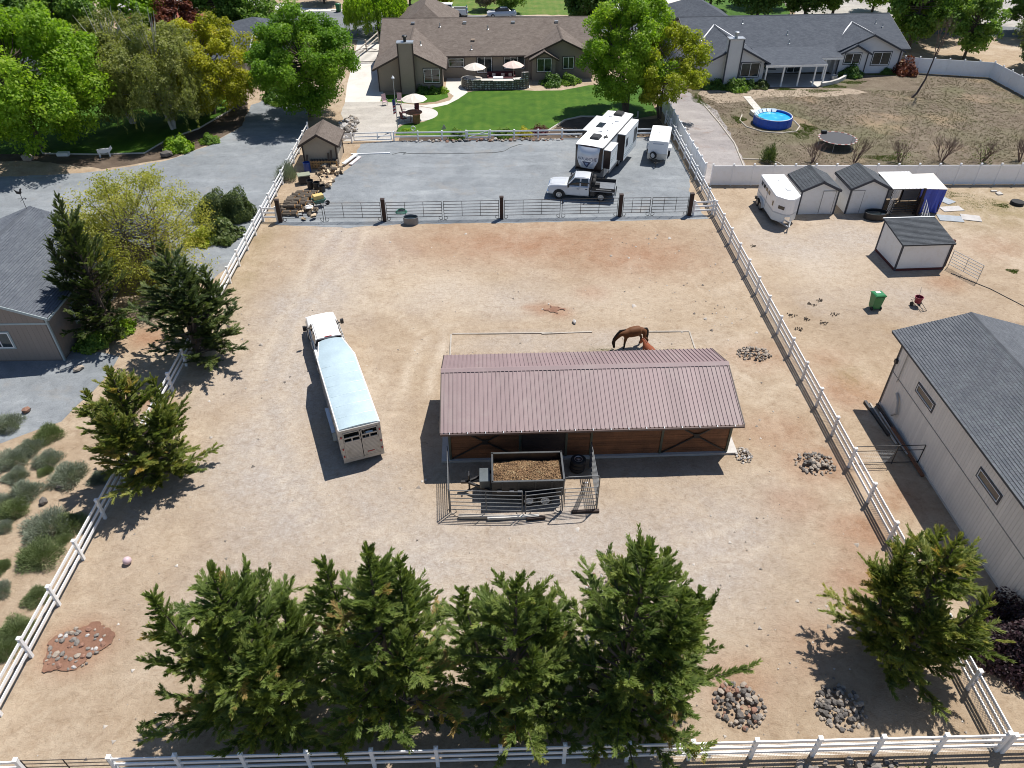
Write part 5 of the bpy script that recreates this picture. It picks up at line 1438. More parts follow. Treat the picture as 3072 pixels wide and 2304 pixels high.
wall_prism(h2, 'gable_wall', [(17.9, 2.6), (26.1, 2.6), (21.9, 4.42)], 3.6, 3.8, 'Y', PALEWALL)
gable_roof(h2, 17.3, 26.5, 3.2, 9.6, 2.58, 4.62, 'Y', SH_BLUE, fascia=TRIM_NAVY, mid=21.9)
b = MB(); b.bx(18.1, 21.6, 3.05, 3.62, 0, 2.62); b.build('bay_wall', PALEWALL, h2)
wall_prism(h2, 'gable_wall', [(18.1, 2.6), (21.6, 2.6), (19.85, 3.42)], 3.05, 3.2, 'Y', PALEWALL)
gable_roof(h2, 17.75, 21.95, 2.7, 6.5, 2.56, 3.6, 'Y', SH_BLUE, fascia=TRIM_NAVY)
window(h2, (18.75, 3.045, 1.35), (1, 0, 0), 2.0, 1.2, TRIM_NAVY, WHITE_PAINT, 1, (0, -1, 0))
window(h2, (22.6, 3.595, 1.0), (1, 0, 0), 2.3, 1.5, TRIM_NAVY, WHITE_PAINT, 1, (0, -1, 0))
for x in (18.1, 21.6): MB().box((x, 3.03, 1.3), (0.12, 0.1, 2.5)).build('corner_trim', TRIM_NAVY, h2)
for x in (26.08,): MB().box((x, 3.58, 1.3), (0.14, 0.12, 2.5)).build('corner_trim', TRIM_NAVY, h2)
slab(h2, 'porch_roof', (7.4, -0.75, 2.45), (14.9, -0.75, 2.45), (14.9, 4.9, 2.98), (7.4, 4.9, 2.98), 0.14, SH_BLUE)
slab(h2, 'porch_roof', (14.4, 1.7, 2.50), (17.9, 1.7, 2.50), (17.9, 4.9, 2.95), (14.4, 4.9, 2.95), 0.14, SH_BLUE)
f = MB(); f.bx(7.4, 14.9, -0.80, -0.70, 2.20, 2.42); f.build('porch_beam', WHITE_PAINT, h2)
f = MB(); f.bx(14.9, 17.9, 1.66, 1.75, 2.25, 2.46); f.build('porch_beam', WHITE_PAINT, h2)
for x, y in ((7.6, -0.7), (9.7, -0.7), (11.7, -0.7), (13.6, -0.7), (14.8, -0.7), (15.8, 1.75)): MB().box((x, y, 1.1), (0.16, 0.16, 2.2)).build('porch_post', WHITE_PAINT, h2)
window(h2, (9.0, 4.595, 0.5), (1, 0, 0), 1.9, 1.8, TRIM_NAVY, WHITE_PAINT, 1, (0, -1, 0)); window(h2, (12.4, 4.595, 0.05), (1, 0, 0), 1.8, 2.1, TRIM_NAVY, WHITE_PAINT, 1, (0, -1, 0))
hip_roof(h2, -1.5, 10.3, 13, 26.5, 2.7, 5.75, SH_BLUE)
b = MB(); b.bx(-0.9, 9.7, 18.4, 26, 0, 2.8); b.build('garage_wall', PALEWALL, h2)
for x, y in ((7.6, 9.8), (12.7, 7.4), (12.4, 5.6), (24.9, 9.3), (25.5, 8.5)): roof_vent(h2, x, y, 2.68 + (y - 4.1) * 0.345, 'pipe', GALV)

# ---- grey house at the upper left
h3 = thing('left_house', 'house with slate roof behind the weeping birches at the upper left', 'house', (-60.0, 93.0, 0))
b = MB(); b.bx(0, 30.4, 0, 7.6, 0, 2.75); b.build('wall', WARMWALL, h3)
wall_prism(h3, 'gable_wall', [(-0.1, 2.7), (7.7, 2.7), (3.9, 4.45)], 30.2, 30.4, 'X', mat('peach_gable', (0.55, 0.42, 0.34), 0.8))
gable_roof(h3, -0.4, 8.2, -0.4, 30.9, 2.68, 4.62, 'X', SH_BLUE, fascia=FLASH, mid=3.9)
hip_roof(h3, 23.0, 35.2, 5.5, 17.5, 2.7, 4.9, SH_BLUE)
b = MB(); b.bx(23.6, 34.6, 6.2, 16.9, 0, 2.75); b.build('garage_wall', STUCCO, h3)
slab(h3, 'porch_roof', (30.4, 1.0, 2.5), (34.4, 1.0, 2.5), (34.4, 6.4, 2.75), (30.4, 6.4, 2.75), 0.14, SH_BLUE)
for x in (31.2, 34.2): MB().box((x, 1.2, 1.2), (0.18, 0.18, 2.4)).build('porch_post', mat('pink_post', (0.55, 0.45, 0.40), 0.7), h3)
window(h3, (31.6, 6.195, 0.9), (1, 0, 0), 1.6, 1.2, None, WHITE_PAINT, 1, (0, -1, 0)); window(h3, (20, -0.005, 0.9), (1, 0, 0), 1.8, 1.3, None, WHITE_PAINT, 1, (0, -1, 0)); window(h3, (12, -0.005, 0.9), (1, 0, 0), 1.8, 1.3, None, WHITE_PAINT, 1, (0, -1, 0))
for x, y, k in ((8.2, 2.9, 'box'), (18.8, 2.7, 'box'), (26.6, 3.2, 'box'), (27.8, 2.9, 'pipe'), (28.0, 1.1, 'pipe')): roof_vent(h3, x, y, 2.68 + (y + 0.4) * 0.45, k, GALV)
for x, y in ((28.3, 11.5), (27.4, 9.6)): MB().box((x, y, 4.45 if y > 11 else 4.05), (0.7, 0.5, 0.12)).build('skylight', FLASH, h3)

# ---- brown garden shed
sh = thing('garden_shed', 'small tan shed with brown shingle roof behind the log pile', 'shed', (-17.75, 67.2, 0), R_(0.5))
b = MB(); b.bx(0, 3.05, 0, 3.35, 0, 2.22); b.build('wall', mat('tan_shed_wall', (0.40, 0.335, 0.255), 0.85, var=0.08), sh)
for y in (0.0, 3.25): wall_prism(sh, 'gable_wall', [(0, 2.2), (3.05, 2.2), (1.52, 3.02)], y, y + 0.1, 'Y', mat('tan_shed_wall', (0, 0, 0)))
s1, s2 = gable_roof(sh, -0.32, 3.37, -0.35, 3.6, 2.10, 3.16, 'Y', SH_BROWN, fascia=TRIM_BROWN)
courses(s1, (-0.32, -0.35, 2.10), (-0.32, 3.6, 2.10), (1.525, 3.6, 3.16), (1.525, -0.35, 3.16), SH_BROWN, 0.19, seed=21)
courses(s2, (3.37, 3.6, 2.10), (3.37, -0.35, 2.10), (1.525, -0.35, 3.16), (1.525, 3.6, 3.16), SH_BROWN, 0.19, seed=22)
for x, y in ((0, 0), (3.05, 0), (3.05, 3.35)): MB().box((x, y, 1.1), (0.12, 0.12, 2.2)).build('corner_trim', TRIM_BROWN, sh)
window(sh, (3.055, 1.9, 1.1), (0, 1, 0), 0.7, 0.8, TRIM_BROWN, WHITE_PAINT, 0, (1, 0, 0))
MB().bx(3.05, 3.09, 0.4, 1.3, 0.1, 2.0).build('door', mat('tan_door', (0.44, 0.37, 0.28), 0.8), sh)

# ================================================================== NEIGHBOUR'S SHEDS
WSHED = mat('white_shed_panel', (0.74, 0.74, 0.73), 0.7, var=0.04, dirt=(0.68, 0.66, 0.62, 1))
WSHED_OLD = mat('aged_shed_panel', (0.55, 0.53, 0.44), 0.8, var=0.12)
def metal_shed(label, x, y, w, d, ze, zr, door_right):
    t = thing('gable_shed', label, 'shed', (x, y, 0), R_(0.8), 'white sheds behind the privacy fence')
    MB().bx(0, w, 0, d, 0, ze).build('wall', WSHED, t)
    for yy in (0.0, d - 0.08): wall_prism(t, 'gable_wall', [(0, ze), (w, ze), (w / 2, zr - 0.06)], yy, yy + 0.08, 'Y', WSHED)
    a, bb = gable_roof(t, -0.12, w + 0.12, -0.14, d + 0.14, ze - 0.04, zr, 'Y', SH_DARK, fascia=TRIM_NAVY, th=0.07)
    courses(a, (-0.12, -0.14, ze - 0.04), (-0.12, d + 0.14, ze - 0.04), (w / 2, d + 0.14, zr), (w / 2, -0.14, zr), SH_DARK, 0.21, 0.5, seed=31)
    courses(bb, (w + 0.12, d + 0.14, ze - 0.04), (w + 0.12, -0.14, ze - 0.04), (w / 2, -0.14, zr), (w / 2, d + 0.14, zr), SH_DARK, 0.21, 0.5, seed=32)
    for xx in (0.0, w): MB().box((xx, -0.01, ze / 2), (0.10, 0.10, ze)).build('corner_trim', TRIM_NAVY, t)
    dx = w - 1.25 if door_right else 0.12
    g = MB(); g.bx(dx, dx + 1.0, -0.03, 0.0, 0.1, 2.0); dd = g.build('door', WSHED, t)
    f = MB()
    for (a0, a1, z0, z1) in ((dx - .05, dx, .08, 2.05), (dx + 1.0, dx + 1.05, .08, 2.05), (dx - .05, dx + 1.05, 2.0, 2.06)): f.bx(a0, a1, -0.035, 0.0, z0, z1)
    f.build('door_trim', mat('grey_door_trim', (0.33, 0.33, 0.32), 0.7), dd)
    return t
metal_shed('white gabled shed with charcoal roof next to the white horse trailer', 25.15, 56.1, 3.05, 3.1, 2.2, 2.92, True)
metal_shed('white gabled shed with charcoal roof between the other shed and the canopy', 29.2, 56.15, 3.1, 3.1, 2.3, 3.05, False)
# open canopy
cn = thing('canopy', 'white flat metal canopy over a dark stall, beside the blue tarp', 'canopy', (32.5, 55.95, 0), R_(0.8))
slab(cn, 'roof', (-0.05, -0.1, 2.28), (2.65, -0.1, 2.28), (2.65, 2.95, 2.45), (-0.05, 2.95, 2.45), 0.05, WHITE_PAINT)
ribs = MB()
for k in range(9): ribs.bar((0.1 + k * 0.3, -0.1, 2.295), (0.1 + k * 0.3, 2.95, 2.465), 0.03, 0.025)
ribs.build('roof_ribs', WHITE_PAINT, cn)
for x in (0.1, 2.5):
    for y in (0.0, 2.8): MB().box((x, y, 1.15), (0.10, 0.10, 2.25)).build('post', POST_BROWN, cn)
MB().bx(0.05, 2.55, 2.75, 2.8, 0.1, 2.2).build('back_wall', PALEWALL, cn); MB().bx(1.25, 1.29, 2.70, 2.75, 0.1, 2.2).build('stud', POST_BROWN, cn)
MB().bar((1.3, 2.6, 1.0), (2.5, 0.1, 2.1), 0.1, 0.05).build('brace', POST_BROWN, cn)
trl = MB()
for k in range(-6, 8):
    for sg in (1, -1):
        x0 = k * 0.12; p, q = (x0, 0.1), (x0 + sg * 0.8, 0.9)
        pass
for r in range(14):
    for cidx in range(3):
        x0, z0 = 0.05 + cidx * 0.16, 0.1 + r * 0.15
        trl.bar((x0, -0.02, z0), (x0 + 0.16, -0.02, z0 + 0.15), 0.012, 0.03); trl.bar((x0 + 0.16, -0.035, z0), (x0, -0.035, z0 + 0.15), 0.012, 0.03)
tr = trl.build('trellis', WHITE_PAINT); tr.location = (32.45, 55.85, 0); tag(tr, 'narrow white diagonal trellis at the corner of the second shed', 'trellis')
pipe_panel('stall_gate', 'black tubular gate closing the dark stall under the canopy', (32.75, 55.7), (35.3, 55.75), 1.35, 6, 3, 0.03, 0.3, BLACK_METAL, None, 'gate', False)
# blue tarp shelter
tp = thing('tarp_shelter', 'shelter with cream sheet roof and bright blue tarp side', 'shelter', (34.85, 55.95, 0), R_(0.8))
CREAM = mat('cream_sheet', (0.66, 0.62, 0.55), 0.7, var=0.06); TARP = mat('blue_tarp', (0.022, 0.055, 0.40), 0.45, var=0.2, vs=2.0, bump=0.5, bs=3)
slab(tp, 'roof', (-0.05, -0.05, 2.26), (2.15, -0.15, 2.20), (2.2, 2.6, 2.42), (-0.1, 2.5, 2.42), 0.03, CREAM)
b = MB(); n = 9
sec = []
for i in range(n + 1):
    x = 2.1 * i / n
    sec.append([(x, -0.08 + 0.05 * math.sin(i * 1.9) , 2.22 - 0.02 * (i / n)), (x, -0.03 + 0.09 * math.sin(i * 1.7 + 1), 1.2), (x, 0.02 + 0.07 * math.sin(i * 2.1), 0.06 + 0.05 * math.sin(i * 2.2))])
b.loft(sec, closed=False, cap=False); b.build('tarp_side', TARP, tp)
b = MB(); sec = []
for i in range(n + 1):
    y = 2.5 * i / n
    sec.append([(2.12 + 0.04 * math.sin(i * 2), y, 2.22), (2.14 + 0.08 * math.sin(i * 1.6), y, 1.1), (2.1 + 0.06 * math.sin(i), y, 0.06)])
b.loft(sec, closed=False, cap=False); b.build('tarp_side', TARP, tp)
for x, y in ((0, 0), (2.0, 0.05), (0, 2.4), (2.0, 2.4)): MB().box((x, y, 1.1), (0.09, 0.09, 2.2)).build('post', POST_BROWN, tp)
MB().bx(0.0, 2.1, 2.44, 2.48, 0.05, 2.3).build('back_wall', PALEWALL, tp)
tp_post = MB().box((0, 0, 1.2), (0.16, 0.16, 2.4)).build('corner_post', POST_BROWN, tp, (0.12, -0.35, 0))
# loafing shed
lo = thing('loafing_shed', 'white run-in shed with charcoal shingle roof and dark red base', 'shed', (29.3, 46.7, 0), R_(2.2))
LW, LD = 3.65, 3.1
wall_prism(lo, 'wall', [(0, 0.16), (LD, 0.16), (LD, 2.55), (0, 2.15)], 0.0, 0.06, 'X', WSHED)
wall_prism(lo, 'wall', [(0, 0.16), (LD, 0.16), (LD, 2.55), (0, 2.15)], LW - 0.06, LW, 'X', WSHED)
MB().bx(0.06, LW - 0.06, 0.0, 0.06, 0.16, 2.15).build('wall', WSHED, lo)
for x in (0.0, LW): MB().box((x, 0, 1.1), (0.11, 0.11, 2.15)).build('corner_trim', TRIM_NAVY, lo)
MB().box((0, LD, 1.25), (0.11, 0.11, 2.5)).build('corner_trim', TRIM_NAVY, lo)
MB().bx(-0.05, LW + 0.05, -0.05, 0.04, 0.0, 0.17).build('skid', mat('red_skid', (0.10, 0.022, 0.02), 0.8), lo); MB().bx(-0.05, 0.04, 0.05, LD, 0.0, 0.17).build('skid', mat('red_skid', (0, 0, 0)), lo)
sp = slab(lo, 'roof', (-0.15, -0.18, 2.16), (LW + 0.15, -0.18, 2.16), (LW + 0.15, LD + 0.15, 2.62), (-0.15, LD + 0.15, 2.62), 0.08, SH_DARK)
courses(sp, (-0.15, -0.18, 2.16), (LW + 0.15, -0.18, 2.16), (LW + 0.15, LD + 0.15, 2.62), (-0.15, LD + 0.15, 2.62), SH_DARK, 0.15, 0.30, seed=41)
MB().bx(-0.15, LW + 0.15, LD + 0.10, LD + 0.19, 2.56, 2.66).build('ridge_flashing', WHITE_PAINT, lo)
ct = MB().box((0, 0, 1.05), (0.18, 0.18, 2.1)).build('timber_post', mat('red_timber', (0.075, 0.022, 0.016), 0.8)); ct.location = (33.35, 47.4, 0); tag(ct, 'dark red timber post at the corner of the run-in shed', 'post')
pipe_panel('corral_gate', 'grey pipe panel from the stall to the run-in shed, upper one', (35.25, 55.4), (33.9, 51.9), 1.5, 6, 3, 0.022, 0.25, GALV, 'grey pipe panels by the run-in shed', 'fence panel', False)
pipe_panel('corral_gate', 'grey pipe panel behind the run-in shed roof, middle one', (33.85, 51.6), (33.5, 48.4), 1.5, 6, 3, 0.022, 0.25, GALV, 'grey pipe panels by the run-in shed', 'fence panel', False)
pipe_panel('corral_gate', 'grey pipe gate swung out at the right of the run-in shed', (33.5, 47.2), (34.55, 44.9), 1.35, 6, 3, 0.022, 0.25, GALV, 'grey pipe panels by the run-in shed', 'fence panel', False)

# ================================================================== VEHICLES
SILVER = mat('silver_paint', (0.62, 0.64, 0.67), 0.3, 0.25, var=0.03)
WHITE_GLOSS = mat('white_vehicle_paint', (0.80, 0.80, 0.80), 0.22, var=0.03)
TRUCK_WHITE = mat('dusty_white_paint', (0.74, 0.74, 0.73), 0.30, var=0.04, dirt=(0.70, 0.68, 0.65, 1))
RED_LAMP = mat('red_lamp', (0.32, 0.015, 0.02), 0.3, var=0.1)
LAMP_CLEAR = mat('headlamp_lens', (0.62, 0.64, 0.66), 0.1, var=0.05)
WHITE_ROOF = mat('white_membrane_roof', (0.82, 0.82, 0.81), 0.6, var=0.03, dirt=(0.70, 0.69, 0.67, 1))
BROWN_GLOSS = mat('dark_brown_panel', (0.030, 0.020, 0.018), 0.3, var=0.1)
AQUA_SIDE = mat('pale_side_panel', (0.66, 0.70, 0.71), 0.35, var=0.03)
NAVY = mat('navy_graphic', (0.035, 0.05, 0.11), 0.35, var=0.05)

def wheel(parent, x, y, r, w, rim=ALUM, side=1):
    """tyre with tread shoulder and a spoked rim; axis along y"""
    t = MB(); h = w / 2
    t.lathe([(r * 0.60, -h * 0.75), (r * 0.64, -h), (r * 0.93, -h * 0.96), (r, -h * 0.6), (r, h * 0.6), (r * 0.93, h * 0.96), (r * 0.64, h), (r * 0.60, h * 0.75)], 24, (0, 0, 0), 'Y')
    o = t.build('wheel', RUBBER, parent, (x, y, r), smooth=True)
    k = MB(); yy = side * h * 0.88
    k.lathe([(r * 0.60, 0), (r * 0.60, side * 0.02), (r * 0.50, side * 0.03), (r * 0.48, 0.0)], 20, (0, yy, 0), 'Y')
    for q in range(6):
        a = q * math.pi / 3
        k.bar((0.10 * r * math.cos(a), yy + side * 0.01, 0.10 * r * math.sin(a)), (0.55 * r * math.cos(a), yy + side * 0.01, 0.55 * r * math.sin(a)), 0.16 * r, 0.02)
    k.lathe([(r * 0.16, -0.01), (r * 0.16, 0.025)], 10, (0, yy, 0), 'Y')
    k.build('rim', rim, o)
    return o

def rsec(x, hw, z0, z1, r=0.12, top=None, n=4):
    """rounded-rectangle cross-section at x: half width hw, from z0 to z1; the top half width may differ"""
    tw = hw if top is None else top
    pts = [(x, -hw + 0.02, z0), (x, hw - 0.02, z0), (x, hw, z0 + 0.03)]
    pts.append((x, hw, z0 + (z1 - z0) * 0.5))
    for k in range(n + 1):
        a = math.pi / 2 * k / n
        pts.append((x, tw - r + r * math.cos(a), z1 - r + r * math.sin(a)))
    for k in range(n + 1):
        a = math.pi / 2 + math.pi / 2 * k / n
        pts.append((x, -tw + r + r * math.cos(a), z1 - r + r * math.sin(a)))
    pts.append((x, -hw, z0 + (z1 - z0) * 0.5)); pts.append((x, -hw, z0 + 0.03))
    return pts

def pickup(name, label, loc, rz, paint, bed='box', cab='crew', roof_z=1.95, marker=False):
    """front axle at x=0, nose at x=+0.95; rear axle at -wb"""
    t = thing(name, label, 'pickup truck', loc, rz)
    wb = 3.6 if cab == 'ext' else 3.95
    cab_r = -2.55 if cab == 'ext' else -3.05     # back of the cab
    hw = 0.98
    # front body: fenders and hood
    b = MB()
    b.loft([rsec(0.98, 0.86, 0.50, 0.98, 0.10, 0.80), rsec(0.93, 0.94, 0.46, 1.10, 0.12, 0.86), rsec(0.70, hw, 0.44, 1.20, 0.14, 0.90), rsec(0.1, hw, 0.44, 1.26, 0.14, 0.92), rsec(-0.55, hw, 0.44, 1.28, 0.13, 0.93), rsec(-0.62, hw, 0.44, 1.27, 0.12, 0.92)])
    b.loft([rsec(-0.60, hw, 0.42, 1.27, 0.10, 0.94), rsec(cab_r, hw, 0.42, 1.27, 0.10, 0.94)])
    body = b.build('body', paint, t, smooth=True)
    h = MB(); h.loft([[(0.80, -0.55, 1.205), (0.80, 0.55, 1.205), (0.78, 0.50, 1.235), (0.78, -0.50, 1.235)], [(-0.45, -0.66, 1.275), (-0.45, 0.66, 1.275), (-0.45, 0.60, 1.315), (-0.45, -0.60, 1.315)]]); h.build('hood', paint, t, smooth=True)
    g = MB(); g.loft([rsec(-0.62, 0.88, 1.22, 1.26, 0.02, 0.86), rsec(-1.28, 0.86, 1.22, roof_z - 0.05, 0.10, 0.70), rsec(-1.55, 0.86, 1.22, roof_z - 0.012, 0.10, 0.70), rsec(cab_r + 0.10, 0.86, 1.22, roof_z - 0.015, 0.10, 0.70), rsec(cab_r + 0.01, 0.86, 1.22, roof_z - 0.10, 0.10, 0.72)])
    g.build('cab_glass', DARK_GLASS, t, smooth=True)
    r = MB(); r.loft([rsec(-1.22, 0.715, roof_z - 0.10, roof_z - 0.03, 0.03, 0.69), rsec(-1.45, 0.73, roof_z - 0.10, roof_z + 0.01, 0.06, 0.68), rsec(-2.0, 0.73, roof_z - 0.10, roof_z + 0.03, 0.06, 0.68), rsec(cab_r + 0.12, 0.73, roof_z - 0.10, roof_z + 0.01, 0.06, 0.68), rsec(cab_r, 0.73, roof_z - 0.12, roof_z - 0.03, 0.03, 0.68)])
    r.build('roof', paint, t, smooth=True)
    pl = MB()
    for s in (-1, 1):
        pl.bar((-0.66, s * 0.885, 1.25), (-1.26, s * 0.725, roof_z - 0.05), 0.09, 0.07)
        for x in ((-1.78, cab_r + 0.07) if cab == 'ext' else (-1.98, cab_r + 0.08)):
            pl.bar((x, s * 0.895, 1.24), (x, s * 0.735, roof_z - 0.06), 0.13, 0.06)
    pl.bar((cab_r + 0.04, -0.80, 1.33), (cab_r + 0.04, 0.80, 1.33), 0.08, 0.14)
    pl.build('pillars', paint, t)
    # doors: seams, handles, mirrors
    for s in (-1, 1):
        for x0, x1 in (((-0.72, -1.76), (-1.80, cab_r + 0.06)) if cab == 'ext' else ((-0.72, -1.92), (-1.96, cab_r + 0.08))):
            d = MB(); d.bx(x1 + 0.01, x0 - 0.01, s * hw - 0.012 * (s < 0), s * hw + 0.012 * (s > 0), 0.52, 1.20); dd = d.build('door', paint, t)
            MB().bx(x1 + 0.08, x1 + 0.26, min(s * (hw + .012), s * (hw + .045)), max(s * (hw + .012), s * (hw + .045)), 1.02, 1.06).build('handle', BLACK_PLASTIC, dd)
        m = MB(); m.box((-0.80, s * 1.17, 1.38), (0.14, 0.20, 0.30)); m.bar((-0.75, s * 0.93, 1.28), (-0.80, s * 1.1, 1.33), 0.05); m.build('mirror', BLACK_PLASTIC, t)
        MB().box((0.90, s * 0.72, 0.95), (0.14, 0.34, 0.22)).build('headlight', LAMP_CLEAR, t)
        fl = MB()
        for x in ((0.0, -wb) if bed == 'box' else (0.0,)):
            pts = [(x + 0.50 * math.cos(a), s * (hw + 0.012), 0.40 + 0.48 * math.sin(a)) for a in np.linspace(0.0, math.pi, 11)]
            fl.tube(pts, 0.035, 6)
            fl.lathe([(0.46, 0), (0.46, 0.012)], 20, (x, s * hw + (0.0 if s > 0 else -0.012), 0.42), 'Y')
        fl.build('wheel_arch', BLACK_PLASTIC, t)
    MB().box((0.985, 0, 0.86), (0.05, 1.05, 0.34)).build('grille', CHROME if paint is SILVER else BLACK_PLASTIC, t)
    MB().box((1.0, 0, 0.55), (0.16, 1.92, 0.22)).build('bumper', CHROME, t, bevel=0.03)
    ch = MB(); ch.bx(cab_r - (2.0 if bed != 'box' else 0.2), 0.5, -0.45, 0.45, 0.38, 0.62); ch.build('chassis', BLACK_METAL, t)
    for x in (0.0, -wb):
        for s in (-1, 1): wheel(t, x, s * 0.88, 0.41, 0.29, ALUM, s)
    if bed == 'box':
        end = -wb - 1.35
        q = MB()
        q.loft([rsec(cab_r - 0.04, hw, 0.46, 1.26, 0.06, hw - 0.01), rsec(end, hw, 0.48, 1.26, 0.06, hw - 0.01)])
        q.build('bed', paint, t, smooth=True)
        MB().bx(end + 0.08, cab_r - 0.12, -0.82, 0.82, 1.262, 1.27).build('bed_floor', mat('bed_liner', (0.025, 0.026, 0.03), 0.8), t)
        rl = MB()
        for s in (-1, 1): rl.bx(end + 0.02, cab_r - 0.05, min(s * .84, s * .97), max(s * .84, s * .97), 1.25, 1.31)
        rl.bx(end, end + 0.1, -0.97, 0.97, 1.25, 1.31); rl.build('bed_rail', paint, t)
        MB().box((end - 0.06, 0, 0.56), (0.16, 1.9, 0.2)).build('bumper', CHROME, t)
        for s in (-1, 1): MB().box((end - 0.01, s * 0.88, 1.0), (0.06, 0.12, 0.36)).build('tail_light', RED_LAMP, t)
    else:
        x0, x1 = cab_r - 0.10, -wb - 1.15
        f = MB(); f.bx(x1, x0, -1.05, 1.05, 0.92, 1.0); fo = f.build('flatbed', mat('diamond_plate', (0.22, 0.24, 0.27), 0.45, 0.6, var=0.15), t)
        for s in (-1, 1):
            MB().bx(x1, x0 - 0.15, min(s * 1.0, s * 1.06), max(s * 1.0, s * 1.06), 1.0, 1.26).build('side_rail', BLACK_METAL, fo)
            MB().bx(x1 + 0.3, x0 - 0.5, min(s * 1.06, s * 1.085), max(s * 1.06, s * 1.085), 1.12, 1.19).build('rail_strip', ALUM, fo)
            MB().bx(x1 + 0.35, x0 - 0.3, min(s * 0.62, s * 1.03), max(s * 0.62, s * 1.03), 0.55, 0.91).build('tool_box', BLACK_METAL, fo) if False else None
            MB().bx(-wb + 0.55, x0 - 0.05, min(s * 0.60, s * 1.03), max(s * 0.60, s * 1.03), 0.50, 0.90).build('tool_box', BLACK_METAL, fo)
        MB().bx(x1 - 0.04, x1 + 0.02, -1.05, 1.05, 1.0, 1.26).build('tail_board', ALUM, fo)
        MB().bx(x1 - 0.12, x1 + 0.1, -1.0, 1.0, 0.50, 0.66).build('bumper', CHROME, t)
        hd = MB()
        for y in (-0.95, -0.5, 0, 0.5, 0.95): hd.bar((x0 - 0.03, y, 1.0), (x0 - 0.03, y, 1.85), 0.06)
        for z in (1.4, 1.85): hd.bar((x0 - 0.03, -1.0, z), (x0 - 0.03, 1.0, z), 0.06)
        hd.build('headache_rack', BLACK_METAL, t)
        for y in (-0.35, 0.35):
            bd = MB(); bd.lathe([(0.22, -0.12), (0.38, -0.11), (0.40, -0.05), (0.40, 0.05), (0.38, 0.11), (0.22, 0.12)], 20, (0, 0, 0), 'X'); bd.build('spare_tyre', RUBBER, fo, (x0 - 0.25, y * 1.2, 1.42), smooth=True)
        MB().box((x0 - 0.55, 0.35, 1.18), (0.45, 0.5, 0.36)).build('fuel_box', BLACK_METAL, fo)
    if marker: MB().box((cab_r + 0.03, 0, roof_z - 0.02), (0.05, 0.42, 0.05)).build('brake_lamp', RED_LAMP, t)
    return t
# flatbed truck in the gravel yard: front axle towards the left
fa = math.atan2(59.72 - 59.03, 5.52 - 8.98)
pickup('flatbed_truck', 'silver pickup with black flatbed parked in front of the travel trailer', (5.72, 60.55), fa, SILVER, 'flat', 'ext')

# white pickup coupled to the stock trailer
HD = R_(109.6)
hx, hy = math.cos(HD), math.sin(HD)
TR0 = Vector((-7.03, 27.72))               # middle of the trailer's rear
fwd = Vector((hx, hy))
pickup('pickup_truck', 'white pickup coupled to the long stock trailer', tuple(TR0 + fwd * 12.35), HD, TRUCK_WHITE, 'box', 'crew', 1.97, True)

# gooseneck stock trailer: x forward from the rear
gt2 = thing('stock_trailer', 'long aluminium stock trailer with slatted rear doors', 'trailer', (TR0.x, TR0.y, 0), HD)
hwT, zf, zt = 1.06, 0.42, 2.58
ROOFT = mat('aluminium_roof', (0.47, 0.58, 0.62), 0.42, 0.3, var=0.12, vs=1.1, bump=0.5, bs=1.3)
def tsec(x, hw, z0, z1, r=0.10, bow=0.05):
    pts = [(x, -hw, z0), (x, hw, z0)]
    for k in range(4):
        a = math.pi / 2 * k / 3; pts.append((x, hw - r + r * math.cos(a), z1 - r + r * math.sin(a)))
    for k in range(1, 6): pts.append((x, (hw - r) * (1 - k / 3), z1 + bow * (1 - abs(1 - k / 3) ** 2)))
    for k in range(4):
        a = math.pi / 2 + math.pi / 2 * k / 3; pts.append((x, -hw + r + r * math.cos(a), z1 - r + r * math.sin(a)))
    return pts
b = MB(); b.loft([tsec(0.03, hwT, zt - 0.16, zt), tsec(6.25, hwT, zt - 0.16, zt), tsec(8.05, 0.70, zt - 0.16, zt - 0.02), tsec(8.22, 0.55, zt - 0.16, zt - 0.08)]); b.build('roof', ROOFT, gt2, smooth=True)
for x in np.arange(0.9, 6.3, 0.9): MB().tube([(x, y, zt + 0.05 * (1 - (y / hwT) ** 2) - 0.002) for y in np.linspace(-hwT + .12, hwT - .12, 7)], 0.012, 5).build('roof_bow', ROOFT, gt2)
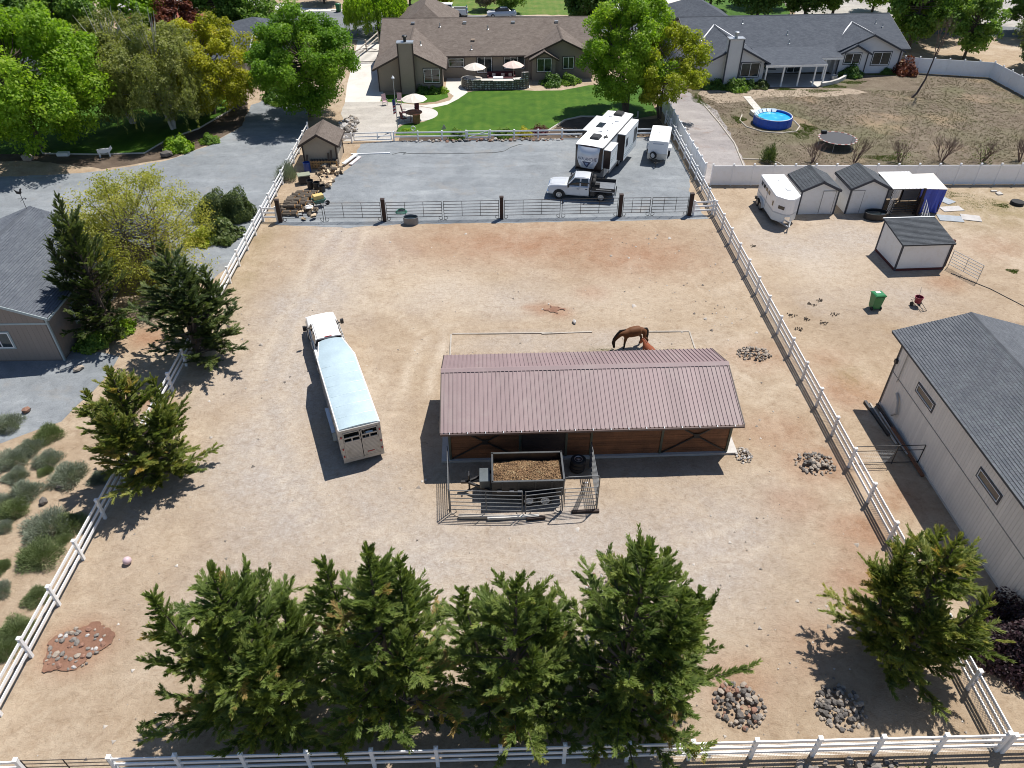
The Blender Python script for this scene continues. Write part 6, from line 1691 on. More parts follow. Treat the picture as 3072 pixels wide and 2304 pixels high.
for s in (-1, 1):
    MB().tube([(0.0, s * (hwT - .03), zt - .05), (6.25, s * (hwT - .03), zt - .05), (8.05, s * .67, zt - .07)], 0.05, 6).build('roof_rail', WHITE_PAINT, gt2)
    for z0, z1, nm in ((zf, 1.30, 'side_panel'), (1.46, 1.78, 'side_panel'), (1.94, zt - 0.14, 'side_panel')):
        p = MB(); p.bx(0.05, 6.25, min(s * (hwT - .03), s * hwT), max(s * (hwT - .03), s * hwT), z0, z1); p.build(nm, ALUM, gt2)
    for x in np.arange(0.35, 6.3, 0.62):
        MB().bx(x - 0.025, x + 0.025, min(s * hwT, s * (hwT + .035)), max(s * hwT, s * (hwT + .035)), zf, zt - 0.12).build('side_rib', ALUM, gt2)
    n = MB(); n.add([(6.25, s * hwT, 1.15), (8.05, s * 0.70, 1.15), (8.05, s * 0.70, zt - 0.16), (6.25, s * hwT, zt - 0.16), (6.25, s * (hwT - .03), 1.15), (8.05, s * (0.70 - .03), 1.15), (8.05, s * .67, zt - 0.16), (6.25, s * (hwT - .03), zt - 0.16)], [(0, 1, 2, 3), (7, 6, 5, 4), (0, 4, 5, 1), (1, 5, 6, 2), (2, 6, 7, 3), (3, 7, 4, 0)]); n.build('nose_panel', ALUM, gt2)
    fd = MB(); fd.bx(1.9, 4.05, min(s * hwT, s * (hwT + .22)), max(s * hwT, s * (hwT + .22)), 0.80, 0.86); fd.bar((1.9, s * (hwT + .11), 0.83), (1.7, s * (hwT + .11), 0.45), 0.22, 0.04); fd.bar((4.05, s * (hwT + .11), 0.83), (4.25, s * (hwT + .11), 0.45), 0.22, 0.04); fd.build('fender', ALUM, gt2)
    for x in (2.5, 3.45): wheel(gt2, x, s * (hwT + 0.02), 0.38, 0.22, WHITE_PAINT, s)
b = MB(); b.bx(0.0, 6.3, -hwT + 0.03, hwT - 0.03, zf - 0.14, zf + 0.02); b.build('floor', BLACK_METAL, gt2)
b = MB(); b.bx(6.24, 6.28, -hwT + 0.03, hwT - 0.03, zf, 1.15); b.bx(6.3, 8.05, -0.69, 0.69, 1.10, 1.16); b.build('neck_floor', ALUM, gt2)
b = MB(); b.bx(8.04, 8.10, -0.69, 0.69, 1.14, zt - 0.15); b.build('nose_front', ALUM, gt2)
b = MB(); b.bar((7.4, -0.3, 1.08), (7.4, -0.3, 0.95), 0.12); b.bar((7.4, 0.3, 1.08), (7.4, 0.3, 0.95), 0.12); b.cyl((7.4, 0, 1.12), (7.4, 0, 0.80), 0.09, n=10); b.build('coupler', BLACK_METAL, gt2)
# rear frame and slatted doors
RD = mat('dull_aluminium', (0.44, 0.43, 0.41), 0.45, 0.3, var=0.12, dirt=(0.34, 0.32, 0.29, 1))
b = MB(); b.bx(-0.05, 0.03, -hwT, -hwT + 0.16, zf - 0.1, zt - 0.05); b.bx(-0.05, 0.03, hwT - 0.16, hwT, zf - 0.1, zt - 0.05); b.bx(-0.05, 0.03, -hwT + 0.16, hwT - 0.16, zt - 0.22, zt - 0.05); b.bx(-0.05, 0.03, -hwT + 0.16, hwT - 0.16, zf - 0.1, zf + 0.06); b.build('rear_frame', RD, gt2)
for s in (-1, 1):
    y0, y1 = (0.02, hwT - 0.17) if s > 0 else (-hwT + 0.17, -0.02)
    d = bpy.data.objects.new('rear_door', None)
    fr = MB(); fr.bx(-0.07, -0.02, y0, y0 + 0.05, zf + .07, zt - .23); fr.bx(-0.07, -0.02, y1 - 0.05, y1, zf + .07, zt - .23); fr.bx(-0.07, -0.02, y0, y1, zt - .29, zt - .23); fr.bx(-0.07, -0.02, y0, y1, 1.94, 2.02); fr.bx(-0.07, -0.02, y0, y1, 1.66, 1.74); fr.bx(-0.07, -0.02, y0, y1, zf + .07, zf + .14); fr.bx(-0.07, -0.02, (y0 + y1) / 2 - .03, (y0 + y1) / 2 + .03, 1.74, 1.94)
    do = fr.build('rear_door', RD, gt2)
    for k in range(13):
        z = zf + 0.15 + k * 0.088
        ubox('slat', RD, do, -0.065, -0.03, y0 + 0.05, y1 - 0.05, z, z + 0.078)
    for z in (0.8, 1.3, 2.1): MB().box((-0.07, s * (hwT - 0.08), z), (0.05, 0.07, 0.11)).build('tail_lamp', RED_LAMP, gt2)
MB().box((-0.075, -0.45, 2.1), (0.01, 0.36, 0.12)).build('blue_sticker', mat('blue_sticker', (0.12, 0.25, 0.42), 0.5), gt2)
MB().box((-0.072, -0.4, 0.78), (0.01, 0.36, 0.06)).build('red_sticker', RED_LAMP, gt2)

# ------------------------------------------------------------------ fifth-wheel travel trailer (x forward to the front cap, towards the camera)
ua = Vector((-3.85, -8.31)).normalized()
RVr = math.atan2(ua.y, ua.x)
rear_mid = Vector((12.05, 70.4))
rv = thing('travel_trailer', 'large white fifth-wheel travel trailer with brown slide-outs', 'travel trailer', (rear_mid.x, rear_mid.y, 0), RVr)
RL, rh, z0r, z1r = 9.05, 1.25, 0.72, 3.72      # roof length, half width
b = MB(); b.bx(0.0, 6.6, -rh, rh, z0r, z1r - 0.02); b.bx(6.6, RL - 0.05, -rh, rh, 1.72, z1r - 0.02); b.build('body', AQUA_SIDE, rv)
rf_ = MB(); rf_.loft([tsec(-0.03, rh + 0.02, z1r - 0.05, z1r + 0.04, 0.05, 0.05), tsec(RL - 0.5, rh + 0.02, z1r - 0.05, z1r + 0.04, 0.05, 0.05), tsec(RL + 0.15, rh - 0.02, z1r - 0.05, z1r + 0.0, 0.05, 0.03)]); rf_.build('roof', WHITE_ROOF, rv, smooth=True)
bn = MB()
for s in (-1, 1): bn.bx(0.0, RL, min(s * rh, s * (rh + .03)), max(s * rh, s * (rh + .03)), z1r - 0.20, z1r - 0.07)
bn.build('awning_rail', BLACK_PLASTIC, rv)
sk = MB(); sk.bx(0.1, 6.5, -rh + .05, rh - .05, 0.40, z0r); sk.bx(6.5, 8.2, -rh + .05, rh - .05, 0.7, 1.72); sk.build('lower_body', mat('taupe_lower', (0.30, 0.29, 0.28), 0.5), rv)
# rounded front cap: curved in plan and profile
def cap_pt(u, v, k=1.0):
    """u in -1..1 across, v in 0..1 upwards"""
    y = u * rh * (1.0 - 0.05 * (1 - v))
    bulge = 0.55 * (1 - abs(u) ** 2.6) * 1.0 + 0.10
    prof = math.sin(min(1.0, 0.22 + 0.95 * v) * math.pi) ** 0.5 if v < 0.999 else 0.25
    prof = (1 - (abs(v - 0.52) / 0.56) ** 2.6)
    return (RL - 0.05 + max(0.02, bulge * max(prof, 0.0)) * k, y, 1.55 + v * (z1r - 1.55) )
def cap_mesh_part(u0, u1, v0, v1, k, nu=10, nv=10, off=0.0):
    bb = MB(); secs = []
    for i in range(nv + 1):
        v = v0 + (v1 - v0) * i / nv
        secs.append([tuple(Vector(cap_pt(u0 + (u1 - u0) * j / nu, v, k)) + Vector((off, 0, 0))) for j in range(nu + 1)])
    bb.loft(secs, closed=False, cap=False); return bb
cap_mesh_part(-1, 1, 0, 1, 1.0, 20, 14).build('front_cap', BROWN_GLOSS, rv, smooth=True)
shield = MB(); secs = []
for i in range(15):
    v = 0.10 + 0.86 * i / 14
    half = 0.78 * (0.62 + 0.38 * min(1.0, (v - 0.10) / 0.35)) if v < 0.45 else 0.78 + 0.06 * (v - 0.45)
    secs.append([tuple(Vector(cap_pt(-half + 2 * half * j / 14, v)) + Vector((0.02, 0, 0))) for j in range(15)])
shield.loft(secs, closed=False, cap=False); sh_o = shield.build('front_shield', mat('silver_cap_paint', (0.60, 0.64, 0.70), 0.25, 0.2, var=0.04), rv, smooth=True)
MB().bx(RL - 0.9, RL + 0.12, -rh + .06, rh - .06, 1.44, 1.56).build('front_belly', BLACK_PLASTIC, rv)
# lettering and emblem on the cap
def on_cap(u, v, off=0.035): return Vector(cap_pt(u, v)) + Vector((off, 0, 0))
tx = bpy.data.curves.new('cap_lettering', 'FONT'); tx.body = 'AVALANCHE'; tx.align_x = 'CENTER'; tx.size = 0.42; tx.extrude = 0.004; tx.space_character = 1.04
to = bpy.data.objects.new('cap_lettering', tx); link(to, None)
dg = bpy.context.evaluated_depsgraph_get(); lm = bpy.data.meshes.new_from_object(to.evaluated_get(dg)); bpy.data.objects.remove(to)
for v in lm.vertices:
    uu = v.co.x / 1.18 * 0.66; vv = 0.47 + v.co.y / (z1r - 1.55) - 0.03 * uu * uu
    q = on_cap(uu, vv, 0.03 + v.co.z); v.co = q
lm.materials.clear(); lm.materials.append(NAVY)
lo_ = bpy.data.objects.new('cap_lettering', lm); link(lo_, sh_o)
def cap_poly(name, pts, m, off=0.028, par=sh_o):
    bb = MB(); cx = sum(p[0] for p in pts) / len(pts); cv = sum(p[1] for p in pts) / len(pts)
    dense = []
    for (p, q) in zip(pts, pts[1:] + pts[:1]):
        for k in range(5): dense.append((p[0] + (q[0] - p[0]) * k / 5, p[1] + (q[1] - p[1]) * k / 5))
    rings = []
    for f in (1.0, 0.66, 0.33, 0.02): rings.append([tuple(on_cap(cx + (p[0] - cx) * f, cv + (p[1] - cv) * f, off)) for p in dense])
    bb.loft(rings, cap=False); return bb.build(name, m, par)
cap_poly('emblem', [(-0.34, 0.43), (0.34, 0.43), (0.0, 0.14)], NAVY)
cap_poly('emblem_inner', [(-0.14, 0.38), (0.14, 0.38), (0.0, 0.24)], mat('emblem_steel', (0.22, 0.28, 0.42), 0.3), 0.034)
for s in (-1, 1):
    cap_poly('emblem_wing', [(s * 0.40, 0.40), (s * 0.56, 0.44), (s * 0.30, 0.16), (s * 0.06, 0.08), (s * 0.22, 0.20)], mat('emblem_wing', (0.36, 0.42, 0.54), 0.3), 0.026)
def rv_slide(x0, x1, y0, y1, z0, z1, side, label):
    """slide-out room"""
    q = MB(); q.bx(x0, x1, min(y0, y1), max(y0, y1), z0, z1); so = q.build('slide_out', AQUA_SIDE, rv); so['label'] = label
    MB().bx(x0 - .02, x1 + .02, min(y0, y1) - .02, max(y0, y1) + .02, z1, z1 + 0.06).build('slide_roof', WHITE_ROOF, so)
    MB().bx(x1, x1 + 0.04, min(y0, y1) + .01, max(y0, y1) - .01, z0 + .02, z1 - .02).build('slide_end', BROWN_GLOSS, so)
    MB().bx(x0 - .04, x0, min(y0, y1) + .01, max(y0, y1) - .01, z0 + .02, z1 - .02).build('slide_end', BROWN_GLOSS, so)
    return so
# the trailer points at the camera, so local +y is the side on the right of the picture
sA = rv_slide(0.5, 4.75, rh, rh + 0.72, 1.05, 3.42, 1, 'long white rear slide-out with dark windows')
sB = rv_slide(6.75, 8.75, rh, rh + 0.62, 1.75, 3.35, 1, 'short white front slide-out')
sC = rv_slide(1.0, 5.1, -rh, -rh - 0.75, 1.05, 3.42, -1, 'slide-out on the shaded side')
def rv_window(par, x0, x1, z0, z1, y, m=DARK_GLASS):
    q = MB(); q.bx(x0, x1, min(y, y + .02), max(y, y + .02), z0, z1); q.build('window', m, par, bevel=0.0)
rv_window(sA, 0.8, 1.75, 1.75, 3.0, rh + 0.72); rv_window(sA, 3.75, 4.35, 2.2, 2.95, rh + 0.72)
STR = mat('grey_graphic', (0.25, 0.30, 0.33), 0.4)
for (par, y, xa, xb, za) in ((sA, rh + 0.721, 0.6, 4.6, 1.35), (sB, rh + 0.621, 6.9, 8.6, 2.3), (rv, rh + 0.001, 4.9, 6.6, 1.7)):
    for k in range(2):
        pts = [(xb - (xb - xa) * t_, y + 0.006, za + 0.55 * t_ ** 1.8 + 0.22 * k) for t_ in np.linspace(0, 1, 9)]
        g = MB()
        for p, q in zip(pts, pts[1:]): g.bar(p, q, 0.014, 0.06)
        g.build('swoosh', STR, par)
for x in (2.5, 3.5):
    for s in (-1, 1): wheel(rv, x, s * (rh - 0.12), 0.40, 0.24, ALUM, s)
ac = MB(); ac.loft([[(6.9, -0.42, z1r + .05), (7.9, -0.42, z1r + .05), (7.9, 0.42, z1r + .05), (6.9, 0.42, z1r + .05)], [(6.95, -0.40, z1r + .25), (7.85, -0.40, z1r + .22), (7.85, 0.40, z1r + .22), (6.95, 0.40, z1r + .25)], [(7.05, -0.30, z1r + .34), (7.75, -0.30, z1r + .30), (7.75, 0.30, z1r + .30), (7.05, 0.30, z1r + .34)]])
ac_me = ac.build('air_conditioner', BLACK_PLASTIC, rv, smooth=False); inst('air_conditioner', ac_me, rv, (-6.6, 0.1, 0))
sp_ = MB(); sp_.box((4.2, -0.55, z1r + 0.12), (1.15, 0.62, 0.05)); so_ = sp_.build('solar_panel', mat('solar_cells', (0.015, 0.02, 0.04), 0.15), rv)
for k in range(4): MB().box((4.2 + (k - 1.5) * 0.28, -0.55, z1r + 0.147), (0.012, 0.6, 0.004)).build('cell_line', ALUM, so_)
ant = MB(); ant.lathe([(0.22, 0), (0.2, 0.06), (0.05, 0.09)], 12, (6.9, 0.75, z1r + 0.06)); ant.bar((6.5, 0.75, z1r + 0.17), (7.3, 0.75, z1r + 0.17), 0.08, 0.04); ant.build('antenna', BLACK_PLASTIC, rv)
for (x, y, w, h) in ((5.6, -0.1, 0.4, 0.4), (2.6, 0.5, 0.4, 0.4), (5.2, 0.4, 0.18, 0.18), (3.4, 0.3, 0.15, 0.15), (1.6, -0.4, 0.35, 0.35)):
    MB().box((x, y, z1r + 0.12), (w, h, 0.10)).build('roof_hatch', WHITE_PAINT, rv)
pin = MB(); pin.bx(8.15, 8.45, -0.4, 0.4, 1.05, 1.5); pin.cyl((8.3, 0, 1.05), (8.3, 0, 0.95), 0.05); pin.build('pin_box', BLACK_METAL, rv)
for s in (-1, 1): MB().bx(6.9, 7.05, s * 0.95 - 0.06, s * 0.95 + 0.06, 0.0, 1.0).build('landing_leg', BLACK_METAL, rv)

# ------------------------------------------------------------------ white cargo trailer
ct_a = Vector((-0.26, -0.965)).normalized()
ctr = thing('cargo_trailer', 'small white enclosed cargo trailer beside the travel trailer', 'trailer', (16.35, 70.9, 0), math.atan2(ct_a.y, ct_a.x))
CLn, chw, cz0, cz1 = 3.9, 0.92, 0.42, 2.22
b = MB(); b.loft([tsec(0.0, chw, cz0, cz1 - 0.02, 0.08, 0.02), tsec(CLn - 0.2, chw, cz0, cz1 - 0.02, 0.08, 0.02), tsec(CLn, chw - 0.03, cz0, cz1 - 0.10, 0.10, 0.02)]); b.build('body', WHITE_GLOSS, ctr, smooth=True)
b = MB(); b.loft([tsec(-0.01, chw + .015, cz1 - 0.12, cz1 + 0.01, 0.09, 0.03), tsec(CLn - 0.15, chw + .015, cz1 - 0.12, cz1 + 0.01, 0.09, 0.03), tsec(CLn + 0.03, chw - .03, cz1 - 0.16, cz1 - 0.07, 0.08, 0.02)]); b.build('roof', WHITE_ROOF, ctr, smooth=True)
MB().bx(CLn, CLn + 0.02, -chw + 0.02, chw - 0.02, cz0, 0.98).build('stone_guard', mat('guard_plate', (0.62, 0.60, 0.55), 0.4, 0.4), ctr)
MB().box((1.9, 0, cz1 + 0.06), (0.36, 0.36, 0.10)).build('roof_vent', WHITE_PAINT, ctr)
for s in (-1, 1):
    wheel(ctr, 1.6, s * (chw + 0.10), 0.33, 0.20, WHITE_PAINT, s)
    f = MB(); f.bx(1.15, 2.05, min(s * chw, s * (chw + .26)), max(s * chw, s * (chw + .26)), 0.66, 0.92); f.build('fender', WHITE_GLOSS, ctr)
b = MB(); b.bar((CLn, -0.7, 0.42), (CLn + 1.1, 0, 0.42), 0.08); b.bar((CLn, 0.7, 0.42), (CLn + 1.1, 0, 0.42), 0.08); b.bar((CLn, 0, 0.42), (CLn + 1.25, 0, 0.42), 0.07); b.build('tongue', BLACK_METAL, ctr)
b = MB(); b.cyl((CLn + 1.05, 0.0, 0.05), (CLn + 1.05, 0, 0.85), 0.035); b.bar((CLn + 1.05, -0.1, 0.85), (CLn + 1.05, 0.1, 0.85), 0.04); b.build('jack', BLACK_METAL, ctr)
st = wheel(ctr, 0, 0, 0.34, 0.20, WHITE_PAINT, -1); st.name = 'spare_wheel'; st.location = (CLn + 0.18, -0.35, 0.85); st.rotation_euler = (0, 0, R_(62))
MB().bx(CLn + 0.02, CLn + 0.03, -0.5, 0.5, 1.86, 1.92).build('logo_strip', mat('logo_grey', (0.4, 0.42, 0.5), 0.4), ctr)

# ------------------------------------------------------------------ white horse trailer by the sheds (x forward = towards the nose)
ht_ = thing('horse_trailer', 'white two-horse trailer with wedge nose beside the sheds', 'trailer', (23.38, 58.6, 0), R_(-90))
hwH, zbH, ztH = 0.98, 0.42, 2.42
def psec(pl, z): return [(x, y, z) for x, y in pl]
plan = [(0, -hwH), (4.15, -hwH), (4.75, -0.42), (4.9, -0.15), (4.9, 0.15), (4.75, 0.42), (4.15, hwH), (0, hwH)]
b = MB(); b.loft([psec(plan, zbH), psec(plan, 1.05)]); b.build('lower_body', AQUA_SIDE, ht_)
pl2 = [(x * 1.0, y * 1.012) for x, y in plan]
b = MB(); b.loft([psec(pl2, 1.05), psec(pl2, 1.16)]); b.build('belt_stripe', mat('grey_belt', (0.42, 0.45, 0.48), 0.4), ht_)
b = MB(); b.loft([psec(plan, 1.16), psec(plan, ztH - 0.1), [(x * 0.985, y * 0.985, ztH - 0.02) for x, y in plan]]); b.build('upper_body', WHITE_GLOSS, ht_)
b = MB(); b.loft([[(x * 1.008 - 0.02, y * 1.02, ztH - 0.09) for x, y in plan], [(x * 1.005 - 0.02, y * 1.0, ztH) for x, y in plan], [(x * 0.96 + 0.05, y * 0.88, ztH + 0.05) for x, y in plan]]); b.build('roof', WHITE_ROOF, ht_)
for k in range(4): MB().bx(0.5 + 0.62 * k, 0.95 + 0.62 * k, -hwH - 0.012, -hwH, 1.85, 2.15).build('window', DARK_GLASS, ht_)
MB().bx(3.65, 3.92, -hwH - 0.012, -hwH, 1.45, 1.85).build('window', DARK_GLASS, ht_)
nw = MB(); nw.bx(-0.27, 0.27, -0.008, 0.008, -0.14, 0.14); no = nw.build('window', DARK_GLASS, ht_, (4.62, -0.55, 1.62), (0, 0, math.atan2(0.56, 0.6) ) )
for s in (-1, 1):
    f = MB(); f.loft([[(1.15 + 0.9 * math.cos(a) * r, s * hwH + 0 * s, 0.38 + 0.55 * math.sin(a) * r) for a in np.linspace(0, math.pi, 10)] for r in (1.0,)] + [[(1.15 + 0.9 * math.cos(a), s * (hwH + 0.22), 0.38 + 0.55 * math.sin(a)) for a in np.linspace(0, math.pi, 10)]], closed=False, cap=False); f.build('fender', ALUM, ht_)
    for x in (0.75, 1.55): wheel(ht_, x, s * (hwH + 0.06), 0.34, 0.2, ALUM, s)
b = MB(); b.bx(4.55, 4.93, -0.22, 0.22, zbH, 0.95); b.build('nose_plate', CHROME, ht_)
b = MB(); b.bar((4.3, -0.6, 0.42), (5.7, 0, 0.42), 0.09); b.bar((4.3, 0.6, 0.42), (5.7, 0, 0.42), 0.09); b.cyl((5.55, 0, 0.0), (5.55, 0, 0.9), 0.04); b.build('tongue', GALV, ht_)
MB().bx(-0.3, 4.1, -hwH - 0.05, hwH + 0.05, 0.33, 0.43).build('chassis', BLACK_METAL, ht_)
for (x, y) in ((1.3, 0.2), (2.9, 0.25), (3.2, 0.3)): MB().box((x, y, ztH + 0.075), (0.3, 0.3, 0.06)).build('roof_vent', WHITE_PAINT, ht_)
MB().bx(2.2, 2.24, -hwH - 0.02, -hwH, 0.5, 1.9).build('door_seam', mat('seam_grey', (0.3, 0.31, 0.33), 0.5), ht_)

# ------------------------------------------------------------------ dump trailer in the pipe pen
RAILK = mat('worn_black_rail', (0.06, 0.065, 0.07), 0.4, 0.2, var=0.3)
dt = thing('dump_trailer', 'black dump trailer with tandem wheels in the pipe pen before the barn', 'trailer', (-0.36, 25.65, 0), R_(0.4))
DL, dh, dzb, dzt = 3.52, 1.0, 0.62, 1.5
for s in (-1, 1):
    MB().bx(0.0, DL, min(s * (dh - .05), s * dh), max(s * (dh - .05), s * dh), dzb, dzt).build('side_wall', BLACK_METAL, dt)
    MB().bx(-0.03, DL + 0.03, min(s * (dh - .07), s * (dh + .03)), max(s * (dh - .07), s * (dh + .03)), dzt, dzt + 0.06).build('top_rail', RAILK, dt)
    for x in (0.5, 1.3, 2.1, 2.9): MB().bx(x - .04, x + .04, min(s * dh, s * (dh + .06)), max(s * dh, s * (dh + .06)), dzb, dzt).build('stake', BLACK_METAL, dt)
    fd = MB(); fd.bx(1.25, 3.1, min(s * dh, s * (dh + .25)), max(s * dh, s * (dh + .25)), 0.80, 0.85); fd.build('fender', BLACK_METAL, dt)
    for x in (1.78, 2.58): wheel(dt, x, s * (dh + 0.11), 0.37, 0.22, WHITE_PAINT, s)
MB().bx(0, 0.05, -dh + .05, dh - .05, dzb, dzt).build('front_wall', BLACK_METAL, dt); MB().bx(DL - .05, DL, -dh + .05, dh - .05, dzb, dzt).build('tail_gate', BLACK_METAL, dt)
MB().bx(-0.02, 0.07, -dh, dh, dzt, dzt + .06).build('top_rail', RAILK, dt); MB().bx(DL - .07, DL + .02, -dh, dh, dzt, dzt + .06).build('top_rail', RAILK, dt)
MB().bx(0, DL, -dh, dh, dzb - 0.12, dzb).build('bed_floor', BLACK_METAL, dt)
tb = MB(); tb.bx(-0.62, -0.12, -0.5, 0.42, 0.62, 1.08); tb.build('tool_box', mat('plate_box', (0.13, 0.15, 0.16), 0.35, 0.5), dt)
b = MB(); b.bar((0.1, -0.75, 0.55), (-1.25, 0, 0.55), 0.10, 0.12); b.bar((0.1, 0.75, 0.55), (-1.25, 0, 0.55), 0.10, 0.12); b.bar((-1.2, 0, 0.55), (-1.55, 0, 0.55), 0.12); b.cyl((-1.15, 0.05, 0.0), (-1.15, 0.05, 1.05), 0.05); b.bar((-1.15, -0.1, 1.05), (-1.15, 0.25, 1.05), 0.05); b.build('tongue', BLACK_METAL, dt)
for x in (0.35, 0.95, 1.35): MB().box((x, -dh - 0.07, 0.95), (0.22, 0.015, 0.1)).build('reflector_label', WHITE_PAINT, dt)
# load of wood chips
gg = np.random.default_rng(91)
nx, ny = 46, 28
XX, YY = np.meshgrid(np.linspace(0.06, DL - 0.06, nx), np.linspace(-dh + 0.06, dh - 0.06, ny))
ZZ = 1.12 + 0.30 * np.exp(-((YY + 0.25) / 0.95) ** 4) * np.exp(-((XX - 1.9) / 1.9) ** 4) + 0.05 * np.sin(XX * 3.1) * np.cos(YY * 4) + gg.normal(0, 0.012, XX.shape)
ZZ -= 0.16 * np.clip((YY - 0.45) / 0.5, 0, 1)
idx = np.arange(nx * ny).reshape(ny, nx)
FF = np.stack([idx[:-1, :-1], idx[:-1, 1:], idx[1:, 1:], idx[1:, :-1]], -1).reshape(-1, 4)
CHIPM = leaf_material('wood_chip', (0.07, 0.042, 0.024, 1), (0.25, 0.15, 0.078, 1), (0.44, 0.31, 0.17, 1), 0.0, 0.9, (0.60, 0.48, 0.28, 1))
load = thing('wood_chip_load', 'heap of brown wood chips filling the dump trailer', 'wood chips', (-0.36, 25.65, 0), R_(0.4))
link(bpy.data.objects.new('heap', np_mesh('chip_heap', np.stack([XX, YY, ZZ], -1).reshape(-1, 3), FF, CHIPM, np.clip(gg.normal(0.42, 0.2, nx * ny), 0, 1))), load)
nchip = 9000
ci = gg.integers(0, nx * ny, nchip)
P = np.stack([XX.ravel()[ci] + gg.uniform(-.04, .04, nchip), YY.ravel()[ci] + gg.uniform(-.04, .04, nchip), ZZ.ravel()[ci] + gg.uniform(0, 0.03, nchip)], -1)
v, f = leaves(P, unit(gg.normal(size=(nchip, 3)) * 0.6 + np.array([0, 0, 1])), gg.uniform(0.04, 0.11, nchip), gg, 0.4)
patch = 0.18 * np.sin(P[:, 0] * 4.2 + 1) * np.sin(P[:, 1] * 5)
co = link(bpy.data.objects.new('chips', np_mesh('chips', v, f, CHIPM, np.repeat(np.clip(gg.normal(0.47, 0.22, nchip) + patch, 0, 1), 4))), load); co['kind'] = 'stuff'
PENS = mat('pen_steel', (0.13, 0.135, 0.14), 0.45, 0.4, var=0.3)
pipe_panel('pen_panel', 'front left pipe panel of the pen before the dump trailer', (-2.42, 24.05), (1.12, 23.85), 1.66, 6, 3, 0.024, 0.34, PENS, 'pipe panels of the trailer pen', 'fence panel')
pipe_panel('pen_panel', 'front middle pipe panel of the pen before the trailer wheels', (1.2, 23.85), (3.02, 24.08), 1.66, 6, 2, 0.024, 0.34, PENS, 'pipe panels of the trailer pen', 'fence panel')
pipe_panel('pen_panel', 'left side pipe panel between the pen and the barn', (-2.62, 27.1), (-2.44, 24.1), 1.66, 6, 2, 0.024, 0.34, PENS, 'pipe panels of the trailer pen', 'fence panel')
pipe_panel('pen_panel', 'right side pipe panel between the pen and the barn', (4.72, 27.2), (4.77, 24.2), 1.66, 6, 2, 0.024, 0.34, PENS, 'pipe panels of the trailer pen', 'fence panel')
wg = thing('walk_gate', 'arched pipe walk gate at the right front of the pen', 'gate', (3.06, 24.1, 0), R_(2.5))
MB().tube([(0.0, 0, 0.02), (0.0, 0, 2.2), (0.08, 0, 2.32), (0.2, 0, 2.35), (1.5, 0, 2.35), (1.64, 0, 2.32), (1.70, 0, 2.2), (1.70, 0, 0.02)], 0.027, 8).build('arch', PENS, wg)
for k in range(6): MB().cyl((0.06, 0, 0.3 + 0.25 * k), (1.64, 0, 0.3 + 0.25 * k), 0.02, n=6).build('rail', PENS, wg)
for x in (0.07, 1.63): MB().cyl((x, 0, 0.28), (x, 0, 1.58), 0.022, n=6).build('upright', PENS, wg)
for i, (lb, a, b_, w) in enumerate([('grey weathered beam along the foot of the pen', (-2.0, 23.8, 0.10), (0.2, 23.72, 0.10), 0.2), ('whitewashed beam lying at the foot of the pen', (-0.6, 23.62, 0.12), (1.9, 23.72, 0.12), 0.16), ('dark beam end sticking out in front of the pen', (1.3, 23.55, 0.10), (2.2, 23.62, 0.10), 0.14), ('short dark block under the walk gate', (3.5, 23.95, 0.08), (4.85, 24.0, 0.08), 0.16)]):
    tag(MB().bar(a, b_, w, w * 0.8).build('timber_beam', [OLDWOOD, mat('whitewashed_wood', (0.58, 0.56, 0.52), 0.9), POST_BROWN, POST_BROWN][i]), lb, 'timber', 'beams at the foot of the pen')
for k in range(3):
    tag(MB().cyl((4.05 + 0.09 * k, 24.45, 1.62), (4.1 + 0.09 * k, 25.3, 0.05), 0.03, n=6).build('fence_pole', [DARK_STEEL, GALV, WHITE_VINYL][k]), ['dark pole leaning inside the walk gate', 'grey pole leaning inside the walk gate', 'white pole leaning inside the walk gate'][k], 'pole')
tyre = thing('tyre_stack', 'stack of black tyres with a silver rim on top against the barn wall', 'tyres', (4.05, 26.95, 0))
for k in range(3):
    b = MB(); b.lathe([(0.23, 0.02), (0.34, 0.0), (0.39, 0.05), (0.40, 0.12), (0.39, 0.19), (0.34, 0.24), (0.23, 0.22)], 24); b.build('tyre', RUBBER, tyre, (0.02 * k, 0.01 * k, 0.24 * k), smooth=True)
b = MB(); b.lathe([(0.22, 0.0), (0.22, 0.06), (0.15, 0.03), (0.06, 0.05), (0.06, 0.08), (0.01, 0.08)], 20); b.build('rim', ALUM, tyre, (0.04, 0.02, 0.66))
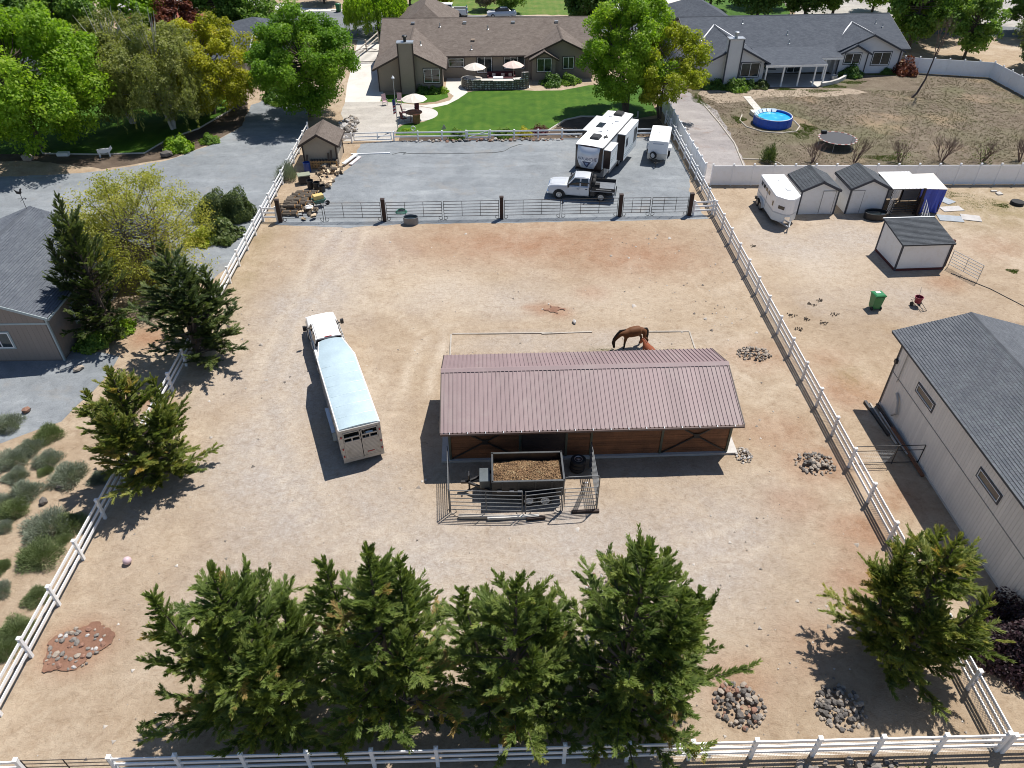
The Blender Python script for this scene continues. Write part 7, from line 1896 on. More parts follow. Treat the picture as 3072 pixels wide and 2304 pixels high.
# far street vehicles
pickup('street_pickup', 'white pickup parked across the street behind the brown roof', (-9.2, 126.6), R_(176), WHITE_GLOSS, 'box', 'crew')
def sedan(label, loc, rz, paint):
    t = thing('parked_car', label, 'car', loc, rz)
    b = MB(); b.loft([rsec(2.2, 0.72, 0.35, 0.72, 0.1, 0.6), rsec(1.9, 0.86, 0.3, 0.86, 0.12, 0.7), rsec(0.9, 0.9, 0.28, 0.98, 0.12, 0.75), rsec(-1.6, 0.9, 0.28, 1.02, 0.12, 0.75), rsec(-2.2, 0.84, 0.34, 0.98, 0.12, 0.7), rsec(-2.35, 0.75, 0.4, 0.8, 0.1, 0.65)]); b.build('body', paint, t, smooth=True)
    g = MB(); g.loft([rsec(0.95, 0.74, 0.94, 0.98, 0.02, 0.7), rsec(0.2, 0.74, 0.94, 1.40, 0.1, 0.56), rsec(-0.9, 0.74, 0.94, 1.42, 0.1, 0.56), rsec(-1.75, 0.74, 0.94, 1.02, 0.03, 0.66)]); g.build('cabin_glass', DARK_GLASS, t, smooth=True)
    r = MB(); r.loft([rsec(0.15, 0.58, 1.36, 1.43, 0.03, 0.52), rsec(-0.95, 0.58, 1.36, 1.45, 0.03, 0.52)]); r.build('roof', paint, t, smooth=True)
    for x in (1.35, -1.4):
        for s in (-1, 1): wheel(t, x, s * 0.80, 0.32, 0.2, ALUM, s)
sedan('silver sedan across the street, right of the white pickup', (1.4, 126.2), R_(184), SILVER)

# ================================================================== ROCKS
def rock_mesh(seed, m, sub=1):
    g = random.Random(seed)
    bm = bmesh.new(); bmesh.ops.create_icosphere(bm, subdivisions=sub, radius=0.5)
    ax = Vector((g.uniform(0.8, 1.25), g.uniform(0.7, 1.05), g.uniform(0.5, 0.8)))
    for v in bm.verts:
        k = 1 + g.uniform(-0.16, 0.16)
        v.co = Vector((v.co.x * ax.x * k, v.co.y * ax.y * k, v.co.z * ax.z * k))
    me = bpy.data.meshes.new('rock_%d' % seed); bm.to_mesh(me); bm.free(); me.materials.append(m)
    return me
RK = [mat('grey_rock', (0.205, 0.185, 0.165), 0.85, var=0.35, vs=5, bump=0.4), mat('dark_rock', (0.115, 0.103, 0.093), 0.85, var=0.35, vs=5, bump=0.4), mat('tan_rock', (0.32, 0.27, 0.22), 0.85, var=0.3, vs=5, bump=0.4), mat('red_rock', (0.24, 0.13, 0.09), 0.85, var=0.3, vs=5), mat('pale_rock', (0.44, 0.42, 0.40), 0.85, var=0.25, vs=5)]
ROCKS = {(i, j): rock_mesh(100 + 7 * i + j, RK[i]) for i in range(5) for j in range(4)}
def rock_pile(label, c, rx, ry, n, s0, s1, seed, mix=(0, 0, 1, 2), height=0.25, flat=False):
    g = random.Random(seed)
    t = thing('rock_pile', label, 'rock pile', (c[0], c[1], 0), 0, 'piles of field rock')
    placed = []
    for k in range(n):
        for _ in range(12):
            a = g.uniform(0, 6.28); r = math.sqrt(g.random())
            x, y = rx * r * math.cos(a), ry * r * math.sin(a)
            s = g.uniform(s0, s1) * (1.15 - 0.3 * r)
            if all(math.hypot(x - q[0], y - q[1]) > 0.36 * (s + q[2]) for q in placed) or g.random() < (0.0 if flat else 0.25): break
        z = s * (0.06 if flat else 0.12) + (0.04 if flat else height * max(0, 1 - (x / rx) ** 2 - (y / ry) ** 2) * g.uniform(0.4, 1))
        placed.append((x, y, s))
        o = bpy.data.objects.new('stone', ROCKS[(g.choice(mix), g.randrange(4))]); link(o, t)
        o.location = (x, y, z); o.rotation_euler = (g.uniform(-0.4, 0.4), g.uniform(-0.4, 0.4), g.uniform(0, 6.28)); o.scale = (s, s, s * g.uniform(0.8, 1.1))
    return t
rock_pile('low pile of grey rocks beyond the right end of the barn roof', (16.07, 36.69), 1.1, 0.75, 95, 0.12, 0.3, 1, (0, 1, 2, 2))
rock_pile('grey rock pile against the right fence opposite the workshop gate', (16.57, 27.02), 1.05, 0.85, 95, 0.12, 0.3, 2, (0, 1, 2, 2))
rock_pile('small heap of pale stones at the right front corner of the barn', (12.95, 27.72), 0.45, 0.65, 60, 0.10, 0.2, 3, (0, 2, 4))
rock_pile('rock pile beside the right end of the cypress row', (9.11, 14.10), 1.0, 0.95, 105, 0.12, 0.32, 4, (0, 1, 1, 2, 3))
rock_pile('rounded rock pile in the shadow of the yellowing cypress', (12.93, 13.91), 1.0, 0.9, 125, 0.12, 0.30, 5, (0, 1, 1, 2))
rock_pile('scattered stones on a red earth patch in the left front corner', (-17.47, 17.22), 1.15, 1.05, 46, 0.14, 0.36, 6, (0, 0, 4, 2, 3), flat=True)
rock_pile('small pile of reddish stones behind the largest cypress', (4.35, 19.50), 0.55, 0.9, 46, 0.12, 0.26, 7, (2, 3, 4, 0))
rock_pile('pile of boulders and rubble behind the brown shed', (-15.3, 77.3), 1.0, 3.4, 80, 0.3, 0.8, 8, (0, 2, 4, 4), 0.5)
rock_pile('row of field stones along the foot of the low white fence', (-1.2, 73.45), 8.3, 0.35, 90, 0.22, 0.5, 9, (2, 4, 0, 3), 0.1)
rock_pile('row of stones under the fence beside the travel trailer', (9.5, 74.6), 2.2, 0.5, 30, 0.22, 0.5, 10, (0, 1, 4), 0.1)
rock_pile('stones lined up under the bottom fence in the right corner', (12.2, 11.75), 2.1, 0.25, 16, 0.25, 0.5, 11, (0, 1, 2), 0.05)
def lone(label, c, s, m, seed):
    o = bpy.data.objects.new('boulder', ROCKS[(m, seed % 4)]); link(o); o.location = (c[0], c[1], s * 0.25); o.scale = (s, s * 0.9, s * 0.9); o.rotation_euler = (0, 0, seed)
    tag(o, label, 'rock')
lone('tan boulder on the gravel in front of the tan garage', (-25.48, 36.11), 0.62, 2, 1)
lone('dark stone among the sage shrubs, beside the largest clump', (-22.57, 25.26), 0.55, 1, 2)
lone('dark stone below the round sage shrub', (-22.19, 26.26), 0.42, 1, 3)
lone('red stone beside the topmost sage shrub', (-26.77, 32.24), 0.6, 3, 4)
lone('large tan boulder at the left end of the shaded lawn', (-44.56, 69.42), 1.2, 2, 6)
lone('grey boulder at the edge of the mulch bed by the gravel drive', (-31.60, 70.00), 1.1, 1, 7)
lone('flat pale stone on the dirt beyond the barn', (5.13, 40.45), 0.42, 4, 8)
lone('grey boulder in the shade under the yellowing cypress', (16.08, 15.64), 0.8, 0, 9)
# loose pebbles on the dirt
g = np.random.default_rng(77)
npb = 1500
pxs = g.uniform(-18, 17.8, npb); pys = 12.6 + g.random(npb) ** 1.2 * 42
keep = ~((pxs > -3) & (pxs < 12.6) & (pys > 24) & (pys < 34)) & (g.random(npb) < 0.35 + 0.65 * np.exp(-((pxs - 13) / 5) ** 2))
pxs, pys = pxs[keep], pys[keep]; n = len(pxs)
s = g.gamma(1.5, 0.024, n) + 0.018
tet = np.array([[1, 0, 0], [-0.5, 0.85, 0], [-0.5, -0.85, 0], [0.15, 0.1, 0.75], [-0.4, 0.35, 0.55]])
rot = g.uniform(0, 6.28, n)
V = tet[None] * s[:, None, None]
V = np.stack([V[..., 0] * np.cos(rot)[:, None] - V[..., 1] * np.sin(rot)[:, None] + pxs[:, None], V[..., 0] * np.sin(rot)[:, None] + V[..., 1] * np.cos(rot)[:, None] + pys[:, None], V[..., 2] + 0.012], -1).reshape(-1, 3)
Fb = np.array([[0, 1, 3], [1, 4, 3], [1, 2, 4], [2, 0, 3], [2, 3, 4]])
F = (Fb[None] + 5 * np.arange(n)[:, None, None]).reshape(-1, 3)
PEB = leaf_material('pebble', (0.12, 0.105, 0.095, 1), (0.30, 0.26, 0.22, 1), (0.50, 0.46, 0.42, 1), 0.0, 0.9)
tag(link(bpy.data.objects.new('pebbles', np_mesh('pebbles', V, F, PEB, np.repeat(g.random(n), 5)))), 'loose pebbles scattered over the dirt lot', 'pebbles', kind='stuff')
# horse droppings on the neighbour's dirt
DUNG = mat('dung', (0.035, 0.026, 0.018), 0.95, var=0.3)
for i, (p, sc) in enumerate([((21.62, 42.32), 1.0), ((22.39, 42.74), 0.8), ((19.86, 41.02), 1.0), ((22.77, 41.02), 1.0), ((20.66, 40.49), 0.8), ((21.64, 40.04), 1.0), ((19.78, 39.31), 0.9), ((20.02, 50.65), 0.8)]):
    gq = random.Random(i); b = MB()
    for k in range(14):
        a = gq.uniform(0, 6.28); r = 0.28 * sc * gq.random()
        b.lathe([(0.01, 0), (0.04, 0.02), (0.035, 0.055), (0.01, 0.065)], 6, (r * math.cos(a) * 1.3, r * math.sin(a), 0.01 + 0.05 * (0.3 - r)))
    o = b.build('dung_heap', DUNG); o.location = (p[0], p[1], 0); o['kind'] = 'stuff'
    tag(o, 'dark horse droppings on the dirt beside the right fence', 'droppings', 'horse droppings')

# ================================================================== SHRUBS
sg = [tuft_mesh('sage_%d' % i, 200 + i, 1.0, 0.72, 7000, SAGE if i != 1 else SAGE_GREEN, 0.032, 0.17, 0.35) for i in range(3)]
def shrub(name, label, c, me, s, rz, group=None, h=1.0, cat='shrub', stem=True):
    t = thing(name, label, cat, (c[0], c[1], 0), rz, group)
    link(bpy.data.objects.new('foliage', me), t).scale = (s, s, s * h)
    MB().cyl((0, 0, 0), (0, 0, 0.4 * s), 0.05, 0.03, 6).build('stem', BARK, t)
    return t
SG = 'sage shrubs left of the fence'
sage_l = [('topmost sage shrub at the left edge, beside a red stone', 'C1', 60, 470, 1.25, 0), ('green-tinted sage shrub close under the left cypress', 'C1', 410, 540, 1.15, 1), ('grey sage shrub in the middle of the upper clump', 'C1', 250, 640, 1.05, 2),
    ('sage shrub at the left of the upper clump', 'C1', 120, 740, 1.2, 0), ('sage shrub on the right of the upper clump', 'C1', 400, 740, 1.05, 0), ('small green shrub below the upper sage clump', 'C1', 385, 850, 0.62, 1),
    ('grey sage shrub at the lower left of the upper clump', 'C1', 140, 890, 0.95, 2), ('round solitary sage shrub beside the left cypress', 'C1', 580, 880, 1.35, 0), ('pale sage shrub half under the left cypress', 'C1', 830, 900, 0.8, 2),
    ('wide sage shrub above the dark stone', 'C1', 215, 1020, 1.25, 2), ('sage shrub under the wide one', 'C1', 120, 1150, 1.2, 1), ('sage shrub at the left edge beside the wide one', 'C1', 20, 1110, 0.9, 0),
    ('large sage shrub against the left fence', 'C1', 400, 1300, 1.55, 0), ('sage shrub touching the fence beside the large one', 'C1', 580, 1280, 1.1, 1), ('dark green sage shrub below the large one', 'C1', 330, 1530, 1.45, 1), ('small sage shrub at a fence post', 'C1', 530, 1430, 0.6, 1),
    ('small sage shrub at the left edge below the wide ones', 'C1', 25, 1330, 0.7, 0), ('sage shrub cut by the left edge halfway down', 'C1', 10, 1650, 0.7, 1), ('dark sage shrub between the fence posts', 'D1', 310, 220, 0.85, 1), ('sage shrub at the left edge', 'D1', 5, 180, 0.75, 0),
    ('long dark sage shrub against the fence', 'D1', 130, 500, 1.1, 1), ('lowest sage shrub at the left edge by the fence', 'D1', 40, 640, 1.0, 1)]
sage_xy = [(-27.25, 30.98), (-24.56, 30.17), (-25.09, 29.10), (-25.47, 28.20), (-23.69, 28.15), (-23.46, 27.44), (-24.77, 27.04), (-22.05, 26.97), (-20.47, 26.85), (-23.74, 25.85), (-23.75, 24.74), (-24.54, 25.15), (-21.57, 23.55), (-20.63, 23.75), (-21.16, 21.84), (-20.53, 22.87), (-23.75, 23.64), (-22.66, 21.33), (-20.25, 19.67), (-22.02, 20.03), (-20.34, 17.96), (-20.36, 17.13)]
for i, ((lb, _, _, _, s, k), c) in enumerate(zip(sage_l, sage_xy)):
    shrub('sage_shrub', lb, c, sg[k], s * 0.62, i * 1.1, SG, 0.95)
pine = leafy_shrub_mesh('pine_ball', 231, 1.0, 1.0, 16000, 0.085, JUNIPER)
for lb, c, s, h in (('dense dark pine bush beside the gravel drive, left half', (-23.0, 56.6), 1.5, 1.55), ('dense dark pine bush beside the gravel drive, right half', (-21.3, 56.7), 1.5, 1.6)):
    shrub('pine_bush', lb, c, pine, s, s, 'twin pine bushes', h)
wf = leafy_shrub_mesh('flowering', 233, 1.0, 0.9, 2600, 0.22, WFLOWER)
shrub('flowering_shrub', 'shrub with cream flowers in front of the pine bushes', (-21.48, 53.18), wf, 1.4, 0.3, h=1.1)
shrub('flowering_shrub', 'yellowing shrub left of the cream-flowered one', (-22.82, 52.61), leafy_shrub_mesh('yshrub', 234, 1.0, 0.9, 2000, 0.22, YELLOWG), 1.25, 0.3)
gshrub = leafy_shrub_mesh('green_shrub', 235, 1.0, 0.9, 2400, 0.2, MIDG); dshrub = leafy_shrub_mesh('dark_shrub', 236, 1.0, 0.95, 2400, 0.2, DARKG)
shrub('green_shrub', 'bright green shrub under the tall garage conifer', (-24.59, 40.21), leafy_shrub_mesh('bshrub', 237, 1.0, 0.9, 2200, 0.2, BRIGHT), 1.0, 0)
shrub('green_shrub', 'green shrub at the foot of the garage conifer', (-25.68, 38.89), gshrub, 1.15, 1.2)
shrub('rabbitbrush', 'grey-green bush at the left fence beside the log pile', (-18.83, 64.54), tuft_mesh('rabbit', 239, 1.0, 1.25, 2600, SAGE, 0.035, 0.45, 1.6), 0.85, 0.4, h=1.15)
shrub('hedge_shrub', 'yellow-green shrub in the mulch bed by the gravel drive', (-31.04, 71.83), leafy_shrub_mesh('ys2', 238, 1.0, 0.9, 2200, 0.2, BRIGHT), 1.5, 0.4, h=1.0)
shrub('hedge_shrub', 'small green shrub in the mulch bed near the birch', (-28.63, 73.70), gshrub, 0.9, 0.4)
shrub('garden_shrub', 'golden ball shrub beside the low white fence', (3.10, 74.93), leafy_shrub_mesh('gold', 241, 1.0, 0.95, 1500, 0.16, YFLOWER), 0.85, 0)
shrub('garden_shrub', 'dark red barberry ball beside the low white fence', (4.69, 75.58), leafy_shrub_mesh('barb', 242, 1.0, 0.9, 1500, 0.16, leaf_material('barberry_leaf', (0.05, 0.008, 0.015, 1), (0.10, 0.014, 0.025, 1), (0.17, 0.03, 0.04, 1), 0.2)), 0.95, 0)
shrub('garden_shrub', 'green ball shrub behind the fence left of the garden gate', (-3.65, 74.42), gshrub, 0.95, 0.8); shrub('garden_shrub', 'green shrub behind the fence right of the garden gate', (0.91, 74.64), gshrub, 0.95, 2.0); shrub('garden_shrub', 'low plant on the lawn edge beside the flagpole', (-9.08, 76.10), leafy_shrub_mesh('lo', 243, 1.0, 0.5, 600, 0.16, BRIGHT), 0.7, 0)
shrub('garden_shrub', 'small olive shrub behind the fence left of the golden ball', (1.43, 74.97), shrub and gshrub, 0.6, 0.3)
shrub('foundation_shrub', 'grassy plants under the window of the brown house, left', (-8.3, 88.9), dshrub, 0.9, 0, h=0.9); shrub('foundation_shrub', 'grassy plants under the window of the brown house, right', (-6.9, 88.9), gshrub, 0.85, 0.5, h=0.9)
shrub('foundation_shrub', 'round green plant at the corner of the brown house wing', (-5.9, 89.0), leafy_shrub_mesh('fs', 244, 1.0, 0.9, 1200, 0.18, BRIGHT), 0.75, 1)
shrub('foundation_shrub', 'dark bushes under the bay window of the brown house', (7.0, 91.6), dshrub, 1.3, 0); shrub('foundation_shrub', 'green bushes right of the bay window of the brown house', (9.2, 92.2), gshrub, 1.2, 0.7)
for i, (lb, x, y, s, me) in enumerate([('dark bush at the left corner of the grey house wing', 25.5, 89.9, 0.9, dshrub), ('dark upright bush left of the grey house chimney', 26.7, 89.8, 1.05, dshrub), ('large bush in front of the grey house chimney', 28.7, 89.2, 1.4, gshrub), ('dark bush under the grey house window', 30.4, 89.8, 1.0, dshrub), ('flowering bush left of the porch of the grey house', 31.9, 89.8, 0.95, wf),
    ('dark bush below the small gable of the grey house', 44.4, 94.2, 1.45, dshrub), ('small dark bush against the right wing of the grey house', 49.3, 95.2, 0.7, dshrub)]):
    shrub('foundation_shrub', lb, (x, y), me, s, i * 0.9)
shrub('foundation_shrub', 'reddish bush at the right corner of the grey house', (51.6, 95.0), leafy_shrub_mesh('rb', 245, 1.0, 1.0, 2000, 0.2, REDLEAF), 1.5, 0, h=1.2)
pl_ = leafy_shrub_mesh('plum', 246, 1.0, 1.0, 16000, 0.07, PURPLE)
shrub('plum_tree', 'dark purple-leaved plum at the right edge beside the yellowing cypress', (21.4, 16.0), pl_, 2.1, 0, h=1.1, cat='tree')
for i, (lb, x, y, s) in enumerate([('dark shrub behind the white garden fence left of the maple', -25.0, 86.8, 1.5), ('green shrub by the pale path left of the maple', -24.0, 85.3, 1.1), ('dark shrub beside the post of the grey house porch', -25.4, 89.2, 1.2)]): shrub('path_shrub', lb, (x, y), dshrub if i != 1 else gshrub, s, i)
# bare shrubs and the bare pole tree in the weedy yard
br = [bare_shrub_mesh('bare_%d' % i, 301 + i, 2.5, TWIG, 0.5, 8, 4, 0.04) for i in range(3)]
for i, (lb, c, s) in enumerate([('leftmost bare shrub behind the privacy fence', (30.29, 66.98), 1.0), ('tall bare shrub in front of the trampoline', (34.19, 66.88), 1.2), ('bare shrub right of the trampoline', (38.61, 66.92), 1.05), ('bushy bare shrub behind the privacy fence', (42.58, 66.96), 1.15), ('greenish bare shrub behind the privacy fence', (46.50, 66.87), 1.1), ('bare shrub at the right edge behind the privacy fence', (50.18, 66.78), 1.1)]):
    t = thing('bare_shrub', lb, 'shrub', c, i * 1.7, 'bare shrubs behind the privacy fence'); t.scale = (s, s, s)
    link(bpy.data.objects.new('branches', br[i % 3]), t)
    if i in (2, 4): link(bpy.data.objects.new('foliage', leafy_shrub_mesh('sp%d' % i, 310 + i, 1.1, 2.0, 260, 0.12, GRASSM)), t)
t = thing('dark_shrub', 'small dark evergreen in the weedy yard by the fence gate', 'shrub', (26.13, 67.37)); link(bpy.data.objects.new('foliage', tuft_mesh('ds', 320, 0.6, 1.5, 1400, JUNIPER, 0.05, 0.3, 1.0)), t)
t = thing('bare_tree', 'tall leaning bare young tree in the weedy yard', 'tree', (48.30, 85.73))
b = MB(); b.tube([(0, 0, 0), (0.5, 0.1, 0.5), (1.0, 0.2, 2.0), (1.25, 0.3, 4.5), (1.5, 0.4, 6.5)], [0.13, 0.11, 0.09, 0.06, 0.03], 8); b.build('trunk', mat('dark_bark', (0.06, 0.045, 0.045), 0.9), t)
o = link(bpy.data.objects.new('branches', bare_shrub_mesh('poletop', 333, 4.6, TWIG, 0.22, 6, 4, 0.03)), t); o.location = (1.3, 0.3, 4.6)
# tufts of dry weeds over the neighbour's yard
g = np.random.default_rng(5)
n = 26000
X = g.uniform(19, 61.4, n); Y = g.uniform(62.5, 94, n)
dens = 0.5 + 0.5 * np.sin(X * 0.45 + np.sin(Y * 0.3) * 2) * np.cos(Y * 0.4)
ok = (g.random(n) < 0.25 + 0.75 * dens) & ~((X < 26 - (Y - 62) * 0.12)) & ~(np.hypot(X - 29.6, Y - 78) < 3.4) & ~((Y > 88.5) & (X < 51)) & ~(np.hypot(X - 34, Y - 71.2) < 2)
X, Y = X[ok], Y[ok]; n = len(X)
k = 5
P = np.stack([np.repeat(X, k) + g.normal(0, 0.08, n * k), np.repeat(Y, k) + g.normal(0, 0.08, n * k), np.zeros(n * k)], -1)
D = unit(np.stack([g.normal(0, 0.6, n * k), g.normal(0, 0.6, n * k), np.ones(n * k)], -1))
v, f = spikes(P, D, g.uniform(0.05, 0.13, n * k), np.full(n * k, 0.05), g)
patchy = 0.45 + 0.3 * np.sin(np.repeat(X, k) * 0.5 + 1) * np.sin(np.repeat(Y, k) * 0.42)
tag(link(bpy.data.objects.new('weeds', np_mesh('weeds', v, f, STRAW, np.repeat(np.clip(patchy + g.normal(0, 0.25, n * k), 0, 1), 3)))), 'dry brown weeds covering the neighbour\'s yard', 'weeds', kind='stuff')
def grass_patch(label, blobs, per, m, seed, hh=(0.06, 0.18)):
    g = np.random.default_rng(seed); PP = []
    for (cx, cy, rx, ry) in blobs:
        a = g.uniform(0, 6.28, per); r = np.sqrt(g.random(per)) * (0.8 + 0.3 * np.sin(a * 3 + cx))
        PP.append(np.stack([cx + rx * r * np.cos(a), cy + ry * r * np.sin(a), np.zeros(per)], -1))
    P = np.concatenate(PP); n = len(P)
    D = unit(np.stack([g.normal(0, 0.5, n), g.normal(0, 0.5, n), np.ones(n)], -1))
    v, f = spikes(P, D, g.uniform(*hh, n), np.full(n, 0.035), g)
    tag(link(bpy.data.objects.new('grass', np_mesh('grass', v, f, m, np.repeat(np.clip(g.normal(0.5, 0.2, n), 0, 1), 3)))), label, 'grass', kind='stuff')
grass_patch('green grass tufts along the porch and around the pool', [(40.8, 90.0, 1.6, 0.9), (43.5, 91.5, 2.2, 0.7), (38.5, 88.4, 2.6, 0.7), (31.6, 74.6, 1.6, 1.6), (33.0, 76.2, 0.9, 1.3), (26.4, 78.9, 0.8, 1.2), (37.5, 68.0, 2.4, 0.8), (23.5, 85.5, 0.7, 2.4), (34.6, 89.0, 1.4, 0.5), (49.0, 94.6, 2.4, 0.4)], 1400, GRASSM, 51)
grass_patch('thin green grass on the neighbour\'s dirt by the tarp', [(41.5, 57.6, 3.2, 1.5), (43.2, 57.3, 0.8, 0.5), (46, 57, 2, 1.4), (39.8, 59.6, 2.0, 1.0), (38, 46.4, 0.5, 0.4)], 700, GRASSM, 52, (0.03, 0.09))
grass_patch('sparse grass along the foot of the bottom fence', [(9.5, 11.5, 3.5, 0.3), (15, 11.5, 3.0, 0.3), (1, 11.6, 4.0, 0.3)], 300, GRASSM, 53, (0.05, 0.14))
grass_patch('scraps of green hay beside the horses', [(6.6, 37.3, 0.9, 0.35), (7.4, 36.9, 0.6, 0.3), (10.8, 37.2, 0.8, 0.25), (9.9, 36.6, 0.5, 0.3)], 260, GRASSM, 54, (0.02, 0.06))

# ================================================================== HORSES
def horse_material(name, body, dark, leg_z, face_x=None):
    t = NT(name)
    oc = t.obj(); sp = t.n('ShaderNodeSeparateXYZ'); t.l(oc, sp.inputs[0])
    n = t.noise(oc, 2.2, 4.0)
    c = t.mix(t.ramp(n, [(0.35, (0, 0, 0)), (0.7, (0.6,) * 3)]), body, tuple(x * 1.5 for x in body[:3]) + (1,))
    low = t.ramp(t.math('DIVIDE', sp.outputs[2], leg_z), [(0.55, (1, 1, 1)), (1.0, (0, 0, 0))])
    c = t.mix(low, c, dark)
    if face_x is not None:
        fx = t.ramp(t.math('MULTIPLY', t.math('SUBTRACT', sp.outputs[0], face_x), 2.2), [(0.0, (0, 0, 0)), (1.0, (0.8, 0.8, 0.8))])
        c = t.mix(fx, c, dark)
    return t.done(t.principled(c, 0.65, 0.0, None, 0.25))

def skin_mesh(name, V, E, Rr, m, root=0, sub=2):
    me = bpy.data.meshes.new(name); me.from_pydata(V, E, [])
    o = bpy.data.objects.new(name, me); COL.objects.link(o)
    sk = o.modifiers.new('skin', 'SKIN'); sk.use_smooth_shade = True; sk.branch_smoothing = 0.6
    for i, sv in enumerate(me.skin_vertices[0].data):
        r = Rr[i]; sv.radius = r if hasattr(r, '__len__') else (r, r); sv.use_root = (i == root)
    ss = o.modifiers.new('sub', 'SUBSURF'); ss.levels = sub; ss.render_levels = sub
    dg = bpy.context.evaluated_depsgraph_get()
    out = bpy.data.meshes.new_from_object(o.evaluated_get(dg))
    bpy.data.objects.remove(o)
    out.polygons.foreach_set('use_smooth', [True] * len(out.polygons)); out.materials.clear(); out.materials.append(m)
    return out

def horse(label, loc, rz, m, mane_m, head, s=1.0, tail=True, hoof=None):
    """x = forward; head = list of (x, z, r) from withers to muzzle; one continuous body"""
    V = []; E = []; Rr = []
    def ch(pts, start=None):
        p = start
        for (x, y, z, r) in pts:
            V.append((x, y, z)); Rr.append(r)
            if p is not None: E.append((p, len(V) - 1))
            p = len(V) - 1
        return p
    V.append((0.0, 0, 1.12)); Rr.append((0.34, 0.38))
    b1 = ch([(0.36, 0, 1.12, (0.31, 0.35))], 0); b2 = ch([(0.66, 0, 1.15, (0.25, 0.30))], b1)
    r1 = ch([(-0.36, 0, 1.18, (0.32, 0.33))], 0); r2 = ch([(-0.66, 0, 1.18, (0.26, 0.28))], r1); r3 = ch([(-0.82, 0, 1.14, (0.14, 0.16))], r2)
    ch([(x, 0, z, r) for x, z, r in head], b2)
    for y, dx in ((0.17, 0.06), (-0.17, -0.10)):       # fore legs
        ch([(0.58 + dx * 0.4, y, 0.86, 0.125), (0.60 + dx, y, 0.62, 0.088), (0.61 + dx, y, 0.47, 0.072), (0.60 + dx, y, 0.20, 0.050), (0.63 + dx, y, 0.10, 0.056), (0.66 + dx, y, 0.02, 0.07)], b2)
    for y, dx in ((0.18, -0.16), (-0.18, 0.12)):       # hind legs: stifle forward, hock backward
        ch([(-0.55 + dx * 0.3, y, 0.92, 0.17), (-0.50 + dx * 0.6, y, 0.74, 0.115), (-0.70 + dx, y, 0.52, 0.080), (-0.68 + dx, y, 0.24, 0.054), (-0.64 + dx, y, 0.11, 0.058), (-0.61 + dx, y, 0.02, 0.07)], r2)
    t = thing('horse', label, 'horse', loc, rz); t.scale = (s, s, s)
    link(bpy.data.objects.new('body', skin_mesh('horse_body', V, E, Rr, m)), t)
    # ears, mane, tail
    hx, hz = head[-4][0], head[-4][1]
    px_, pz_, pr = head[-4]
    for y in (0.07, -0.07):
        MB().loft([[(px_ - 0.03, y - 0.03, pz_ + pr * 0.7), (px_ + 0.03, y - 0.02, pz_ + pr * 0.7), (px_ + 0.02, y + 0.03, pz_ + pr * 0.7)], [(px_ - 0.06, y, pz_ + pr + 0.11), (px_ - 0.055, y, pz_ + pr + 0.11), (px_ - 0.058, y + 0.004, pz_ + pr + 0.11)]]).build('ear', m, t)
    mn = MB(); pts = [(0.62, 0, 1.40)] + [(x + 0.55 * r_, -0.03, z + r_ * 0.62) for x, z, r_ in head[:-3]]
    mn.tube(pts, [0.02, 0.055, 0.065, 0.06, 0.05], 10)
    mn.build('mane', mane_m, t, smooth=True)
    MB().tube([(-0.60, 0, 1.28), (-0.78, 0.0, 1.27), (-0.86, 0.01, 1.10), (-0.88, 0.01, 0.80), (-0.87, 0.01, 0.5), (-0.86, 0.01, 0.40)], [0.05, 0.06, 0.075, 0.085, 0.07, 0.02], 12).build('tail', mane_m, t, smooth=True)
    return t
HAIR = mat('black_hair', (0.012, 0.010, 0.010), 0.7, var=0.3); CHHAIR = mat('chestnut_hair', (0.14, 0.045, 0.02), 0.7, var=0.3)
BAY = horse_material('bay_coat', (0.12, 0.048, 0.018, 1), (0.012, 0.009, 0.008, 1), 0.80, 0.95)
CHEST = horse_material('chestnut_coat', (0.20, 0.055, 0.022, 1), (0.12, 0.03, 0.014, 1), 0.5)
graze = [(0.86, 1.20, 0.22), (1.04, 1.03, 0.165), (1.20, 0.84, 0.13), (1.33, 0.66, 0.105), (1.36, 0.50, 0.14), (1.31, 0.30, 0.085), (1.27, 0.10, 0.08)]
horse('bay horse with black legs grazing behind the barn', (8.62, 37.72, 0), R_(192), BAY, HAIR, graze, 1.0)
low = [(0.86, 1.24, 0.22), (1.04, 1.26, 0.165), (1.20, 1.25, 0.13), (1.34, 1.20, 0.105), (1.44, 1.08, 0.14), (1.52, 0.90, 0.085), (1.57, 0.74, 0.08)]
horse('chestnut horse partly hidden behind the barn ridge, below the bay horse', (9.28, 35.75, 0), R_(104), CHEST, CHHAIR, low, 0.9)

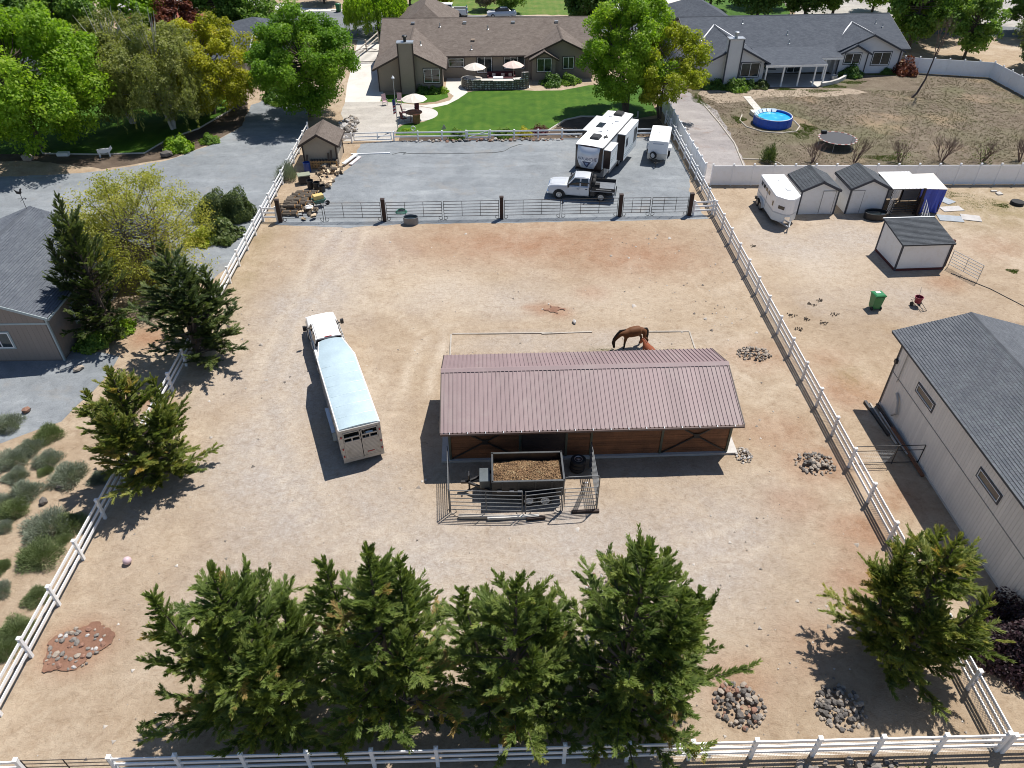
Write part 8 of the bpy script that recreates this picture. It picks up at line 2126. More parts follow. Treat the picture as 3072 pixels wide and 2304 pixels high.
# ================================================================== PERSON across the street
def person(label, loc, rz, shirt, legs, skin):
    t = thing('person', label, 'person', loc, rz)
    V = [(0, 0, 0.98), (0, 0, 1.18), (0.0, 0, 1.38), (0.01, 0, 1.50), (0.02, 0, 1.58)]; E = [(0, 1), (1, 2), (2, 3), (3, 4)]; Rr = [(0.16, 0.11), (0.15, 0.10), (0.17, 0.11), 0.06, 0.055]
    def ch(pts, st):
        p = st
        for (q, r) in pts:
            V.append(q); Rr.append(r); E.append((p, len(V) - 1)); p = len(V) - 1
    ch([((0.02, 0, 1.66), 0.085), ((0.02, 0, 1.75), 0.075)], 4)
    for s in (-1, 1):
        ch([((0, s * 0.20, 1.40), 0.07), ((0.04, s * 0.26, 1.14), 0.05), ((0.16, s * 0.22, 0.94), 0.038), ((0.20, s * 0.21, 0.86), 0.035)], 2)
        ch([((0.0, s * 0.10, 0.86), 0.095), ((0.03, s * 0.11, 0.50), 0.065), ((0.0, s * 0.11, 0.12), 0.045), ((0.12, s * 0.12, 0.05), 0.045)], 0)
    mt = NT('clothed_body_' + label[:8]); oc = mt.obj(); sp = mt.n('ShaderNodeSeparateXYZ'); mt.l(oc, sp.inputs[0])
    c = mt.ramp(sp.outputs[2], [(0.0, legs), (0.93, legs), (0.95, shirt), (1.0, shirt)])
    c = mt.ramp(mt.math('DIVIDE', sp.outputs[2], 2.0), [(0.0, (0.02, 0.02, 0.02, 1)), (0.05, legs), (0.47, legs), (0.475, shirt), (0.755, shirt), (0.76, skin)])
    m = mt.done(mt.principled(c, 0.8))
    link(bpy.data.objects.new('body', skin_mesh('person_body', V, E, Rr, m, 0, 2)), t)
    MB().lathe([(0.085, 0.0), (0.095, 0.05), (0.07, 0.11), (0.01, 0.13)], 14, (0.01, 0, 1.71)).build('hat', mat('teal_hat', (0.05, 0.22, 0.26), 0.8), t)
person('person in teal top and dark trousers walking behind the white pickup', (-3.95, 125.6, 0), R_(200), (0.05, 0.30, 0.34, 1), (0.03, 0.035, 0.05, 1), (0.45, 0.28, 0.2, 1))

# ================================================================== FIREWOOD, TUBS AND THE SHED CORNER
BARKL = mat('log_bark', (0.105, 0.085, 0.065), 0.95, var=0.4, vs=6, bump=0.6); CUT = mat('cut_wood', (0.50, 0.29, 0.12), 0.8, var=0.25, vs=6); CUTP = mat('pale_split_wood', (0.60, 0.47, 0.32), 0.85, var=0.2, vs=6)
def log_mesh(seed, r, L, split=False):
    g = random.Random(seed); b = MB(); n = 12
    if split:
        pl = [(0, 0), (r, 0), (r * 0.92, r * 0.4), (r * 0.7, r * 0.7), (r * 0.35, r * 0.95), (0, r)]
        b.prism([(x - r * .4, y - r * .4) for x, y in pl], -L / 2, L / 2, 'X'); b.mi = [1, 1, 1, 0, 0, 0, 0, 1]
    else:
        rr = [r * (1 + g.uniform(-0.06, 0.06)) for _ in range(n)]
        b.prism([(rr[k] * math.cos(6.283 * k / n), rr[k] * math.sin(6.283 * k / n)) for k in range(n)], -L / 2, L / 2, 'X'); b.mi = [1, 1] + [0] * n
    me = bpy.data.meshes.new('log_%d' % seed); me.from_pydata(b.v, [], b.f); me.materials.append(BARKL); me.materials.append(CUT if not split else CUTP)
    me.polygons.foreach_set('material_index', b.mi)
    bm = bmesh.new(); bm.from_mesh(me); bmesh.ops.recalc_face_normals(bm, faces=bm.faces); bm.to_mesh(me); bm.free()
    return me
LG = [log_mesh(i, r, L) for i, (r, L) in enumerate([(0.17, 0.55), (0.14, 0.50), (0.20, 0.6), (0.12, 0.85), (0.16, 1.3)])]; SPL = [log_mesh(20 + i, r, L, True) for i, (r, L) in enumerate([(0.20, 0.45), (0.16, 0.42), (0.24, 0.5)])]
g = random.Random(42)
def put_log(me, x, y, z, rz, tilt, lb, grp):
    o = bpy.data.objects.new('firewood_log', me); link(o); o.location = (x, y, z); o.rotation_euler = (g.uniform(0, 6.28), tilt, rz); tag(o, lb, 'log', grp)
row = 0
for iy, y in enumerate(np.arange(56.9, 61.3, 0.36)):
    n = 4 if 1 < iy < 9 else 3
    for k in range(n):
        x = -18.0 + 0.62 * k + 0.12 * iy * (0.6 if iy > 6 else 0.45) + g.uniform(-0.1, 0.1)
        put_log(LG[g.choice((0, 0, 1, 2, 3))], x, y + g.uniform(-0.06, 0.06), 0.16 + 0.0, g.uniform(-0.25, 0.05), g.uniform(-0.05, 0.05), 'bark-covered round log in the lower layer of the pile by the pipe fence', 'round logs, lower layer')
        if 1 < iy < 9 and k < 3: put_log(LG[g.choice((0, 1, 1, 2))], x + 0.28, y + 0.15, 0.44, g.uniform(-0.3, 0.1), g.uniform(-0.08, 0.08), 'bark-covered round log on top of the pile by the pipe fence', 'round logs, upper layer')
for k in range(26):
    put_log(SPL[k % 3], g.uniform(-16.2, -14.9) if k < 12 else g.uniform(-16.9, -14.8), g.uniform(56.0, 58.3) if k < 18 else g.uniform(58.6, 60.4), 0.14 + 0.16 * (k % 2), g.uniform(0, 6.28), g.uniform(-0.4, 0.4), 'split log with pale wood at the end of the round log pile', 'split logs beside the log pile')
for k in range(44):
    put_log(SPL[k % 3], g.uniform(-16.3, -14.0) , g.uniform(64.9, 66.8), 0.12 + 0.15 * (k % 3), g.uniform(0, 6.28), g.uniform(-0.5, 0.5), 'split log in the heap in front of the brown shed', 'split logs before the shed')
for k in range(30):
    put_log(LG[1], -17.1 + 0.26 * (k % 10) + 0.02 * g.random(), 66.95, 0.15 + 0.24 * (k // 10), R_(90), 0, 'dark log end stacked against the shed wall', 'logs stacked against the shed')
for k in range(16):
    put_log(SPL[k % 3], g.uniform(-15.9, -14.6), g.uniform(62.2, 63.9), 0.13 + 0.14 * (k % 2), g.uniform(0, 6.28), g.uniform(-0.4, 0.4), 'split log lying beside the black tubs', 'split logs beside the tubs')
def tub(name, label, c, r, h, m, cat='tub', taper=0.88, water=None, grp=None):
    t = thing(name, label, cat, (c[0], c[1], 0), 0, grp)
    MB().lathe([(r * taper, 0.0), (r, h), (r * 1.04, h), (r * 1.04, h + 0.02), (r * 0.96, h + 0.02), (r * taper * 0.93, 0.05)], 22).build('shell', m, t, smooth=True)
    if water: MB().lathe([(r * 0.93, h * 0.8), (r * 0.93, h * 0.8 + 0.004)], 22).build('water', water, t)
    return t
WATER = mat('trough_water', (0.010, 0.016, 0.018), 0.05, var=0.1)
for i, p in enumerate(((-16.35, 62.3), (-15.75, 62.1), (-15.2, 61.6))): tub('black_tub', ['black tub left of the other two behind the wheelbarrow', 'middle black tub behind the wheelbarrow', 'black tub nearest the gravel behind the wheelbarrow'][i], p, 0.30, 0.75 - 0.1 * i, BLACK_PLASTIC, grp='black tubs by the logs')
tub('blue_barrel', 'blue barrel in the shade of the brown shed', (-17.35, 66.1), 0.32, 0.85, mat('blue_barrel', (0.02, 0.06, 0.25), 0.4), 'barrel', 1.0)
bx_ = thing('plastic_bin', 'overturned olive plastic bin by the tubs', 'bin', (-17.1, 63.5, 0), 0.3)
MB().loft([[(-.55, -.4, .1), (.55, -.4, .1), (.55, .4, .1), (-.55, .4, .1)], [(-.48, -.36, .75), (.48, -.36, .75), (.48, .36, .75), (-.48, .36, .75)]]).build('shell', BLACK_PLASTIC, bx_, bevel=0.04)
MB().box((0, 0, 0.80), (1.12, 0.85, 0.1)).build('lid', mat('olive_lid', (0.26, 0.28, 0.2), 0.6), bx_, bevel=0.03)
wbw = thing('wheelbarrow', 'green wheelbarrow loaded with a yellow block of hay beside the log pile', 'wheelbarrow', (-14.95, 58.6, 0), R_(28))
GREENM = mat('wheelbarrow_green', (0.03, 0.10, 0.08), 0.5)
MB().loft([[(-.35, -.28, .35), (.35, -.25, .35), (.35, .25, .35), (-.35, .28, .35)], [(-.5, -.4, .7), (.6, -.36, .7), (.6, .36, .7), (-.5, .4, .7)]]).build('tray', GREENM, wbw)
b = MB(); b.bar((.7, -.05, .25), (-1.0, -.32, .6), .05); b.build('handle', GALV, wbw); b = MB(); b.bar((.7, .05, .25), (-1.0, .32, .6), .05); b.build('handle', GALV, wbw)
b = MB(); b.bar((-.3, -.3, .4), (-.4, -.3, 0), .04); b.bar((-.3, .3, .4), (-.4, .3, 0), .04); b.build('legs', GREENM, wbw); wheel(wbw, 0.75, 0, 0.2, 0.09)
hb = MB().box((0, 0, 0), (0.85, 0.55, 0.42)).build('hay_block', mat('straw_yellow', (0.55, 0.42, 0.16), 0.9, var=0.2, vs=8), bevel=0.04); hb.location = (-14.92, 58.62, 0.86); hb.rotation_euler = (0, 0, R_(30)); tag(hb, 'yellow hay block lying in the wheelbarrow', 'hay')
tag(MB().lathe([(0.24, 0), (0.34, 0.02), (0.36, 0.12), (0.30, 0.14), (0.22, 0.10)], 20, (-15.6, 57.7, 0.3)).build('white_basin', WHITE_PAINT), 'white ring-shaped basin at the end of the log pile', 'basin')
for i, (lb, a, b_) in enumerate([('leaning dark board at the left of the shed wall', (-17.6, 66.6, 0.0), (-17.4, 67.1, 1.2)), ('leaning brown plank at the right of the shed wall', (-15.4, 66.5, 0.0), (-15.45, 67.1, 1.35)), ('second leaning plank at the right of the shed wall', (-15.15, 66.5, 0.0), (-15.15, 67.1, 1.6))]): tag(MB().bar(a, b_, 0.16, 0.05).build('leaning_plank', mat('brown_plank', (0.10, 0.07, 0.05), 0.9)), lb, 'plank')
for i, (lb, a, b_, w) in enumerate([('white trough board leaning at the shed corner, upper', (-14.2, 67.2, 0.25), (-13.3, 69.6, 0.25), 0.34), ('pinkish board lying beside the white one at the shed corner', (-13.6, 67.4, 0.08), (-12.95, 69.3, 0.08), 0.34)]): tag(MB().bar(a, b_, w, 0.10).build('white_board', mat('pink_white', (0.62, 0.55, 0.55), 0.7) if i else WHITE_PAINT), lb, 'board')
tag(MB().bar((-13.94, 70.09) + (0.05,), (-10.16, 70.28) + (0.05,), 0.11, 0.09).build('white_pole', WHITE_VINYL), 'long white pole lying on the gravel right of the shed', 'pole')
hs = [(-9.9, 70.0), (-9.2, 70.5), (-8.6, 70.4), (-8.9, 70.0), (-8.2, 70.2), (-6, 70.2), (-3, 70.1), (0, 70.2), (1.0, 70.6), (1.6, 71.5), (2.4, 72.2), (2.9, 72.4)]
tag(MB().tube([(x, y, 0.03) for x, y in hs], 0.022, 6).build('garden_hose', mat('grey_hose', (0.16, 0.16, 0.15), 0.6)), 'thin dark hose snaking over the gravel yard', 'hose')
b = MB()
for k in range(5): b.tube([((-7.86, 56.87)[0] + (0.42 - 0.03 * k) * math.cos(a) * 1.15, (-7.86, 56.87)[1] + 0.45 + (0.42 - 0.03 * k) * math.sin(a), 0.04 + 0.035 * k) for a in np.linspace(0, 6.2, 22)], 0.02, 5)
b.build('coiled_hose', mat('green_hose', (0.06, 0.22, 0.16), 0.5)); tag(bpy.data.objects['coiled_hose'], 'coiled green hose on the gravel beside the stock tank', 'hose')
# stock tanks, bins, ball
def oval_tank(label, c, rx, ry, h, m):
    t = thing('stock_tank', label, 'stock tank', (c[0], c[1], 0))
    b = MB(); pr = [(0.96, 0), (1.0, h * .5), (0.99, h), (1.03, h + .02), (0.95, h + .02), (0.93, h * 0.2)]
    b.lathe([(1.0 * p, z) for p, z in pr], 28); b.v = [(x * rx, y * ry, z) for x, y, z in b.v]; b.build('shell', m, t, smooth=True)
    w = MB(); w.lathe([(0.92, h * .82), (0.92, h * .82 + .004)], 28); w.v = [(x * rx, y * ry, z) for x, y, z in w.v]; w.build('water', WATER, t)
oval_tank('grey oval stock tank beside the pipe fence', (-6.87, 55.19), 0.62, 0.40, 0.6, mat('grey_tank', (0.19, 0.20, 0.21), 0.5, 0.2))
oval_tank('black round water trough in front of the second white shed', (31.35, 55.25), 0.92, 0.62, 0.55, BLACK_PLASTIC)
def wheelie(label, loc, rz, m, s=1.0):
    t = thing('wheeled_bin', label, 'bin', loc, rz); t.scale = (s, s, s)
    MB().loft([[(-.24, -.26, .06), (.24, -.26, .06), (.24, .26, .06), (-.24, .26, .06)], [(-.31, -.33, 1.0), (.33, -.33, 1.0), (.33, .33, 1.0), (-.31, .33, 1.0)]]).build('body', m, t, bevel=0.03)
    MB().loft([[(-.35, -.36, 1.0), (.38, -.36, 1.0), (.38, .36, 1.0), (-.35, .36, 1.0)], [(-.35, -.36, 1.06), (.38, -.36, 1.04), (.38, .36, 1.04), (-.35, .36, 1.06)], [(-.28, -.28, 1.12), (.26, -.28, 1.08), (.26, .28, 1.08), (-.28, .28, 1.12)]]).build('lid', m, t, bevel=0.015)
    for y in (-.29, .29): MB().lathe([(.12, -.03), (.12, .03)], 14, (-.22, y, .12), 'Y').build('wheel', RUBBER, t)
    MB().bar((-.36, -.25, .95), (-.36, .25, .95), .04).build('handle', m, t)
    MB().box((0.12, 0, 1.10), (0.22, 0.28, 0.01)).build('lid_label', WHITE_PAINT, t)
    return t
BING = mat('bin_green', (0.020, 0.17, 0.055), 0.4, var=0.1); BINT = mat('bin_teal', (0.02, 0.13, 0.09), 0.45, var=0.1)
wheelie('bright green wheeled bin on the neighbour\'s dirt', (25.75, 41.75, 0), R_(95), BING, 1.08)
wheelie('teal bin with blue lid at the far kerb left of the maple', (-35.6, 127.8, 0), R_(80), BINT, 1.1); wheelie('left one of two green bins across the street', (-24.6, 130.3, 0), R_(70), BING, 1.1); wheelie('right one of two green bins across the street', (-23.4, 130.0, 0), R_(60), BING, 1.1); wheelie('green bin behind the roof of the left house, beside the flag', (-37.9, 121.4, 0), R_(85), BINT, 1.3)
sp2 = thing('muck_cart', 'red bucket on a two-wheeled black cart near the green bin', 'cart', (28.75, 41.95, 0), R_(-75))
MB().lathe([(0.20, 0.28), (0.27, 0.70), (0.285, 0.70), (0.285, 0.73), (0.25, 0.73), (0.19, 0.34)], 20).build('bucket', mat('red_bucket', (0.19, 0.012, 0.035), 0.45), sp2, smooth=True)
b = MB(); b.tube([(0.75, -.25, .02), (0.0, -.3, .28), (-.3, -.28, .40), (-.3, .28, .40), (0.0, .3, .28), (0.75, .25, .02), (0.75, -.25, .02)], 0.018, 6); b.bar((0.75, 0, .02), (0, 0, .28), .03); b.build('frame', BLACK_METAL, sp2)
for y in (-.34, .34): wheel(sp2, -0.1, y, 0.16, 0.06)
MB().tube([(-.1, .1, .5), (-.45, .35, 1.15)], 0.016, 6).build('fork_handle', OLDWOOD, sp2); MB().tube([(0, -.2, .6), (-.2, -.6, .75)], 0.016, 6).build('fork_handle', OLDWOOD, sp2)
ball = MB(); ball.lathe([(0.19 * math.sin(a), 0.20 - 0.19 * math.cos(a)) for a in np.linspace(0.02, 3.12, 14)], 20); o = ball.build('play_ball', mat('pink_ball', (0.56, 0.42, 0.45), 0.5), smooth=True); o.location = (-16.98, 21.45, 0); tag(o, 'pale pink ball on the dirt near the left fence', 'ball')
tp_ = MB(); tp_.lathe([(0.30, 0.02), (0.50, 0.0), (0.55, 0.12), (0.50, 0.26), (0.32, 0.24)], 24); o = tp_.build('tyre_planter', RUBBER, smooth=True); o.location = (44.6, 57.55, 0.02); tag(o, 'black tyre lying on the neighbour\'s grass at the right edge', 'tyre')
for i, (lb, c, w, h, a) in enumerate([('grey stall mat nearest the blue tarp', (38.86, 58.41), 1.0, 1.3, 0.5), ('bluish stall mat under the other mats', (38.57, 56.77), 1.8, 0.9, 0.1), ('bluish stall mat below the blue tarp', (37.58, 54.99), 1.9, 1.1, -0.2), ('pale stall mat farthest to the right', (39.33, 55.05), 1.5, 1.1, -0.3)]):
    o = MB().box((0, 0, 0.02), (w, h, 0.03)).build('stall_mat', mat('stall_mat_%d' % (i % 2), ((0.30, 0.33, 0.36), (0.42, 0.40, 0.38))[i % 2], 0.8, var=0.25, vs=2)); o.location = (c[0], c[1], 0.01 + 0.004 * i); o.rotation_euler = (0, 0, a); tag(o, lb, 'mat', 'stall mats by the tarp')
for i, (x, y) in enumerate((((44.01, 60.14)), ((44.10, 59.51)), ((44.02, 59.76)))):
    o = MB().box((0, 0, 0.05), (0.5, 0.25, 0.1)).build('paving_block', TAN_CONC); o.location = (x + 0.1 * i, y, 0.0); o.rotation_euler = (0, 0, 0.2 * i); tag(o, ['left grey paving block on the grass by the privacy fence', 'right grey paving block on the grass by the privacy fence', 'middle grey paving block on the grass by the privacy fence'][i], 'paver')
tag(MB().tube([(33.3, 46.2, 0.02), (35, 44.0, 0.02), (36.2, 41.5, 0.02), (36.3, 39.5, 0.02), (37.2, 36.0, 0.02)], 0.03, 6).build('water_hose', mat('dark_hose', (0.03, 0.03, 0.03), 0.6)), 'dark hose from the run-in shed to the workshop', 'hose')

# ================================================================== POOL, TRAMPOLINE AND THE WEEDY YARD
pool = thing('round_pool', 'round bright blue above-ground pool in the weedy yard', 'pool', (29.55, 77.6, 0))
POOLB = mat('pool_liner', (0.012, 0.085, 0.48), 0.45, var=0.2, vs=2)
MB().lathe([(1.95, 0.0), (2.0, 0.4), (1.96, 0.88), (1.90, 0.92), (1.84, 0.88), (1.86, 0.08)], 40).build('wall', POOLB, pool, smooth=True)
wt = NT('pool_water'); pn = wt.noise(wt.geo(), 1.4, 4.0); wc = wt.ramp(pn, [(0.3, (0.015, 0.27, 0.60, 1)), (0.6, (0.03, 0.42, 0.75, 1)), (0.8, (0.25, 0.60, 0.85, 1))]); WTR = wt.done(wt.principled(wc, 0.08, 0.0, wt.bump(pn, 0.1, 0.05), 0.5))
MB().lathe([(1.86, 0.70), (1.86, 0.704)], 40).build('water', WTR, pool)
for k in range(12):
    a = k * math.pi / 6; MB().bar((1.99 * math.cos(a), 1.99 * math.sin(a), 0.0), (1.97 * math.cos(a), 1.97 * math.sin(a), 0.92), 0.06).build('leg', POOLB, pool)
rg = MB(); rg.tube([(1.91 * math.cos(a), 1.91 * math.sin(a), 0.92) for a in np.linspace(0, 2 * math.pi, 40, endpoint=False)], 0.04, 6, closed=True); rg.build('top_rail', WHITE_PAINT, pool)
cv = MB()
gq = random.Random(3)
for k in range(9):
    a = R_(70 + 18 * k); cv.loft([[(1.98 * math.cos(a + d), 1.98 * math.sin(a + d), 0.86) for d in (-.14, 0, .14)], [(1.9 * math.cos(a + d), 1.9 * math.sin(a + d), 0.98 + gq.uniform(0, .05)) for d in (-.14, 0, .14)], [(1.55 * math.cos(a + d), 1.55 * math.sin(a + d), 0.75) for d in (-.12, gq.uniform(-.05, .05), .12)]], closed=False, cap=False)
cv.build('folded_cover', mat('clear_cover', (0.55, 0.66, 0.74), 0.3), pool)
wk = thing('paver_walk', 'narrow white paver walk leading to the pool steps', 'walkway', (29.35, 80.4, 0))
for k in range(7): ubox('paver', PALE_CONC, wk, -0.42, 0.42, 0.0 + k * 0.88, 0.84 + k * 0.88, 0.0, 0.06)
stp = MB()
stp.prism(arc((0, 0), 1.3, 180, 360, 14) + [(1.3, 0.5), (-1.3, 0.5)], 0.0, 0.4, 'Z'); o = stp.build('pool_steps', mat('white_step', (0.62, 0.60, 0.56), 0.8, var=0.2, vs=3)); o.location = (29.4, 80.4, 0); tag(o, 'half-round pale step behind the blue pool', 'step')
for i, (lb, pts) in enumerate([('curved pale edging round the pool', [(27.1, 80.3), (26.4, 78.6), (26.6, 76.6), (27.8, 75.2), (29.6, 74.7), (31.4, 75.2), (32.2, 76.6), (32.2, 78.2), (31.6, 79.4)]), ('pale edging along the gravel strip in the weedy yard', [(23.7, 83.6), (24.0, 78), (24.1, 72), (23.5, 66.5), (23.3, 62.5)]), ('pale edging branching towards the trampoline', [(23.8, 68.0), (25.5, 67.8), (26.9, 67.0), (27.6, 65.2), (28.6, 62.6)])]):
    tag(MB().tube([(x, y, 0.04) for x, y in pts], 0.07, 6).build('edging_curb', mat('edging', (0.50, 0.45, 0.38), 0.9)), lb, 'edging')
tm = thing('trampoline', 'round black trampoline with red and white rim in the weedy yard', 'trampoline', (34.0, 71.1, 0))
MB().lathe([(1.70, 0.80), (1.70, 0.806)], 40).build('mat', mat('tramp_mat', (0.035, 0.035, 0.04), 0.6), tm)
for k in range(36):
    a0, a1 = k * 2 * math.pi / 36, (k + 1) * 2 * math.pi / 36
    MB().add([(r * math.cos(a), r * math.sin(a), z) for z in (0.80, 0.83) for r, a in ((1.70, a0), (1.85, a0), (1.85, a1), (1.70, a1))], [(3, 2, 1, 0), (4, 5, 6, 7), (0, 1, 5, 4), (1, 2, 6, 5), (2, 3, 7, 6), (3, 0, 4, 7)]).build('rim_pad', (mat('tramp_red', (0.20, 0.06, 0.05), 0.7) if k % 2 else mat('tramp_white', (0.36, 0.34, 0.32), 0.7)), tm)
for k in range(6):
    a = k * math.pi / 3; MB().cyl((1.8 * math.cos(a), 1.8 * math.sin(a), 0), (1.8 * math.cos(a), 1.8 * math.sin(a), 0.8), 0.025, n=6).build('leg', GALV, tm)
lad = MB().box((0, 0, 0.95), (0.5, 0.35, 0.25)).build('crate', BLACK_PLASTIC); lad.location = (33.1, 72.5, 0); tag(lad, 'small black crate on the rim of the trampoline', 'crate')
cw = thing('porch_wall', 'low curved grey wall at the end of the grey house porch', 'wall', (0, 0, 0))
pts = [(39.3, 90.1), (40.5, 90.6), (41.8, 91.5), (42.9, 92.6), (43.6, 93.6)]
for (a, b_) in zip(pts, pts[1:]): MB().bar((*a, 0.22), (*b_, 0.22), 0.32, 0.44).build('block', TAN_CONC, cw)
tub('fire_pit', 'round steel fire pit on the porch end of the grey house', (41.7, 92.7), 0.4, 0.5, GALV, 'fire pit')

# ================================================================== PATIO OF THE BROWN HOUSE
CANVAS = mat('cream_canvas', (0.66, 0.60, 0.53), 0.8, var=0.06); PINKC = mat('pinkish_canvas', (0.66, 0.52, 0.46), 0.8, var=0.06)
def parasol(label, c, r, zt, m):
    t = thing('patio_umbrella', label, 'umbrella', (c[0], c[1], 0), 0, 'patio umbrellas')
    for k in range(8):
        a0, a1 = k * math.pi / 4, (k + 1) * math.pi / 4; am = (a0 + a1) / 2
        MB().add([(0, 0, zt), (r * math.cos(a0), r * math.sin(a0), zt - 0.55), (r * 0.93 * math.cos(am), r * .93 * math.sin(am), zt - 0.56), (r * math.cos(a1), r * math.sin(a1), zt - 0.55), (0.5 * r * math.cos(am), 0.5 * r * math.sin(am), zt - 0.22)], [(0, 1, 4), (1, 2, 4), (2, 3, 4), (3, 0, 4)]).build('canopy_panel', m, t)
    MB().cyl((0, 0, 0.05), (0, 0, zt + 0.08), 0.025).build('pole', OLDWOOD, t); MB().lathe([(0.25, 0), (0.22, 0.08), (0.04, 0.1)], 16).build('base', BLACK_METAL, t)
parasol('cream umbrella behind the stone wall of the patio, left', (-2.15, 91.4), 1.35, 2.65, CANVAS); parasol('pinkish umbrella at the right window of the brown house', (2.45, 92.3), 1.3, 2.6, PINKC); parasol('cream umbrella over the table beside the flagpole', (-8.45, 80.2), 1.42, 2.6, CANVAS)
sw = thing('stone_wall', 'curved grey stone wall with counter around the brown house patio', 'wall', (0, 0, 0))
wpts = [(-3.5, 91.0), (-3.2, 90.3), (-2.6, 90.05), (-1.4, 90.0), (0.0, 90.0), (1.2, 90.0), (2.4, 90.05), (3.4, 90.3), (4.2, 90.6)]
gq = random.Random(8)
for i, ((x0, y0), (x1, y1)) in enumerate(zip(wpts, wpts[1:])):
    L = math.hypot(x1 - x0, y1 - y0); top = [1.2, 1.2, 1.1, 1.05, 1.0, 1.0, 1.1, 1.9][i]
    MB().bar((x0, y0, top / 2 - .05), (x1, y1, top / 2 - .05), 0.45, top - 0.1).build('wall_core', RK[1], sw)
    for zz in np.arange(0.1, top, 0.24):
        for q in range(int(L / 0.3)):
            u = (q + 0.5 + 0.3 * gq.random()) / max(1, int(L / 0.3))
            if i == 7 and zz > 1.1 + 0.9 * (1 - abs(u - 0.4) * 2): continue
            o = bpy.data.objects.new('stone', ROCKS[(gq.choice((0, 4, 4, 2)), gq.randrange(4))]); link(o, sw); s = gq.uniform(0.26, 0.36)
            o.location = (x0 + (x1 - x0) * u, y0 + (y1 - y0) * u - 0.2, zz + 0.04); o.scale = (s, s, s); o.rotation_euler = (0, gq.uniform(-.3, .3), gq.uniform(0, 6.28))
    if 2 <= i <= 6: MB().bar((x0, y0 + 0.05, top + 0.02), (x1, y1 + 0.05, top + 0.02), 0.75, 0.07).build('counter', PALE_CONC, sw)
MB().lathe([(0.95, 0), (0.95, 0.85), (0.85, 0.95), (0.1, 1.02)], 20, (-2.9, 91.4, 0)).build('tub_cover', mat('tub_cover', (0.6, 0.57, 0.5), 0.7)); tag(bpy.data.objects['tub_cover'], 'round cream spa cover at the left end of the stone wall', 'spa')
gr_ = thing('barbecue', 'steel barbecue with white top behind the stone counter', 'barbecue', (0.6, 90.7, 0)); MB().bx(-.6, .6, -.3, .3, 0.1, 0.95).build('cabinet', GALV, gr_); MB().bx(-.6, .6, -.32, .32, 0.95, 1.2).build('lid', WHITE_PAINT, gr_, bevel=0.05)
MAROON = mat('maroon_cushion', (0.075, 0.015, 0.022), 0.8, var=0.2)
sf = thing('patio_sofa', 'dark maroon outdoor sofa against the brown house wall', 'sofa', (1.0, 93.4, 0)); MB().bx(-1.7, 1.7, -.4, .4, .15, .45).build('seat', MAROON, sf); MB().bx(-1.7, 1.7, .3, .5, .3, .95).build('backrest', MAROON, sf)
for x in (-1.7, 1.55): MB().bx(x, x + .15, -.4, .4, .2, .65).build('armrest', MAROON, sf)
for x in (-.9, .2, 1.1): MB().box((x, .2, .62), (.4, .14, .36)).build('pillow', CANVAS, sf)
def table(name, label, c, r, h, m, rect=None):
    t = thing(name, label, 'table', (c[0], c[1], 0))
    (MB().lathe([(r, h - .05), (r, h)], 24) if rect is None else MB().box((0, 0, h - .03), (rect[0], rect[1], .06))).build('table_top', m, t)
    for k in range(4):
        a = k * math.pi / 2 + .78; q = r * .6; MB().cyl((q * math.cos(a), q * math.sin(a), 0), (q * .8 * math.cos(a), q * .8 * math.sin(a), h - .05), .03, n=6).build('leg', m, t)
WOODR = mat('red_brown_wood', (0.16, 0.055, 0.03), 0.5, var=0.25, vs=4)
table('patio_table', 'round wooden table under the cream umbrella behind the stone wall', (-2.0, 91.9), 0.7, 0.75, OLDWOOD); table('bistro_table', 'long red-brown oval table beside the flagpole umbrella', (-8.5, 79.4), 0.9, 0.95, WOODR)
brl = tub('wood_barrel', 'wooden barrel holding up the red-brown table top', (-8.2, 78.75), 0.42, 0.95, mat('barrel_wood', (0.22, 0.11, 0.05), 0.7, var=0.3), 'barrel', 0.86)
def deck_chair(label, loc, rz, m):
    t = thing('patio_chair', label, 'chair', loc, rz, 'patio chairs')
    MB().box((0, 0, .42), (.5, .5, .06)).build('seat', m, t); MB().box((-.26, 0, .8), (.06, .5, .72), ry=R_(-12)).build('backrest', m, t)
    for x in (-.22, .22):
        for y in (-.22, .22): MB().cyl((x, y, 0), (x * .9, y, .42), .02, n=6).build('leg', GALV, t)
    for y in (-.27, .27): MB().bar((-.25, y, .62), (.22, y, .62), .04).build('armrest', GALV, t)
FLORAL = mat('floral_cushion', (0.50, 0.34, 0.36), 0.8, var=0.4, vs=12)
deck_chair('floral patio chair at the edge of the granite patio, left one', (-12.2, 84.6, 0), R_(-60), FLORAL); deck_chair('grey-backed patio chair left of the flagpole table', (-10.6, 84.9, 0), R_(-90), FLORAL)
deck_chair('maroon patio chair under the flagpole umbrella, left', (-9.7, 80.9, 0), R_(0), MAROON); deck_chair('maroon patio chair under the flagpole umbrella, back', (-8.4, 81.7, 0), R_(-90), MAROON); deck_chair('maroon patio chair nearest the flagpole', (-9.6, 79.0, 0), R_(40), MAROON)
fp = thing('flagpole', 'tall thin flagpole with a lamp top and a striped flag by the round patio', 'flagpole', (-10.0, 76.6, 0))
MB().cyl((0, 0, 0), (0, 0, 5.2), 0.045, 0.03, 8).build('pole', GALV, fp); MB().lathe([(0.02, 5.2), (0.16, 5.22), (0.14, 5.30), (0.05, 5.42), (0.01, 5.5)], 14).build('lamp_top', WHITE_PAINT, fp)
fl = MB()
for s in range(9):
    z0 = 3.2 - s * 0.16
    fl.cur = s % 2
    fl.add([(0.03, 0, z0), (-0.12, 0.08, z0 - .03), (-0.30, -0.05, z0 - .10), (-0.30, -0.05, z0 - .26), (-0.12, 0.08, z0 - .19), (0.03, 0, z0 - .16)], [(0, 1, 4, 5), (1, 2, 3, 4)])
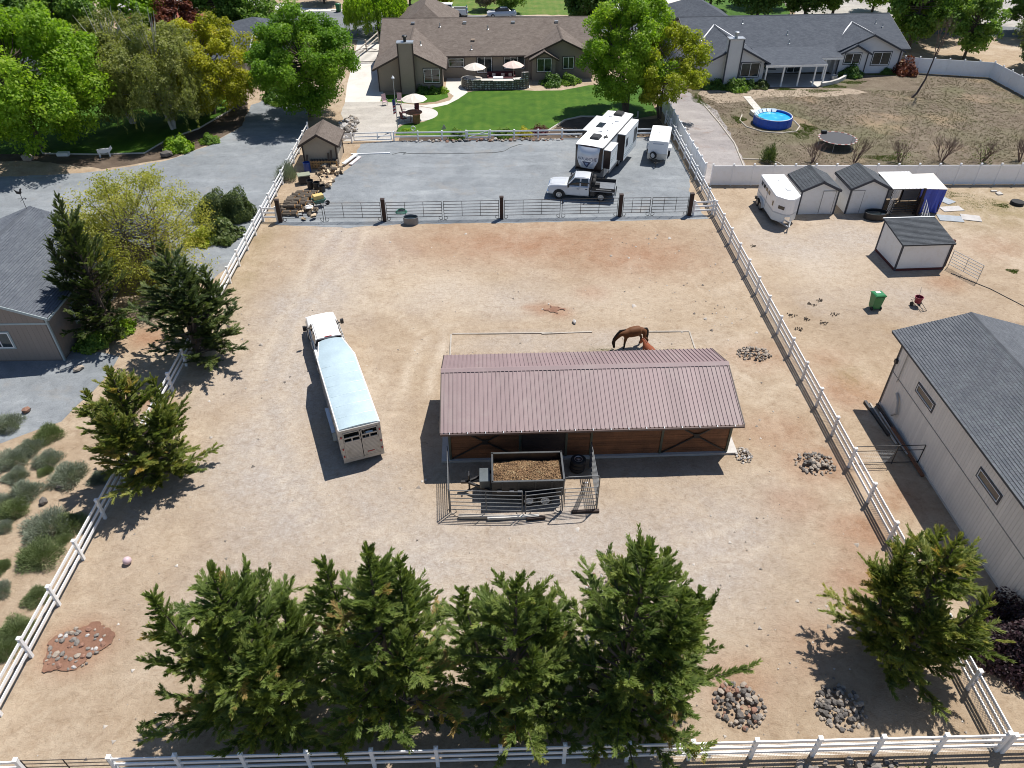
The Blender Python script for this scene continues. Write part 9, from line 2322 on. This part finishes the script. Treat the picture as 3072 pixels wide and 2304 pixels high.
fl.build('flag', [mat('flag_red', (0.30, 0.03, 0.05), 0.8), mat('flag_white', (0.62, 0.6, 0.62), 0.8)], fp)
MB().add([(0.032, -.012, 3.22), (-0.12, 0.066, 3.19), (-0.30, -0.064, 3.12), (-0.30, -0.064, 2.5), (-0.12, 0.066, 2.57), (0.032, -.012, 2.6)], [(0, 1, 4, 5), (1, 2, 3, 4)]).build('flag_canton', mat('flag_blue', (0.03, 0.05, 0.18), 0.8), fp)
for lb, x, y, h in (('flag on a pole behind the left house roof', -39.2, 118.5, 5.5),):
    t = thing('flagpole', lb, 'flagpole', (x, y, 0)); MB().cyl((0, 0, 0), (0, 0, h), 0.05, 0.03, 8).build('pole', GALV, t)
    MB().add([(0.05, 0, h), (0.45, 0.1, h - .3), (0.35, 0.1, h - 2.4), (0.05, 0, h - 2.2)], [(0, 1, 2, 3)]).build('flag', mat('flag_redwhite', (0.32, 0.14, 0.18), 0.8), t)
# iron drive gate beside the brown house
ig = thing('iron_gate', 'dark arched iron gate across the concrete drive', 'gate', (-17.95, 101.5, 0), R_(4))
for x in (0, 3.4): MB().box((x, 0, .95), (.16, .16, 1.9)).build('gate_post', BLACK_METAL, ig)
for h_, nm in ((0.1, 'rail'), (1.3, 'rail')): MB().bar((0, 0, h_), (3.4, 0, h_), .06).build(nm, BLACK_METAL, ig)
MB().tube([(x, 0, 1.35 + .38 * math.sin(math.pi * x / 3.4)) for x in np.linspace(0, 3.4, 14)], .03, 6).build('arch', BLACK_METAL, ig)
for k in range(24):
    x = .14 * (k + 1); MB().bar((x, 0, .1), (x, 0, 1.33 + .36 * math.sin(math.pi * x / 3.4)), .025).build('bar', BLACK_METAL, ig)
lo3 = thing('log_rail', 'weathered log rails beside the iron gate near the street', 'fence', (-18.2, 102, 0))
for a, b_ in (((0, 0, .9), (2.2, 9.0, 1.4)), ((0, 0, .4), (2.2, 9.0, .8))): MB().tube([a, b_], .09, 7).build('rail', OLDWOOD, lo3)
for a in ((0, 0, 0), (1.1, 4.5, 0), (2.2, 9, 0)): MB().cyl(a, (a[0], a[1], 1.6), .1, n=7).build('post', OLDWOOD, lo3)
ed = [(-44.72, 72.17), (-43.92, 70.97), (-38.66, 70.63), (-34.09, 70.82), (-33.04, 74.64), (-30.95, 77.34), (-29.22, 82.90), (-29.0, 84.6)]
tag(MB().tube([(x, y, .05) for x, y in ed], .09, 6).build('lawn_curb', mat('curb_pale', (0.48, 0.45, 0.40), 0.9)), 'pale curb along the edge of the shaded left lawn', 'edging')
ed = [(5.0, 75.0), (6.0, 76.6), (7.6, 79.1), (9.4, 80.2), (12.2, 80.1), (14.6, 79.1), (15.6, 79.8), (15.9, 81.5)]
tag(MB().tube([(x, y, .05) for x, y in ed], .09, 6).build('lawn_curb', mat('curb_pale', (0, 0, 0))), 'pale curb along the lawn behind the travel trailer', 'edging')
# small lawn ornaments behind the low fence
o = MB().prism([(-.25, 0.2), (.05, 0.75), (.28, .3), (.1, .2)], -.03, .03, 'Y').build('garden_sign', GALV); o.location = ((-5.21, 76.17)[0], (-5.21, 76.17)[1], 0); tag(o, 'small metal garden ornament on the lawn edge', 'ornament')
o = MB().tube([(.22 * math.cos(a), 0, .3 + .22 * math.sin(a)) for a in np.linspace(0, 6.28, 18, endpoint=False)], .05, 6, closed=True).build('ring_ornament', WHITE_PAINT); o.location = ((-8.37, 76.32)[0], (-8.37, 76.32)[1], 0); tag(o, 'small white ring ornament beside the flagpole', 'ornament')
for i, (lb, c) in enumerate((('white stone goat statue at the edge of the shaded lawn', (-37.54, 70.14)), )):
    t = thing('statue', lb, 'statue', c, 0.2); MB().loft([[(-.6, -.14, .45), (-.6, .14, .45), (-.6, .1, .75), (-.6, -.1, .75)], [(.0, -.18, .4), (.0, .18, .4), (.0, .13, .8), (.0, -.13, .8)], [(.5, -.14, .48), (.5, .14, .48), (.5, .1, .8), (.5, -.1, .8)], [(.78, -.08, .75), (.78, .08, .75), (.72, .07, 1.05), (.72, -.07, 1.05)]]).build('body', WHITE_PAINT, t)
    for x in (-.5, .4):
        for y in (-.1, .1): MB().cyl((x, y, 0), (x, y, .5), .05, n=6).build('leg', WHITE_PAINT, t)
o = MB().box((0, 0, .16), (1.1, .5, .32)).build('planter_box', WHITE_PAINT); o.location = (*(-41.76, 70.55), 0); tag(o, 'white box planter at the edge of the shaded lawn', 'planter')
wgf = rail_fence('rail_fence', 'short white garden fence left of the maple', [(-24.3, 85.2), (-23.2, 86.4), (-22.2, 87.6)], (0.3, 0.6), VPS, .95)
